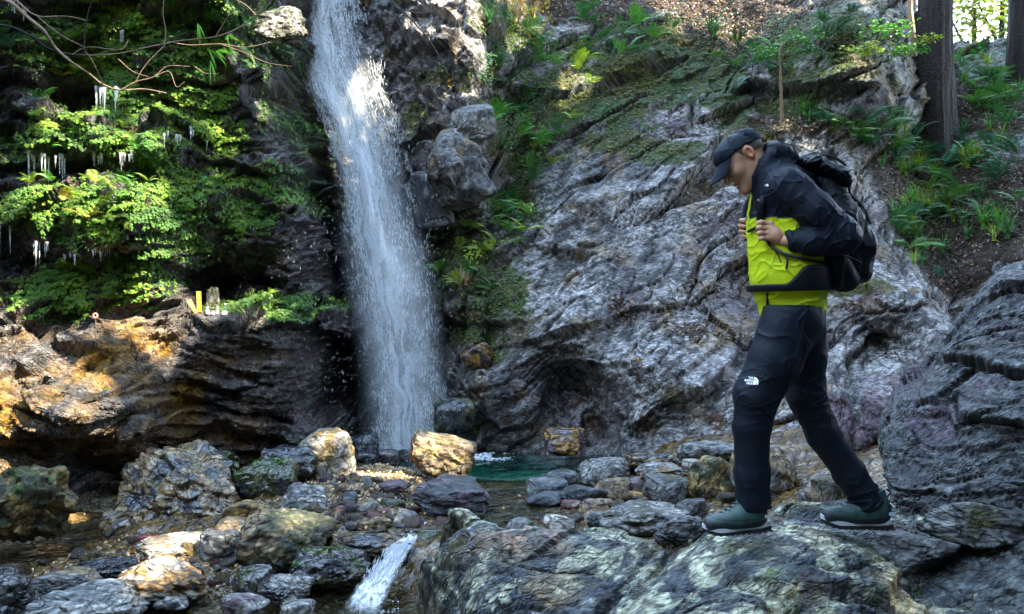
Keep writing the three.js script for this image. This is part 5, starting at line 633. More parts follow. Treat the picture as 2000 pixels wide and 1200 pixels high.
{ // bare branches across the upper left corner
  const g = new THREE.Group(), D = 6.6, at = (px, py, d = 0) => P(px, py, D + d), br = (pts, r0, r1, mat = paleBark, seg = 30) => part(g, taper(pts.map(a => at(...a)), r0 * 0.72, r1 * 0.75, seg, 6, 0.25), mat, 'limb');
  br([[-60, -20], [20, 5], [55, 35], [85, 60], [105, 90, 0.1], [140, 122, 0.1], [175, 145, 0.2], [200, 165, 0.2], [235, 176, 0.2], [280, 174, 0.3], [325, 182, 0.3]], 0.022, 0.004, paleBark, 50);
  br([[-40, 45], [20, 52], [60, 70], [95, 95, 0.1], [160, 108, 0.1], [230, 105, 0.2], [290, 92, 0.2], [350, 80, 0.3], [420, 72, 0.3], [470, 52, 0.4], [500, 30, 0.4], [530, 5, 0.4]], 0.012, 0.004, bark, 50);
  br([[30, 0], [70, 30], [130, 32], [170, 40]], 0.008, 0.003); br([[70, 30], [100, 55], [130, 75], [165, 92]], 0.006, 0.003); br([[165, 105], [165, 60], [170, 30], [180, 0]], 0.006, 0.003, bark); br([[320, 90, 0.2], [323, 60, 0.2], [318, 30, 0.2], [320, -10, 0.2]], 0.006, 0.003, bark);
  br([[200, 165, 0.2], [190, 140], [175, 110], [165, 100]], 0.006, 0.003); br([[235, 176, 0.2], [265, 160, 0.2], [300, 150, 0.2], [325, 130, 0.2], [370, 130, 0.2]], 0.006, 0.0025); br([[300, 150, 0.2], [330, 140, 0.2], [345, 170, 0.2], [360, 160, 0.2]], 0.005, 0.0022);
  br([[330, 82, 0.3], [370, 88, 0.3], [430, 86, 0.3], [480, 92, 0.3], [530, 82, 0.4]], 0.005, 0.002); br([[430, 86, 0.3], [470, 100, 0.3], [520, 122, 0.4], [570, 130, 0.4]], 0.004, 0.002); br([[380, 130, 0.2], [400, 143, 0.2], [425, 144, 0.2]], 0.004, 0.002); br([[230, 115, 0.2], [260, 140, 0.2], [290, 150, 0.2]], 0.004, 0.002); br([[470, 52, 0.4], [520, 40, 0.4], [560, 20, 0.4], [620, 8, 0.4]], 0.005, 0.002, bark); br([[500, 30, 0.4], [480, 10, 0.4], [440, -10, 0.4]], 0.005, 0.002); br([[140, 108], [160, 95], [185, 92], [205, 95], [240, 95], [250, 78]], 0.005, 0.002); br([[265, 160, 0.2], [275, 140, 0.2], [290, 120, 0.2], [320, 90, 0.2]], 0.004, 0.002); br([[420, 72, 0.3], [440, 40, 0.3], [455, 15, 0.3]], 0.004, 0.002, bark);
  put(g, 'bare_branch', 'leafless brown branch spreading across the mossy cliff top', 'branch');
  const t = new THREE.Group(), tw = (pts, r0, r1) => part(t, taper(pts.map(a => P(...a, 9.5)), r0, r1, 24, 6, 0.2), darkTwig, 'twig'); tw([[760, -30], [770, 8], [800, 35], [830, 68], [855, 105], [875, 145]], 0.012, 0.004); tw([[762, 0], [775, 40], [790, 70], [800, 100]], 0.006, 0.003); tw([[765, 5], [790, 20], [840, 24], [885, 2]], 0.006, 0.003);
  put(t, 'hanging_twig', 'thin dark twig hanging in front of the sunlit rock', 'twig');
}
function leafSpray(parent, c, n, spread, size, mat, seed, flat = 0.35) { const R = rng(seed), s = new Soup(); for (let i = 0; i < n; i++) { const p = V(c.x + (R() + R() - 1) * spread, c.y + (R() + R() - 1) * spread * flat, c.z + (R() + R() - 1) * spread * 0.7); for (let k = 0; k < 3; k++) { const b = R() * 6.283, d = V(Math.cos(b), (R() - 0.6) * 0.6, Math.sin(b)).normalize(); leafBlade(s, p, d, V(-d.z, 0.2, d.x).normalize(), size * lerp(0.6, 1.1, R()), size * 0.2, 0.25); } } const f = part(parent, s.geo(), mat, 'foliage'); f.userData.kind = 'stuff'; return f; }
{ // saplings on the right slope
  const a = new THREE.Group(); part(a, taper([P(1527, 235, 11.9), P(1526, 180, 11.8), P(1524, 130, 11.7), P(1523, 100, 11.7), P(1530, 82, 11.7)], 0.022, 0.008), paleBark, 'trunk'); part(a, taper([P(1524, 130, 11.7), P(1500, 118, 11.7), P(1490, 105, 11.6)], 0.007, 0.003, 10), bark, 'limb'); part(a, taper([P(1524, 125, 11.7), P(1545, 115, 11.7), P(1575, 95, 11.8)], 0.007, 0.003, 10), bark, 'limb');
  leafSpray(a, P(1495, 100, 11.65), 60, 0.2, 0.055, GR.fresh, 1); leafSpray(a, P(1560, 75, 11.7), 90, 0.28, 0.055, GR.fresh, 2, 0.5); leafSpray(a, P(1570, 100, 11.7), 50, 0.2, 0.05, GR.green, 3); put(a, 'sapling', 'slim sapling with bright leaves standing on the slope above the hiker', 'tree');
  const b = new THREE.Group(); part(b, taper([P(1786, 110, 12.0), P(1783, 60, 12.0), P(1778, 10, 12.0), P(1785, -60, 12.0)], 0.035, 0.028), paleBark, 'trunk'); part(b, taper([P(1783, 66, 12.0), P(1750, 75, 11.9), P(1700, 95, 11.8), P(1660, 105, 11.7)], 0.01, 0.003, 14), bark, 'limb'); part(b, taper([P(1783, 60, 12), P(1800, 75, 11.9), P(1830, 80, 11.9)], 0.008, 0.003, 10), bark, 'limb');
  leafSpray(b, P(1740, 55, 11.85), 110, 0.34, 0.06, GR.fresh, 4, 0.4); leafSpray(b, P(1690, 95, 11.8), 90, 0.32, 0.06, GR.lime, 5, 0.3); leafSpray(b, P(1770, 95, 11.85), 90, 0.3, 0.06, GR.fresh, 6, 0.3); leafSpray(b, P(1810, 75, 11.9), 50, 0.2, 0.055, GR.lime, 7, 0.3); put(b, 'sapling', 'pale-stemmed sapling with sprays of green leaves beside the big trunk', 'tree');
}
function trunkGeo(pts, r0, r1, rad = 72, seg = 60) { const c = new THREE.CatmullRomCurve3(pts), g = new THREE.TubeGeometry(c, seg, 1, rad, false), a = g.attributes.position, uv = g.attributes.uv, v = V(0, 0, 0); for (let i = 0; i <= seg; i++) { const o = c.getPointAt(i / seg), t = i / seg, r = lerp(r0, r1, t) + r0 * 0.7 * Math.exp(-t * 9); for (let j = 0; j <= rad; j++) { const k = i * (rad + 1) + j, an = (j % rad) / rad * 6.283; v.fromBufferAttribute(a, k).sub(o).multiplyScalar(r * (1 + 0.16 * ridged(Math.cos(an) * 4.5, t * 4, Math.sin(an) * 4.5, 3) + 0.12 * Math.exp(-t * 6) * Math.cos(an * 5))).add(o); a.setXYZ(k, v.x, v.y, v.z); uv.setXY(k, j / rad * 2, t * 6); } } g.computeVertexNormals(); return g; }
{ // trees standing on the crest
  const cedar = new THREE.Group(), base = P(1822, 258, 13.6); part(cedar, trunkGeo([base.clone().add(V(0, -0.5, 0)), base.clone().add(V(0.02, 1, 0)), base.clone().add(V(0.05, 3, 0)), base.clone().add(V(0.05, 8, 0))], 0.2, 0.16), bark, 'trunk');
  leafSpray(cedar, base.clone().add(V(0.3, 6.2, 0)), 500, 2.0, 0.16, GR.dark, 8, 0.7); for (let i = 0; i < 4; i++) part(cedar, taper([base.clone().add(V(0.05, 5 + i * 0.5, 0)), base.clone().add(V((i % 2 ? 1 : -1) * 1.2, 5.8 + i * 0.5, 0.4))], 0.05, 0.01, 8), bark, 'limb'); put(cedar, 'cedar_tree', 'thick dark cedar trunk rising from the top of the slope', 'tree');
  const rear = new THREE.Group(), rb = P(1992, 110, 14.6); part(rear, trunkGeo([rb.clone().add(V(0, -0.6, 0)), rb.clone().add(V(0, 1.5, 0)), rb.clone().add(V(0.1, 6, 0))], 0.13, 0.1), bark, 'trunk'); leafSpray(rear, rb.clone().add(V(0.6, 4.5, 0)), 300, 1.4, 0.14, GR.green, 9, 0.8); put(rear, 'rear_tree', 'dark trunk at the crest under the bright sky', 'tree');
  for (const [px, py, D, s, n, m, label] of [[1905, 20, 17, 0.75, 230, 'maple', 'sunlit maple crown behind the big trunk'], [1985, 45, 18, 0.8, 260, 'maple', 'sunlit maple crown right of the sky gap'], [1960, -40, 17.5, 1.0, 330, 'lime', 'sunlit maple crown above the sky gap']]) { const t = new THREE.Group(), c = P(px, py, D), foot = V(c.x + 0.4, 4.4, c.z - 1); part(t, taper([foot, lin(foot, c, 0.6), c.clone().add(V(0, 0.4, 0))], 0.08, 0.03, 14), bark, 'trunk'); part(t, taper([lin(foot, c, 0.6), c.clone().add(V(-s * 0.7, 0.1, 0))], 0.03, 0.01, 8), bark, 'limb'); leafSpray(t, c, n, s, 0.15, GR[m], px, 0.8); put(t, 'maple_tree', label, 'tree', 'maples beyond the crest'); }
}
{ // icicles under the wet ledges
  const ice = phys({ color: 0xf4f8fc, roughness: 0.12, transmission: 0.75, thickness: 0.02, ior: 1.31 }), R = rng(88); let k = 0;
  const cone = (() => { const p = []; for (let i = 0; i <= 10; i++) { const t = i / 10; p.push(new THREE.Vector2(Math.max(0.0001, (1 - t) * (1 + 0.18 * Math.sin(t * 17))), -t)); } return new THREE.LatheGeometry(p, 7); })();
  for (const [px, py, w, n, len, label] of [[215, 180, 24, 13, 0.24, 'long icicles under the upper mossy ledge by the branch'], [85, 302, 22, 12, 0.3, 'long icicles below the middle moss ledge at the left'], [124, 300, 4, 3, 0.38, 'single long icicles right of the middle moss ledge group'], [200, 308, 14, 6, 0.14, 'short icicles under the middle moss ledge'], [262, 310, 18, 11, 0.14, 'icicle row under the right end of the middle moss ledge'], [360, 262, 22, 12, 0.14, 'icicles hanging through the fern right of the branch tip'], [408, 280, 8, 4, 0.1, 'tiny icicles beside the fern cushion'], [92, 475, 14, 9, 0.26, 'icicles below the big moss bulge at its left side'], [14, 440, 22, 9, 0.42, 'long icicles at the dark left recess'], [212, 495, 24, 12, 0.12, 'short icicles along the underside of the big moss bulge'], [150, 500, 20, 5, 0.1, 'sparse icicles under the big moss bulge'], [35, 0, 10, 6, 0.16, 'icicles at the top left corner of the cliff'], [250, 72, 4, 4, 0.12, 'icicles in the dark hollow under the golden moss'], [830, 350, 6, 4, 0.18, 'icicles at the wet block beside the fall'], [60, 25, 6, 3, 0.14, 'thin icicles below the top left moss']]) {
    const g = new THREE.Group(), wall = px > 700 ? rightCliffGeo : leftCliffGeo, c0 = onWall(wall, px, py, 6).p; g.position.copy(c0);
    for (let i = 0; i < n; i++) { const h = onWall(wall, px + (R() * 2 - 1) * w, py + (R() - 0.5) * 8, 6), m = part(g, cone, ice, 'icicle'); m.position.copy(h.p).sub(c0)  .add(V(0, 0.02, 0.09)); const l = len * lerp(0.35, 1.1, R()), r = lerp(0.007, 0.015, R()); m.scale.set(r, l, r); }
    put(g, 'icicle_cluster', label, 'icicles', 'icicle clusters'); k++;
  }
}
{ // trees outside the picture, right of and behind the viewer: their crowns shade the gorge and let the sun through in gaps
  const gaps = [[850, 60, 11.8, 0.5], [900, 110, 11.8, 0.35], [560, 50, 9.4, 0.28], [90, 800, 8.1, 0.42], [190, 810, 8.1, 0.32], [10, 770, 8.2, 0.36], [190, 420, 8.5, 0.5], [270, 420, 8.6, 0.3], [270, 290, 8.8, 0.26], [240, 50, 9.1, 0.36], [120, 270, 8.8, 0.2], [330, 180, 9.3, 0.14], [290, 690, 9.1, 0.13], [330, 1075, 6.85, 0.16], [310, 1120, 6.1, 0.12], [640, 880, 8.7, 0.12], [850, 880, 8.7, 0.16], [560, 1010, 6.7, 0.12], [760, 925, 8.6, 0.14], [1010, 30, 12.8, 0.4], [880, 155, 11.8, 0.25], [1930, 20, 17.3, 1.3], [1740, 70, 11.9, 0.3], [380, 580, 9.4, 0.14], [520, 595, 9.6, 0.16], [350, 670, 9.2, 0.12], [130, 150, 9, 0.16], [1110, 180, 12.9, 0.15], [1100, 610, 10.5, 0.3, 0.55], [1200, 560, 10.7, 0.3, 0.5], [1050, 680, 10.3, 0.25, 0.5], [1250, 720, 9.9, 0.3, 0.45], [1010, 790, 10.3, 0.2, 0.5], [1050, 1060, 4.9, 0.22, 0.5], [1560, 1110, 3.9, 0.35, 0.45], [1250, 1000, 6.4, 0.2, 0.5], [880, 1050, 5.2, 0.12, 0.6], [1180, 910, 8.5, 0.12, 0.6], [450, 1000, 7.2, 0.2, 0.5], [700, 1010, 7.0, 0.25, 0.5], [320, 950, 7.7, 0.25, 0.5], [180, 1170, 5.8, 0.2, 0.5], [1000, 260, 12.3, 0.4, 0.5], [1850, 400, 12.4, 0.3, 0.5]].map(([px, py, D, r, k = 1]) => ({ p: P(px, py, D), r, k }));
  const clear = p => { for (const { p: a, r, k } of gaps) { const dx = p.x - a.x, dy = p.y - a.y, dz = p.z - a.z, t = dx * SUN.x + dy * SUN.y + dz * SUN.z, e = Math.hypot(dx - SUN.x * t, dy - SUN.y * t, dz - SUN.z * t); if (e < (r + 0.22) * (1 + 0.2 * noise3(p.x * 2, p.y * 2, p.z * 2)) && (k === 1 || noise3(p.x * 1.6, p.y * 0.4, p.z * 1.6) > 0.55 - k * 0.9)) return true; } return false; };
  const s = new Soup(), R = rng(71); for (let i = 0; i < 9; i++) { const b = R() * 6.283, d = V(Math.cos(b), (R() - 0.5) * 0.8, Math.sin(b)).normalize(); leafBlade(s, V((R() - 0.5) * 0.7, (R() - 0.5) * 0.4, (R() - 0.5) * 0.7), d, V(-d.z, 0.2, d.x).normalize(), 0.6, 0.2, 0.2); } const bunch = s.geo(), bm = std({ color: new THREE.Color().setRGB(0.05, 0.085, 0.02), roughness: 0.8, side: DS });
  const trees = [[4.5, 2.0, 3.9], [8.2, -1.2, 3.9], [1.6, 0.8, 3.3], [11.5, -5.0, 3.8], [7.6, -6.6, 3.4], [4.6, -2.6, 3.4], [10.5, 2.4, 3.6], [6.6, 4.8, 3.4], [13.5, -9, 3.4], [3.4, -9.6, 3.0]], M = new THREE.Matrix4(), Q = new THREE.Quaternion(), E = new THREE.Euler();
  trees.forEach(([x, z, r], k) => {
    const t = new THREE.Group(), H = 11.5 + (k % 3) * 0.6, bx = Math.max(x, 4.4) + 0.6, bz = x < 4.4 ? 3 : z; const foot = z < -9.2 && x < 5 ? V(7.8, -0.9, -9.2) : V(bx, -0.9, Math.max(bz, z));
    part(t, trunkGeo([foot, lin(foot, V(x, H, z), 0.4), V(x, H + 0.5, z)], 0.2, 0.06, 12, 20), bark, 'trunk'); for (let i = 0; i < 4; i++) { const a = i * 1.7 + k; part(t, taper([V(x, H - 1.5, z), V(x + Math.cos(a) * r * 0.6, H, z + Math.sin(a) * r * 0.6)], 0.05, 0.012, 6), bark, 'limb'); }
    const N = 3400, m = new THREE.InstancedMesh(bunch, bm, N); let n = 0; for (let i = 0; i < N; i++) { const a = R() * 6.283, q2 = Math.sqrt(R()) * r, p = V(x + Math.cos(a) * q2, H + (R() + R() - 1) * 1.3, z + Math.sin(a) * q2); if (noise3(p.x * 1.1, p.y * 0.5, p.z * 1.1) > 0.78 || clear(p)) continue; Q.setFromEuler(E.set(R() * 6, R() * 6, R() * 6)); const sc = lerp(0.25, 0.5, R()); M.compose(p, Q, V(sc, sc, sc)); m.setMatrixAt(n++, M); } m.count = n; m.name = 'crown'; m.userData.kind = 'stuff'; t.add(m); put(t, 'forest_tree', 'tall broadleaf tree standing outside the gorge', 'tree', 'trees around the gorge');
  });
}
// ---------------------------------------------------------------- the hiker
// smooth surfaces from distance fields
function nets(field, lo, hi, cell, { color, uvScale = 6, refine = true } = {}) {
  const n = [0, 1, 2].map(k => Math.ceil((hi[k] - lo[k]) / cell) + 2), [nx, ny, nz] = n, val = new Float32Array(nx * ny * nz), p = V(0, 0, 0);
  for (let k = 0; k < nz; k++) for (let j = 0; j < ny; j++) for (let i = 0; i < nx; i++) val[(k * ny + j) * nx + i] = field(p.set(lo[0] + i * cell, lo[1] + j * cell, lo[2] + k * cell));
  const at = new Int32Array(nx * ny * nz).fill(-1), pos = [], idx = [];
  const corner = []; for (let c = 0; c < 8; c++) corner.push((c & 1) + ((c >> 1) & 1) * nx + ((c >> 2) & 1) * nx * ny);
  const edges = []; for (let c = 0; c < 8; c++) for (let b = 1; b < 8; b <<= 1) if (!(c & b)) edges.push([c, c | b]);
  for (let k = 0; k < nz - 1; k++) for (let j = 0; j < ny - 1; j++) for (let i = 0; i < nx - 1; i++) {
    const q = (k * ny + j) * nx + i; let m = 0; for (let c = 0; c < 8; c++) if (val[q + corner[c]] < 0) m |= 1 << c; if (m === 0 || m === 255) continue;
    let x = 0, y = 0, z = 0, s = 0;
    for (const [a, b] of edges) { const va = val[q + corner[a]], vb = val[q + corner[b]]; if ((va < 0) === (vb < 0)) continue; const t = va / (va - vb); x += lerp(a & 1, b & 1, t); y += lerp((a >> 1) & 1, (b >> 1) & 1, t); z += lerp((a >> 2) & 1, (b >> 2) & 1, t); s++; }
    at[q] = pos.length / 3; pos.push(lo[0] + (i + x / s) * cell, lo[1] + (j + y / s) * cell, lo[2] + (k + z / s) * cell);
  }
  const quad = (a, b, c, d, flip) => { if (a < 0 || b < 0 || c < 0 || d < 0) return; if (flip) idx.push(a, c, b, a, d, c); else idx.push(a, b, c, a, c, d); };
  for (let k = 1; k < nz - 1; k++) for (let j = 1; j < ny - 1; j++) for (let i = 1; i < nx - 1; i++) {
    const q = (k * ny + j) * nx + i, s = val[q] < 0;
    if (s !== val[q + 1] < 0) quad(at[q], at[q - nx], at[q - nx - nx * ny], at[q - nx * ny], s === false);
    if (s !== val[q + nx] < 0) quad(at[q], at[q - nx * ny], at[q - 1 - nx * ny], at[q - 1], s === false);
    if (s !== val[q + nx * ny] < 0) quad(at[q], at[q - 1], at[q - 1 - nx], at[q - nx], s === false);
  }
  const N = pos.length / 3, P3 = new Float32Array(pos), nor = new Float32Array(N * 3), col = color ? new Float32Array(N * 3) : null, uv = new Float32Array(N * 2), e = cell * 0.5, g = V(0, 0, 0);
  for (let i = 0; i < N; i++) {
    for (let r = 0; r < (refine ? 2 : 1); r++) {
      p.set(P3[i * 3], P3[i * 3 + 1], P3[i * 3 + 2]); const x = p.x, y = p.y, z = p.z;
      const d = refine && r === 0 ? field(p) : 0;
      g.x = field(p.set(x + e, y, z)) - field(p.set(x - e, y, z)); g.y = field(p.set(x, y + e, z)) - field(p.set(x, y - e, z)); g.z = field(p.set(x, y, z + e)) - field(p.set(x, y, z - e));
      const l = g.length() || 1; if (refine && r === 0) { const st = clamp(d / Math.max(l / (2 * e), 0.5), -cell * 0.5, cell * 0.5); P3[i * 3] -= g.x / l * st; P3[i * 3 + 1] -= g.y / l * st; P3[i * 3 + 2] -= g.z / l * st; }
      nor[i * 3] = g.x / l; nor[i * 3 + 1] = g.y / l; nor[i * 3 + 2] = g.z / l;
    }
    uv[i * 2] = (P3[i * 3] + P3[i * 3 + 2]) * uvScale; uv[i * 2 + 1] = (P3[i * 3 + 1] + 0.3 * P3[i * 3 + 2]) * uvScale;
    if (col) { const c = color(p.set(P3[i * 3], P3[i * 3 + 1], P3[i * 3 + 2])); col[i * 3] = c[0]; col[i * 3 + 1] = c[1]; col[i * 3 + 2] = c[2]; }
  }
  const out = new THREE.BufferGeometry(); out.setAttribute('position', new THREE.BufferAttribute(P3, 3)); out.setAttribute('normal', new THREE.BufferAttribute(nor, 3)); out.setAttribute('uv', new THREE.BufferAttribute(uv, 2)); if (col) out.setAttribute('color', new THREE.BufferAttribute(col, 3)); out.setIndex(idx); return out;
}
const smin = (a, b, k) => { const h = Math.max(k - Math.abs(a - b), 0) / k; return Math.min(a, b) - h * h * k * 0.25; };
const smax = (a, b, k) => -smin(-a, -b, k);
// tapered capsule; ws widens it sideways (z)
function cap(p, a, b, ra, rb, ws = 1) {
  const bx = b.x - a.x, by = b.y - a.y, bz = (b.z - a.z) / ws, px = p.x - a.x, py = p.y - a.y, pz = (p.z - a.z) / ws, t = clamp((px * bx + py * by + pz * bz) / (bx * bx + by * by + bz * bz || 1));
  return Math.hypot(px - bx * t, py - by * t, pz - bz * t) - (ra + (rb - ra) * t);
}
const chain = (p, pts, ws = 1, k = 0.03) => { let d = 1e9; for (let i = 0; i + 1 < pts.length; i++) d = smin(d, cap(p, pts[i][0], pts[i + 1][0], pts[i][1], pts[i + 1][1], ws), k); return d; };
const ell = (p, c, r) => { const x = (p.x - c.x) / r[0], y = (p.y - c.y) / r[1], z = (p.z - c.z) / r[2], k = Math.hypot(x, y, z), g = Math.hypot(x / r[0], y / r[1], z / r[2]); return g > 0 ? k * (k - 1) / g : -Math.min(...r); };
const PD = 4.1, FEET = P(1540, 1040, PD), q = (px, py, z = 0) => P(px, py, PD - z).sub(FEET);
// cloth: long soft swells with thin raised creases
const folds = (p, fx, fy, fz, a, s = 0) => { const w = 0.35 * noise3(p.x * 5 + s, p.y * 5, p.z * 5), v = 1 - Math.abs(noise3(p.x * fx + s + w, p.y * fy + w, p.z * fz)), v2 = v * v; return -(v2 * v2 * v2 * 0.62 - 0.15 + 0.3 * noise3(p.x * fx * 0.6 + s, p.y * fy * 0.6, p.z * fz * 0.6 + 4)) * a * 0.5; };

// --- head, built upright round the ear and then bowed
const TH = 41 * Math.PI / 180, EAR = q(1454, 304, 0), HS = 1.06, cT = Math.cos(TH), sT = Math.sin(TH), hp = V(0, 0, 0);
const toHead = p => { const x = (p.x - EAR.x) / HS, y = (p.y - EAR.y) / HS; return hp.set(-x * cT - y * sT, -x * sT + y * cT, (p.z - EAR.z) / HS); };   // x forward, y up, z sideways
const fromHead = (f, u, z) => V(EAR.x + HS * (-f * cT - u * sT), EAR.y + HS * (-f * sT + u * cT), EAR.z + HS * z);
const NECK = [[q(1468, 318), 0.058], [q(1490, 345), 0.058], [q(1512, 375), 0.07]];
function headField(pw) {
  const h = toHead(pw), z = Math.abs(h.z), p = V(h.x, h.y, z);
  let d = ell(p, V(0.004, 0.022, 0), [0.092, 0.070, 0.073]);
  d = smin(d, ell(p, V(0.045, -0.035, 0), [0.052, 0.075, 0.056]), 0.03);
  d = smin(d, cap(p, V(0.0, -0.05, 0.048), V(0.078, -0.1, 0.012), 0.02, 0.018), 0.03);
  d = smin(d, ell(p, V(0.086, -0.103, 0), [0.018, 0.016, 0.022]), 0.02);
  d = smin(d, ell(p, V(0.066, -0.025, 0.04), [0.022, 0.02, 0.02]), 0.025);
  d = smin(d, cap(p, V(0.09, 0.02, 0), V(0.08, 0.02, 0.04), 0.012, 0.01), 0.018);
  d = smax(d, -ell(p, V(0.105, 0.0, 0.033), [0.02, 0.013, 0.02]), 0.012);
  d = smin(d, ell(p, V(0.083, 0.001, 0.032), [0.0125, 0.011, 0.014]), 0.004);
  d = smin(d, cap(p, V(0.097, 0.006, 0), V(0.117, -0.034, 0), 0.007, 0.0105), 0.014);
  d = smin(d, ell(p, V(0.102, -0.038, 0.012), [0.011, 0.009, 0.008]), 0.008);
  d = smin(d, ell(p, V(0.094, -0.064, 0), [0.013, 0.007, 0.022]), 0.008);
  d = smin(d, ell(p, V(0.092, -0.078, 0), [0.012, 0.0075, 0.019]), 0.006);
  d = smax(d, -ell(p, V(0.108, -0.0705, 0), [0.012, 0.0022, 0.03]), 0.003);
  let ear = ell(p, V(-0.004, 0.002, 0.077), [0.017, 0.029, 0.011]); ear = smax(ear, -ell(p, V(0.001, 0.001, 0.087), [0.009, 0.017, 0.008]), 0.005); d = smin(d, ear, 0.006);
  d *= HS;
  for (let i = 0; i < 2; i++) d = smin(d, cap(pw, NECK[i][0], NECK[i + 1][0], NECK[i][1], NECK[i + 1][1]), 0.03);
  return d;
}
const skin = [0.40, 0.215, 0.13], skinRed = [0.46, 0.16, 0.09];
const headColor = pw => { const h = toHead(pw), z = Math.abs(h.z), n = 0.5 + 0.5 * noise3(pw.x * 40, pw.y * 40, pw.z * 40); let k = mix3(skin, [0.36, 0.19, 0.115], n * 0.5);
  if (Math.hypot((h.x + 0.004) / 0.024, (h.y) / 0.036) < 1 && z > 0.073) k = mix3(k, skinRed, 0.75);
  if (h.x > 0.075 && Math.abs(h.y + 0.071) < 0.013 && z < 0.024) k = mix3(k, [0.33, 0.11, 0.085], 0.7);
  if (h.x > 0.06 && Math.abs(h.y - 0.0235 + 0.10 * (z - 0.032) ** 2 * 40) < 0.0042 && z > 0.014 && z < 0.052) k = [0.03, 0.02, 0.015];
  if (h.x > 0.07 && Math.abs(h.y + 0.004) < 0.0026 && z > 0.018 && z < 0.046) k = [0.035, 0.02, 0.015];
  return k; };
// --- hands closed on the pack straps
function handField(p, dx, dy, z, s) {
  const c = (x, y, w) => q(x + dx, y + dy, z + w * s);
  let d = chain(p, [[c(1529, 470, 0), 0.026], [c(1517, 458, 0), 0.027]], 1.0, 0.02);
  d = smin(d, cap(p, c(1516, 460, 0), c(1505, 440, 0), 0.019, 0.014), 0.02); d = smin(d, cap(p, c(1517, 462, -0.004), c(1504, 463, 0), 0.018, 0.013), 0.02); d = smin(d, cap(p, c(1517, 462, 0), c(1505, 451, 0), 0.019, 0.013), 0.02);
  let fingers = 1e9;
  for (let i = 0; i < 4; i++) {
    const y = 435.5 + 9.3 * i, l = [0, -1.5, -0.5, 2.5][i], r = [0.0092, 0.0098, 0.0094, 0.0084][i];
    const k0 = c(1506, y + 1.5, 0), k1 = c(1487 + l, y - 1 + i, 0.006), k2 = c(1483 + l, y + i, -0.022), k3 = c(1492 + l, y + 1 + i, -0.038);
    let f = cap(p, k0, k1, r * 1.12, r * 1.02); f = smin(f, cap(p, k1, k2, r * 1.02, r * 0.94), 0.006); f = smin(f, cap(p, k2, k3, r * 0.94, r * 0.82), 0.006);
    fingers = Math.min(fingers, f);
  }
  d = smin(d, fingers, 0.009);
  let th = cap(p, c(1519, 455, -0.018), c(1506, 441, -0.036), 0.014, 0.0115); th = smin(th, cap(p, c(1506, 441, -0.036), c(1492, 434, -0.034), 0.0115, 0.0095), 0.006);
  return smin(d, th, 0.012);
}
const HZ = 0.17;
const nearHand = p => handField(p, 0, 0, HZ, 1), farHand = p => handField(p, -35, -4, -0.13, -1);
const handColor = p => mix3(skin, [0.44, 0.20, 0.13], 0.3 + 0.3 * noise3(p.x * 60, p.y * 60, p.z * 60));
// --- limbs
const TORSO = [[q(1549, 604), 0.126], [q(1541, 540), 0.136], [q(1538, 470), 0.140], [q(1534, 420), 0.134], [q(1525, 375), 0.105], [q(1508, 345), 0.075]];
const torsoIn = p => { let d = 1e9; const ws = [1.42, 1.3, 1.32, 1.4, 1.5, 1.0]; for (let i = 0; i < 5; i++) d = smin(d, cap(p, TORSO[i][0], TORSO[i + 1][0], TORSO[i][1], TORSO[i + 1][1], lerp(ws[i], ws[i + 1], 0.5)), 0.05); return smin(d, cap(p, q(1530, 368, 0.16), q(1530, 368, -0.16), 0.075, 0.075), 0.06); };
const ARM_N = [[q(1540, 368, 0.18), 0.082], [q(1594, 412, 0.23), 0.070], [q(1645, 461, 0.235), 0.067], [q(1590, 472, 0.23), 0.052], [q(1536, 470, 0.185), 0.041]];
const ARM_F = [[q(1530, 366, -0.19), 0.088], [q(1580, 420, -0.25), 0.078], [q(1600, 462, -0.26), 0.07], [q(1550, 468, -0.22), 0.056], [q(1500, 466, -0.14), 0.041]];
const LEG_N = [[q(1547, 622, 0.085), 0.118], [q(1514, 705, 0.1), 0.102], [q(1478, 772, 0.105), 0.089], [q(1468, 835, 0.1), 0.073], [q(1468, 930, 0.095), 0.068], [q(1472, 990, 0.09), 0.068]];
const LEG_F = [[q(1558, 622, -0.085), 0.115], [q(1572, 705, -0.1), 0.086], [q(1576, 775, -0.105), 0.077], [q(1609, 850, -0.1), 0.068], [q(1661, 925, -0.1), 0.065], [q(1699, 985, -0.1), 0.067]];
const shrink = (list, s) => list.map(([a, r]) => [a, r * s]);
const bodyField = p => { let d = torsoIn(p) + 0.02; for (const l of [ARM_N, ARM_F]) d = smin(d, chain(p, shrink(l, 0.62)), 0.03); for (const l of [LEG_N, LEG_F]) d = smin(d, chain(p, shrink(l, 0.66)), 0.03); return d; };
const skinMat = std({ vertexColors: true, roughness: 0.52, bumpMap: clothBump, bumpScale: 0.0006 });
const person = new THREE.Group(); person.position.copy(FEET);
{
  const B = (a, r) => [[a.x - r, a.y - r, a.z - r], [a.x + r, a.y + r, a.z + r]], tint = g => { const n = g.attributes.position.count; g.setAttribute('color', new THREE.BufferAttribute(new Float32Array(n * 3).map((_, i) => skin[i % 3]), 3)); return g; };
  const body = tint(nets(bodyField, [-0.4, 0.08, -0.45], [0.42, 1.45, 0.45], 0.014));
  const hc = fromHead(0.01, -0.02, 0), head = nets(headField, [hc.x - 0.17, hc.y - 0.18, -0.115], [hc.x + 0.18, hc.y + 0.17, 0.115], 0.0032, { color: headColor });
  const hn = q(1506, 453, HZ), handN = nets(nearHand, ...B(hn, 0.085), 0.003, { color: handColor }), hf = q(1471, 449, -0.13), handF = nets(farHand, ...B(hf, 0.085), 0.003, { color: handColor });
  part(person, mergeGeometries([body, head, handN, handF]), skinMat, 'body');
}
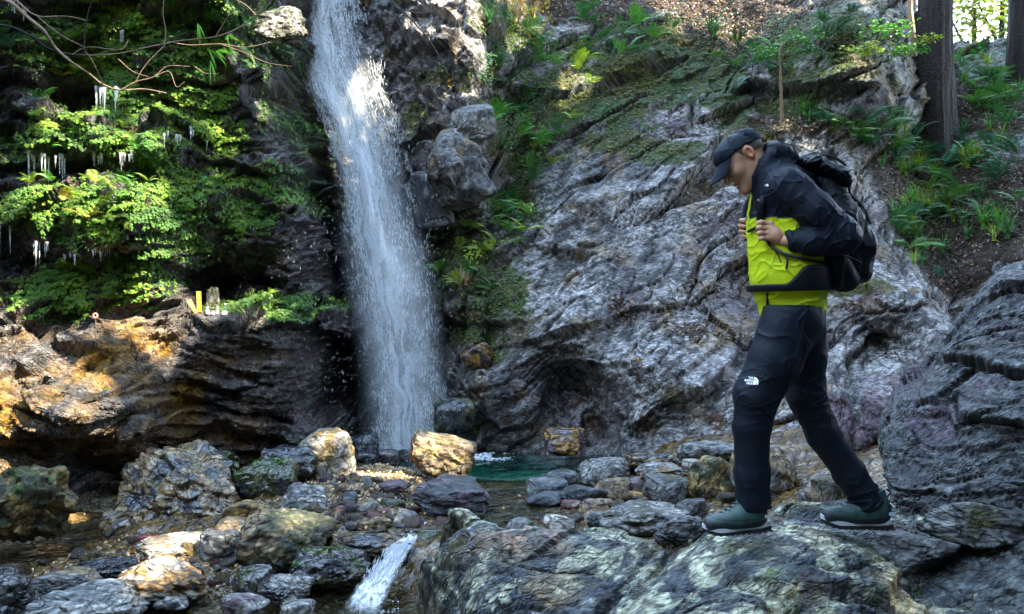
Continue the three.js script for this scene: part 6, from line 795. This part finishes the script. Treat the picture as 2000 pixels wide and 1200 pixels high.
// --- clothing
const navy = [0.0035, 0.0068, 0.014], lime = [0.44, 0.52, 0.010], charcoal = [0.010, 0.011, 0.014];
const clothMat = (o = {}) => phys({ vertexColors: true, roughness: 0.5, bumpMap: clothBump, bumpScale: 0.0008, specularIntensity: 0.28, side: DS, ...o });
const shell = clothMat({ roughness: 0.58 });
const yAt = py => (1040 - py) / 478.5, xAt = px => (px - 1540) / 478.5;
const hoodRing = []; for (let i = 0; i < 18; i++) { const a = i / 18 * Math.PI * 2, f = Math.cos(a), s = Math.sin(a); hoodRing.push(V(q(1487, 325).x + f * -0.018 + (f < 0 ? -f * 0.018 : 0), q(1487, 325).y + f * -0.066 + 0.0, s * 0.078)); }
function jacketField(p) {
  let d = torsoIn(p) - 0.004;
  d = smin(d, chain(p, [[q(1508, 352), 0.078], [q(1490, 338), 0.078]], 1.05), 0.03);           // stand-up collar
  let ring = 1e9; for (let i = 0; i < 18; i++) ring = Math.min(ring, cap(p, hoodRing[i], hoodRing[(i + 1) % 18], 0.024, 0.024)); d = smin(d, ring, 0.025);
  d = smin(d, cap(p, q(1512, 300), q(1536, 312), 0.042, 0.044, 2.2), 0.02);                      // hood folded on the back
  d = smin(d, cap(p, q(1499, 284), q(1530, 296), 0.012, 0.022, 4.0), 0.015);
  d = smax(d, -cap(p, fromHead(-0.01, -0.01, 0), fromHead(0.02, 0.05, 0), 0.088, 0.09, 0.82), 0.012);            // room for the neck
  const lowFold = smooth(yAt(440), yAt(560), p.y);
  d += folds(p, 3, 7, 4, 0.018, 3) * (0.35 + 0.65 * lowFold) + folds(p, 7, 10, 7, 0.004, 8) - 0.004 * Math.pow(1 - Math.abs(noise3(p.x * 6 + p.y * 5, p.y * 8 - p.x * 5, p.z * 5)), 9);
  const hem = yAt(619) + 0.02 * smooth(0, 0.15, p.x) - 0.03 * smooth(-0.06, -0.12, p.x);
  d = smax(d, hem - p.y, 0.01);
  return Math.max(d, -(d + 0.012) - (p.y < hem + 0.06 ? 0 : 1));
}
const jacketColor = p => { const line = yAt(433) - 0.05 * smooth(0.03, 0.12, p.x) + 0.006 * Math.sin(p.x * 30); return p.y < line ? mix3(lime, [0.36, 0.46, 0.01], 0.5 + 0.5 * noise3(p.x * 8, p.y * 8, p.z * 8)) : navy; };
const jacket = part(person, nets(jacketField, [-0.24, yAt(625), -0.36], [0.24, yAt(262), 0.36], 0.0062, { color: jacketColor }), shell, 'jacket', 'dark navy jacket with lime yellow lower panels');
for (const [arm, sd] of [[ARM_N, 1], [ARM_F, 2]]) {
  const f = p => { let d = chain(p, arm, 1, 0.025); const e = arm[2][0], w = arm[4][0], near = smooth(0.2, 0.03, Math.hypot(p.x - e.x, p.y - e.y));
    d += folds(p, 5, 4, 4, 0.010, sd * 5) + near * folds(p, 13, 11, 7, 0.016, sd) - 0.0055 * Math.pow(1 - Math.abs(noise3(p.x * 9 - p.y * 6, p.y * 9 + p.x * 9, p.z * 5 + sd)), 9);
    return smax(d, w.x - 0.004 - p.x + (w.y - p.y) * 0.25, 0.012); };
  part(person, nets(f, [-0.2, yAt(520), Math.min(...arm.map(a => a[0].z)) - 0.12], [0.33, yAt(318), Math.max(...arm.map(a => a[0].z)) + 0.12], 0.0062, { color: () => navy }), shell, 'sleeve');
}
{ // trousers
  const f = p => {
    const a = chain(p, LEG_N, 1, 0.02), b = chain(p, LEG_F, 1, 0.02), pel = cap(p, q(1549, 598), q(1551, 632), 0.112, 0.114, 1.4); let d = smin(smin(a, b, 0.012), pel, 0.03);
    const kn = smooth(0.22, 0.04, Math.hypot(p.x - LEG_N[2][0].x - 0.05, p.y - LEG_N[2][0].y)) * (p.z > 0 ? 1 : 0), kf = smooth(0.2, 0.04, Math.hypot(p.x - LEG_F[2][0].x - 0.03, p.y - LEG_F[2][0].y)) * (p.z < 0 ? 1 : 0), an = smooth(yAt(915), yAt(975), p.y);
    d += folds(p, 6.5, 2.2, 6, 0.016, 4) + (kn + kf) * folds(p, 7, 15, 5, 0.016, 6) + an * folds(p, 7, 18, 6, 0.022, 9) + folds(p, 14, 9, 14, 0.003, 1);
    const crease = p.z > 0.02 ? Math.abs((p.x - lerp(xAt(1478), xAt(1545), clamp((p.y - yAt(985)) / (yAt(620) - yAt(985)))))) : 1; d -= 0.004 * smooth(0.012, 0, crease);
    const hn = LEG_N[5][0], hf = LEG_F[5][0];
    d = smax(d, p.z > 0 || p.x < 0.1 ? hn.y - 0.012 - p.y + 0.12 * (p.x - hn.x) : (hf.y - 0.012 - p.y) * 0.82 + (p.x - hf.x) * 0.4, 0.008);
    return smax(d, p.y - yAt(596), 0.01);
  };
  const dark = [0.004, 0.0075, 0.014];
  const g = nets(f, [-0.27, yAt(1015), -0.27], [0.42, yAt(575), 0.27], 0.0068, { color: () => dark });
  const trousers = part(person, g, clothMat({ roughness: 0.55 }), 'trousers', 'black hiking trousers with a small white logo above the knee');
  // the white print above the knee
  const c = document.createElement('canvas'); c.width = 256; c.height = 160; const x = c.getContext('2d');
  x.clearRect(0, 0, 256, 160); x.fillStyle = '#fff'; x.font = 'bold 50px sans-serif'; x.textAlign = 'right'; x.textBaseline = 'alphabetic';
  const squeeze = (s, y, w) => { x.save(); x.translate(150, y); x.scale(w, 1); x.fillText(s, 0, 0); x.restore(); }; squeeze('THE', 48, 0.9); squeeze('NORTH', 96, 0.84); squeeze('FACE', 144, 0.9);
  x.beginPath(); x.moveTo(160, 146); x.lineTo(160, 10); x.arc(160, 96, 86, -Math.PI / 2, 0); x.lineTo(246, 146); x.closePath(); x.fill();
  x.globalCompositeOperation = 'destination-out'; x.lineWidth = 9; for (const r of [34, 60]) { x.beginPath(); x.arc(160, 104, r, -Math.PI / 2, 0); x.lineTo(160 + r, 150); x.stroke(); }
  const t = new THREE.CanvasTexture(c); t.colorSpace = THREE.SRGBColorSpace;
  const surf = (px, py) => { for (let z = 0.32; z > 0; z -= 0.001) if (f(q(px, py, z)) < 0) return q(px, py, z); return q(px, py, 0.2); };
  const NU = 10, NV = 8, pos = [], uv = [], ix = [];
  for (let j = 0; j <= NV; j++) for (let i = 0; i <= NU; i++) { const u = i / NU, v = j / NV, s = surf(1454.5 + 29 * u - 2 * v, 734 + 2 * u + 18 * v); pos.push(s.x, s.y, s.z + 0.0025); uv.push(u, 1 - v); }
  for (let j = 0; j < NV; j++) for (let i = 0; i < NU; i++) { const a = j * (NU + 1) + i, b = a + 1, d = a + NU + 1; ix.push(a, d, b, b, d, d + 1); }
  const lg = new THREE.BufferGeometry(); lg.setAttribute('position', new THREE.Float32BufferAttribute(pos, 3)); lg.setAttribute('uv', new THREE.Float32BufferAttribute(uv, 2)); lg.setIndex(ix); lg.computeVertexNormals();
  const print = part(trousers, lg, std({ map: t, transparent: true, roughness: 0.6, side: DS }), 'printed_logo', 'white brand print above the left knee');
  const cm = std({ map: t, transparent: true, roughness: 0.6, side: DS });
  // small marks on the chest
  const cp = []; for (const [px, py, w] of [[1497, 362, 8], [1480, 391, 5]]) { let z = 0.3; const s = (a, b) => { for (z = 0.3; z > -0.1; z -= 0.001) if (jacketField(q(a, b, z)) < 0) return q(a, b, z); return q(a, b, 0.05); };
    const a = s(px - w / 2, py - w / 3), b = s(px + w / 2, py - w / 3), d = s(px - w / 2, py + w / 3), e = s(px + w / 2, py + w / 3), g2 = new THREE.BufferGeometry(); g2.setAttribute('position', new THREE.Float32BufferAttribute([a, b, d, e].flatMap(k => [k.x, k.y, k.z + 0.003]), 3)); g2.setAttribute('uv', new THREE.Float32BufferAttribute([0, 1, 1, 1, 0, 0, 1, 0], 2)); g2.setIndex([0, 2, 1, 1, 2, 3]); g2.computeVertexNormals(); part(jacket, g2, cm, 'printed_logo'); }
}
const tube = (pts, r, seg = 40, rad = 7) => new THREE.TubeGeometry(new THREE.CatmullRomCurve3(pts), seg, r, rad);
const jFront = py => { for (let x = -0.25; x < 0.1; x += 0.001) if (jacketField(V(x, yAt(py), 0.012)) < 0) return x; return -0.15; };
part(jacket, tube([366, 376, 386, 396, 408, 420, 430, 440].map(py => V(jFront(py) - 0.003, yAt(py), 0.012)), 0.0055), std({ color: new THREE.Color().setRGB(...lime), roughness: 0.5 }), 'piping', 'lime yellow piping along the zip');
part(jacket, tube([[1515, 490], [1519, 498], [1523, 506], [1526, 513]].map(([px, py]) => { for (let z = 0.3; z > 0; z -= 0.001) if (jacketField(q(px, py, z)) < 0.001) return q(px, py, z); return q(px, py, 0.12); }), 0.0028, 12, 5), std({ color: 0x050608, roughness: 0.6 }), 'pocket_zip');
part(jacket, tube([572, 585, 600, 612].map(py => { for (let z = 0.3; z > 0; z -= 0.001) if (jacketField(q(1499, py, z)) < 0.001) return q(1499, py, z + 0.001); return q(1499, py, 0.06); }), 0.005), std({ color: 0x050608, roughness: 0.6 }), 'zip');
{ // cap
  const f = pw => { const h = toHead(pw), p = V(h.x, h.y, h.z); let d = ell(p, V(0.006, 0.022, 0), [0.101, 0.078, 0.082]); d = smin(d, ell(p, V(0.045, 0.05, 0), [0.055, 0.036, 0.056]), 0.02);
    d += 0.003 * Math.sin(Math.atan2(p.z, p.x - 0.01) * 6) * smooth(0.12, 0.06, p.y) + folds(p, 14, 20, 14, 0.006, 2);
    const cut = 0.034 - p.y - 0.3 * Math.max(0, -p.x); d = smax(d, cut, 0.006);
    return Math.max(d, -ell(p, V(0.006, 0.022, 0), [0.095, 0.072, 0.076])) * HS; };
  const c = fromHead(0, 0.07, 0), capNavy = [0.004, 0.008, 0.016];
  const capMesh = part(person, nets(f, [c.x - 0.14, c.y - 0.14, -0.11], [c.x + 0.14, c.y + 0.12, 0.11], 0.0042, { color: () => capNavy }), clothMat({ roughness: 0.6 }), 'baseball_cap', 'dark navy cap with a curved peak');
  const NU = 28, NV = 10, pos = [], ix = [], T = 0.0035;
  for (let s = 0; s < 2; s++) for (let j = 0; j <= NV; j++) for (let i = 0; i <= NU; i++) {
    const a = (i / NU - 0.5) * 2.0, v = j / NV, z0 = Math.sin(a) * 0.080, f0 = 0.010 + Math.cos(a) * 0.088, len = 0.086 * Math.pow(Math.cos(a * 1.35 / 1.35 * 0.98), 0.55), fl = f0 + len * v * 0.93, u = 0.040 - 0.46 * len * v - 3.2 * z0 * z0 * (0.35 + v) - (s ? T : 0);
    const w = fromHead(fl, u, z0 * (1 + 0.02 * v)); pos.push(w.x, w.y, w.z);
  }
  const n = (NU + 1) * (NV + 1), id = (s, i, j) => s * n + j * (NU + 1) + i;
  for (let j = 0; j < NV; j++) for (let i = 0; i < NU; i++) { ix.push(id(0, i, j), id(0, i, j + 1), id(0, i + 1, j), id(0, i + 1, j), id(0, i, j + 1), id(0, i + 1, j + 1)); ix.push(id(1, i, j), id(1, i + 1, j), id(1, i, j + 1), id(1, i + 1, j), id(1, i + 1, j + 1), id(1, i, j + 1)); }
  for (let i = 0; i < NU; i++) ix.push(id(0, i, NV), id(1, i, NV), id(0, i + 1, NV), id(0, i + 1, NV), id(1, i, NV), id(1, i + 1, NV));
  const g = new THREE.BufferGeometry(); g.setAttribute('position', new THREE.Float32BufferAttribute(pos, 3)); g.setIndex(ix); g.computeVertexNormals();
  part(capMesh, g, phys({ color: new THREE.Color().setRGB(...capNavy), roughness: 0.8, specularIntensity: 0.28, side: DS }), 'peak');
  // short hair below the cap
  const hair = pw => { const h = toHead(pw), p = V(h.x, h.y, h.z), z = Math.abs(p.z); let d = ell(p, V(0.004, 0.022, 0), [0.0935, 0.0715, 0.0745]);
    d = smax(d, p.x - 0.03 - 0.4 * (p.y - 0.02), 0.006); d = smax(d, -0.048 + 0.5 * (p.x + 0.07) - p.y, 0.008); d = smax(d, p.y - 0.04, 0.01); d = Math.max(d, -ell(V(p.x, p.y, z), V(-0.002, 0.0, 0.085), [0.023, 0.035, 0.03])); return d * HS; };
  const hc = fromHead(-0.02, 0.02, 0);
  part(person, nets(hair, [hc.x - 0.12, hc.y - 0.12, -0.1], [hc.x + 0.12, hc.y + 0.12, 0.1], 0.0045, { color: p => mix3([0.035, 0.025, 0.02], [0.10, 0.07, 0.055], 0.5 + 0.5 * noise3(p.x * 150, p.y * 150, p.z * 150)) }), std({ vertexColors: true, roughness: 0.8 }), 'hair');
}
// --- boots: one built with its toe towards -x, heel at the origin, sole at y = 0
function makeBoot() {
  const boot = new THREE.Group(), L = 0.275;
  const up = p => { let d = chain(p, [[V(-0.068, 0.135, 0), 0.049], [V(-0.052, 0.075, 0), 0.05]], 0.9, 0.03); d = smin(d, cap(p, V(-0.05, 0.06, 0), V(-0.12, 0.055, 0), 0.05, 0.042, 0.9), 0.04); d = smin(d, cap(p, V(-0.11, 0.055, 0), V(-0.238, 0.042, 0.004), 0.044, 0.033, 1.2), 0.05); d = smax(d, 0.022 - p.y, 0.006);
    d = smax(d, p.y - 0.145 - 0.2 * (p.x + 0.068), 0.006); d += 0.0015 * smooth(0.004, 0, Math.abs(p.y - 0.052 - 0.12 * (p.x + 0.1) ** 2 * 8)); return smax(d, -cap(p, V(-0.07, 0.16, 0), V(-0.066, 0.11, 0), 0.038, 0.03), 0.005); };
  const teal = [0.004, 0.018, 0.017], tealLit = [0.008, 0.05, 0.045], rand = [0.004, 0.007, 0.012];
  const upper = part(boot, nets(up, [-0.3, 0.0, -0.08], [0.05, 0.19, 0.08], 0.0045, { color: p => p.y < 0.048 + 0.03 * smooth(-0.2, -0.26, p.x) - 0.01 * smooth(-0.06, -0.16, p.x) || (p.x > -0.02 && p.y < 0.1) ? rand : mix3(teal, tealLit, 0.5 + 0.5 * noise3(p.x * 18, p.y * 18, p.z * 18)) }), phys({ vertexColors: true, roughness: 0.55, bumpMap: clothBump, bumpScale: 0.001 }), 'upper');
  const outline = (g) => { const s = new THREE.Shape(); s.moveTo(0.022 + g, 0); s.bezierCurveTo(0.024 + g, 0.03 + g, -0.02, 0.038 + g, -0.07, 0.034 + g); s.bezierCurveTo(-0.13, 0.03 + g, -0.17, 0.05 + g, -0.21, 0.05 + g); s.bezierCurveTo(-0.26, 0.05 + g, -0.278 - g, 0.02, -0.278 - g, 0); s.bezierCurveTo(-0.278 - g, -0.022, -0.26, -0.042 - g, -0.21, -0.046 - g); s.bezierCurveTo(-0.17, -0.048 - g, -0.13, -0.034 - g, -0.07, -0.036 - g); s.bezierCurveTo(-0.02, -0.04 - g, 0.024 + g, -0.03 - g, 0.022 + g, 0); return s; };
  const slab = (g, y0, h, lift, bev) => { const e = new THREE.ExtrudeGeometry(outline(g), { depth: h, bevelEnabled: true, bevelSize: bev, bevelThickness: bev, bevelSegments: 2, curveSegments: 10, steps: 1 }); e.rotateX(-Math.PI / 2); const a = e.attributes.position; for (let i = 0; i < a.count; i++) { const x = a.getX(i); a.setY(i, a.getY(i) + y0 + lift(x)); } e.computeVertexNormals(); return e; };
  const rocker = x => 0.020 * smooth(-0.2, -0.285, x) + 0.004 * smooth(-0.02, 0.03, x);
  const mid = part(boot, slab(-0.007, 0.013, 0.013, x => rocker(x) + 0.006 * smooth(-0.12, 0.0, x), 0.003), std({ color: new THREE.Color().setRGB(0.40, 0.43, 0.46), roughness: 0.6 }), 'midsole', 'pale grey midsole');
  part(boot, slab(-0.005, 0.002, 0.009, rocker, 0.002), std({ color: 0x0a0c10, roughness: 0.8 }), 'outsole');
  for (let i = 0; i < 12; i++) { const g = new THREE.BoxGeometry(0.014, 0.006, 0.075); g.translate(0.008 - i * 0.0235, 0.0005 + rocker(0.008 - i * 0.0235), 0); part(boot, g, std({ color: 0x0a0c10, roughness: 0.85 }), 'lug'); }
  for (let i = 0; i < 5; i++) { const t = i / 4, x = lerp(-0.19, -0.108, t), y = lerp(0.08, 0.122, t); for (const s of [-1, 1]) part(boot, tube([V(x, y - 0.006, 0.026 * s), V(x - 0.004, y + 0.005, 0), V(x + 0.012, y + 0.004, -0.026 * s)], 0.0024, 8, 5), std({ color: 0x06090b, roughness: 0.8 }), 'lace'); }
  part(boot, tube([V(-0.012, 0.12, 0), V(0.003, 0.137, 0), V(-0.014, 0.15, 0)], 0.004, 8, 5), std({ color: 0x080a0e, roughness: 0.8 }), 'pull_loop');
  { const g = new THREE.PlaneGeometry(0.026, 0.013); g.translate(-0.005, 0.064, 0.052); part(boot, g, std({ color: 0x9aa4ad, roughness: 0.6, side: DS }), 'heel_mark', 'small pale printed mark'); }
  return boot;
}
const bootN = makeBoot(); bootN.name = 'boot'; person.add(bootN); bootN.position.copy(q(1498, 1036, 0.09)); bootN.rotation.z = 0.075; bootN.rotation.y = 0.05; bootN.scale.set(0.94, 1.02, 0.9);
const bootF = makeBoot(); bootF.name = 'boot'; person.add(bootF); bootF.position.copy(q(1736, 1033, -0.1)); bootF.rotation.z = -0.03; bootF.scale.set(1.04, 1.1, 0.92);
put(person, 'person', 'hiker in navy and lime jacket walking across the rocks with head bowed', 'person');

// --- the rucksack on the hiker's back
{
  const pack = new THREE.Group(); pack.position.copy(FEET);
  const nyl = phys({ vertexColors: true, roughness: 0.46, bumpMap: clothBump, bumpScale: 0.0012, specularIntensity: 0.28 }), web = std({ color: 0x07090c, roughness: 0.65 }), black = [0.004, 0.006, 0.009];
  const body = p => { let d = chain(p, [[q(1606, 365), 0.075], [q(1632, 440), 0.098], [q(1640, 520), 0.095]], 1.5, 0.05); d += folds(p, 6, 9, 6, 0.018, 12) + folds(p, 18, 16, 14, 0.006, 3); d = smax(d, -(torsoIn(p) - 0.01), 0.02); return smax(d, yAt(572) - p.y, 0.03); };
  const bm = part(pack, nets(body, [xAt(1500), yAt(585), -0.25], [xAt(1720), yAt(310), 0.25], 0.0065, { color: () => black }), nyl, 'main_bag');
  const lid = p => { let d = cap(p, q(1578, 322), q(1632, 350), 0.046, 0.05, 2.9); d = smin(d, cap(p, q(1634, 345), q(1648, 368), 0.028, 0.015, 4.2), 0.03); return d + folds(p, 7, 14, 5, 0.016, 20) + folds(p, 20, 20, 12, 0.004, 5); };
  part(pack, nets(lid, [xAt(1540), yAt(395), -0.2], [xAt(1680), yAt(280), 0.2], 0.006, { color: () => black }), nyl, 'lid');
  const pocket = p => { let d = chain(p, [[q(1628, 505, 0.12), 0.058], [q(1650, 545, 0.10), 0.055]], 1.1, 0.03); d += folds(p, 14, 6, 12, 0.012, 30); return smax(d, yAt(576) - p.y, 0.02); };
  part(pack, nets(pocket, [xAt(1580), yAt(590), -0.02], [xAt(1720), yAt(465), 0.26], 0.006, { color: () => black }), nyl, 'side_pocket');
  const front = p => { let d = chain(p, [[q(1662, 420), 0.05], [q(1676, 480), 0.055], [q(1674, 530), 0.05]], 2.2, 0.03); return d + folds(p, 12, 10, 8, 0.014, 40); };
  part(pack, nets(front, [xAt(1620), yAt(580), -0.2], [xAt(1730), yAt(380), 0.2], 0.0065, { color: () => black }), nyl, 'front_pocket');
  const belt = p => { const lo = lerp(yAt(571), yAt(569), smooth(-0.12, 0.1, p.x)), hi = lerp(yAt(557), yAt(522), smooth(-0.07, 0.02, p.x)); return smax(smax(torsoIn(p) - 0.026, Math.max(lo - p.y, p.y - hi), 0.01), -(torsoIn(p) - 0.006), 0.004); };
  part(pack, nets(belt, [-0.22, yAt(590), -0.28], [0.2, yAt(510), 0.28], 0.0055, { color: () => black }), nyl, 'hip_belt');
  const surfN = (px, py, lift = 0.008) => { for (let z = 0.36; z > -0.05; z -= 0.002) if (torsoIn(q(px, py, z)) < 0.006) return q(px, py, z + lift); return q(px, py, 0.08); };
  const ribbon = (pts, w, t, name, twist) => { const c = new THREE.CatmullRomCurve3(pts), n = 36, s = new THREE.Shape(); s.moveTo(-w / 2, -t / 2); s.lineTo(w / 2, -t / 2); s.lineTo(w / 2, t / 2); s.lineTo(-w / 2, t / 2); const g = new THREE.ExtrudeGeometry(s, { steps: n, extrudePath: c, bevelEnabled: false }); return part(pack, g, web, name); };
  for (const sgn of [1, -1]) { const m = v => sgn > 0 ? v : V(v.x + 0.004, v.y, -v.z * 0.9); part(pack, tube([q(1585, 345, 0.1), q(1548, 334, 0.12), q(1512, 352, 0.125), surfN(1490, 395), surfN(1486, 430, 0.016), surfN(1492, 462, 0.014)].map(m), 0.017, 40, 8), nyl.clone(), 'shoulder_strap').material.vertexColors = false; }
  pack.traverse(o => { if (o.name === 'shoulder_strap') o.material.color.setRGB(...black); });
  part(pack, tube([surfN(1490, 458, 0.014), surfN(1512, 486), surfN(1545, 500), surfN(1580, 508), surfN(1608, 513)], 0.0065), web, 'lower_strap');
  part(pack, tube([surfN(1508, 484), surfN(1530, 494), surfN(1538, 508), surfN(1536, 526)], 0.0045), web, 'strap_tail');
  part(pack, tube([surfN(1500, 565), q(1487, 562, 0.05), q(1482, 563, 0.01)], 0.011), web, 'belt_buckle');
  part(pack, tube([q(1462, 452, 0.03), q(1474, 446, 0.09), q(1486, 440, 0.15)], 0.0065), web, 'chest_strap');
  const whole = p => Math.min(body(p), lid(p), front(p), pocket(p)), onto = (px, py, z, cx = 1612, cy = 430) => { const a = q(px, py, z), b = q(cx, cy, z * 0.6); for (let t = 0; t < 1; t += 0.005) { const p = a.clone().lerp(b, t); if (whole(p) < 0.003) return p; } return a; };
  const onSide = (px, py) => { for (let z = 0.35; z > 0; z -= 0.002) if (whole(q(px, py, z)) < 0.003) return q(px, py, z); return q(px, py, 0.12); };
  for (const z of [0.1, -0.1]) part(pack, tube([onto(1560, 280, z), onto(1605, 280, z), onto(1660, 300, z), onto(1690, 350, z), onto(1710, 390, z), onto(1720, 440, z)], 0.006), web, 'lid_strap');
  for (const [x, y, w] of [[1652, 372, 0.1], [1657, 384, 0.1]]) { const g = new RoundedBoxGeometry(0.014, 0.022, 0.012, 2, 0.003), c = onSide(x, y); g.rotateZ(0.3); g.translate(c.x, c.y, c.z); part(pack, g, std({ color: 0x8e969c, roughness: 0.3, metalness: 0.8 }), 'buckle'); }
  part(pack, tube([onSide(1605, 385), onSide(1630, 425), onSide(1655, 460), onSide(1676, 485)], 0.005), web, 'compression_strap');
  part(pack, tube([onSide(1612, 500), onSide(1640, 498), onSide(1665, 505), onSide(1682, 515)], 0.005), web, 'compression_strap');
  part(pack, tube([onSide(1650, 492), onSide(1648, 520), onSide(1646, 545), onSide(1645, 562)], 0.006), web, 'pocket_seam');
  part(pack, tube([q(1672, 400, 0.06), q(1682, 395, 0.06), q(1686, 384, 0.06)], 0.004), web, 'tool_loop');
  { const g = new THREE.PlaneGeometry(0.03, 0.012), c = q(1550, 323, 0.175); g.translate(c.x, c.y, c.z); }
  put(pack, 'rucksack', 'large black rucksack with lid and side pockets worn by the hiker', 'backpack');
}
// ---------------------------------------------------------------- offerings on the rock shelf
{
  const shelf = (px, py) => onWall(leftCliffGeo, px, py, 7).p, z = -9.22, place = (px, py) => { const k = -z / FOCAL; return V((px - 1000) * k, CAM_Y - (py - 600) * k, z); };
  const ledge = new THREE.Mesh(stoneGeo(501, 0.24, 0.05, 0.16, { n: 16, pal: 'dark', second: 'tan', round: 16 }), stoneDry); ledge.position.copy(place(412, 624)).add(V(0, -0.005, -0.08)); put(ledge, 'stone_shelf', 'flat dark stone carrying the small offerings', 'rock');
  { const g = new THREE.Group(), w = 0.042, h = 0.19; g.position.copy(place(389, 610)); g.rotation.z = 0.04; const b = new RoundedBoxGeometry(w, h, 0.014, 2, 0.003); b.translate(0, h / 2, 0); part(g, b, std({ color: new THREE.Color().setRGB(0.62, 0.42, 0.015), roughness: 0.6 }), 'board'); const R = rng(3); for (let i = 0; i < 7; i++) { const d = new THREE.CircleGeometry(0.0045 + 0.004 * R(), 10); d.translate((R() - 0.5) * w * 0.75, 0.02 + i * 0.024, 0.0085); part(g, d, std({ color: 0xd9d4c4, roughness: 0.7 }), 'white_spot'); } put(g, 'votive_board', 'narrow yellow board with white spots standing on the rock shelf', 'board'); }
  { const g = new THREE.Group(); g.position.copy(place(385, 612)); for (let i = 0; i < 2; i++) { const b = new THREE.BoxGeometry(0.016, 0.145, 0.014); b.translate(-0.012 * i, 0.07, 0.016 * i); b.rotateZ(0.5 + 0.06 * i); part(g, b, std({ color: new THREE.Color().setRGB(0.52, 0.27, 0.11), roughness: 0.7 }), 'slat'); } put(g, 'wooden_slats', 'pair of leaning orange wooden slats beside the yellow board', 'wood'); }
  { const g = stoneGeo(502, 0.055, 0.13, 0.05, { n: 14, pal: 'mossy', second: 'grey', round: 10, rough: 1.5 }), m = new THREE.Mesh(g, stoneDry); m.position.copy(place(409, 588)).add(V(0, 0, -0.1)); put(m, 'stone_figure', 'weathered mossy standing stone behind the white jars', 'statue'); }
  const jar = (px, py, w, h, capH, label) => { const g = new THREE.Group(); g.position.copy(place(px, py)).add(V(0, 0, 0.04)); const prof = [[0.001, 0], [w * 0.9, 0], [w, h * 0.08], [w, h * 0.72], [w * 0.55, h * 0.92], [w * 0.5, h]].map(a => new THREE.Vector2(...a)); part(g, new THREE.LatheGeometry(prof, 16), std({ color: 0xcfd0d6, roughness: 0.35 }), 'body'); if (capH) { const c = new THREE.LatheGeometry([[0.001, h + capH], [w * 0.5, h + capH * 0.9], [w * 0.62, h + capH * 0.4], [w * 0.5, h], [0.001, h]].map(a => new THREE.Vector2(...a)), 12); part(g, c, std({ color: 0xe4e4e2, roughness: 0.3 }), 'lid'); } put(g, 'white_jar', label, 'jar'); };
  jar(407.5, 614, 0.018, 0.045, 0.022, 'small white jar with pointed lid nearest the yellow board'); jar(418.5, 615, 0.016, 0.03, 0, 'lidless white cup between the white jars'); jar(427, 616, 0.011, 0.05, 0.03, 'slim white jar with round knob lid'); jar(441, 616, 0.03, 0.04, 0, 'widest white cup at the end of the row');
  { const g = new THREE.Group(); g.position.copy(place(441, 609)).add(V(0.006, 0, 0.04)); part(g, new THREE.LatheGeometry([[0.001, 0.0], [0.013, 0.002], [0.013, 0.035], [0.006, 0.045], [0.006, 0.058]].map(a => new THREE.Vector2(...a)), 12), phys({ color: 0xbfd8cc, roughness: 0.08, transmission: 0.9, thickness: 0 }), 'glass'); const c = new THREE.SphereGeometry(0.009, 12, 8); c.translate(0, 0.066, 0); part(g, c, std({ color: 0xe8e8e6, roughness: 0.4 }), 'stopper'); put(g, 'glass_bottle', 'little clear bottle with white stopper on the widest cup', 'bottle'); }
  { const g = new THREE.Group(), p = onWall(leftCliffGeo, 192, 650, 6).p.add(V(0, 0, 0.1)); g.position.copy(p); part(g, taper([V(0, -0.12, 0), V(0.002, 0, 0), V(0, 0.09, 0)], 0.0035, 0.003, 8), paleBark, 'stick'); const t = new THREE.TorusGeometry(0.018, 0.0075, 8, 18); t.translate(0, 0.1, 0.006); part(g, t, std({ color: new THREE.Color().setRGB(0.55, 0.22, 0.2), roughness: 0.6 }), 'rosette'); put(g, 'pinwheel', 'small pink rosette on a stick against the layered cliff', 'pinwheel'); }
}
renderer.render(scene, camera);
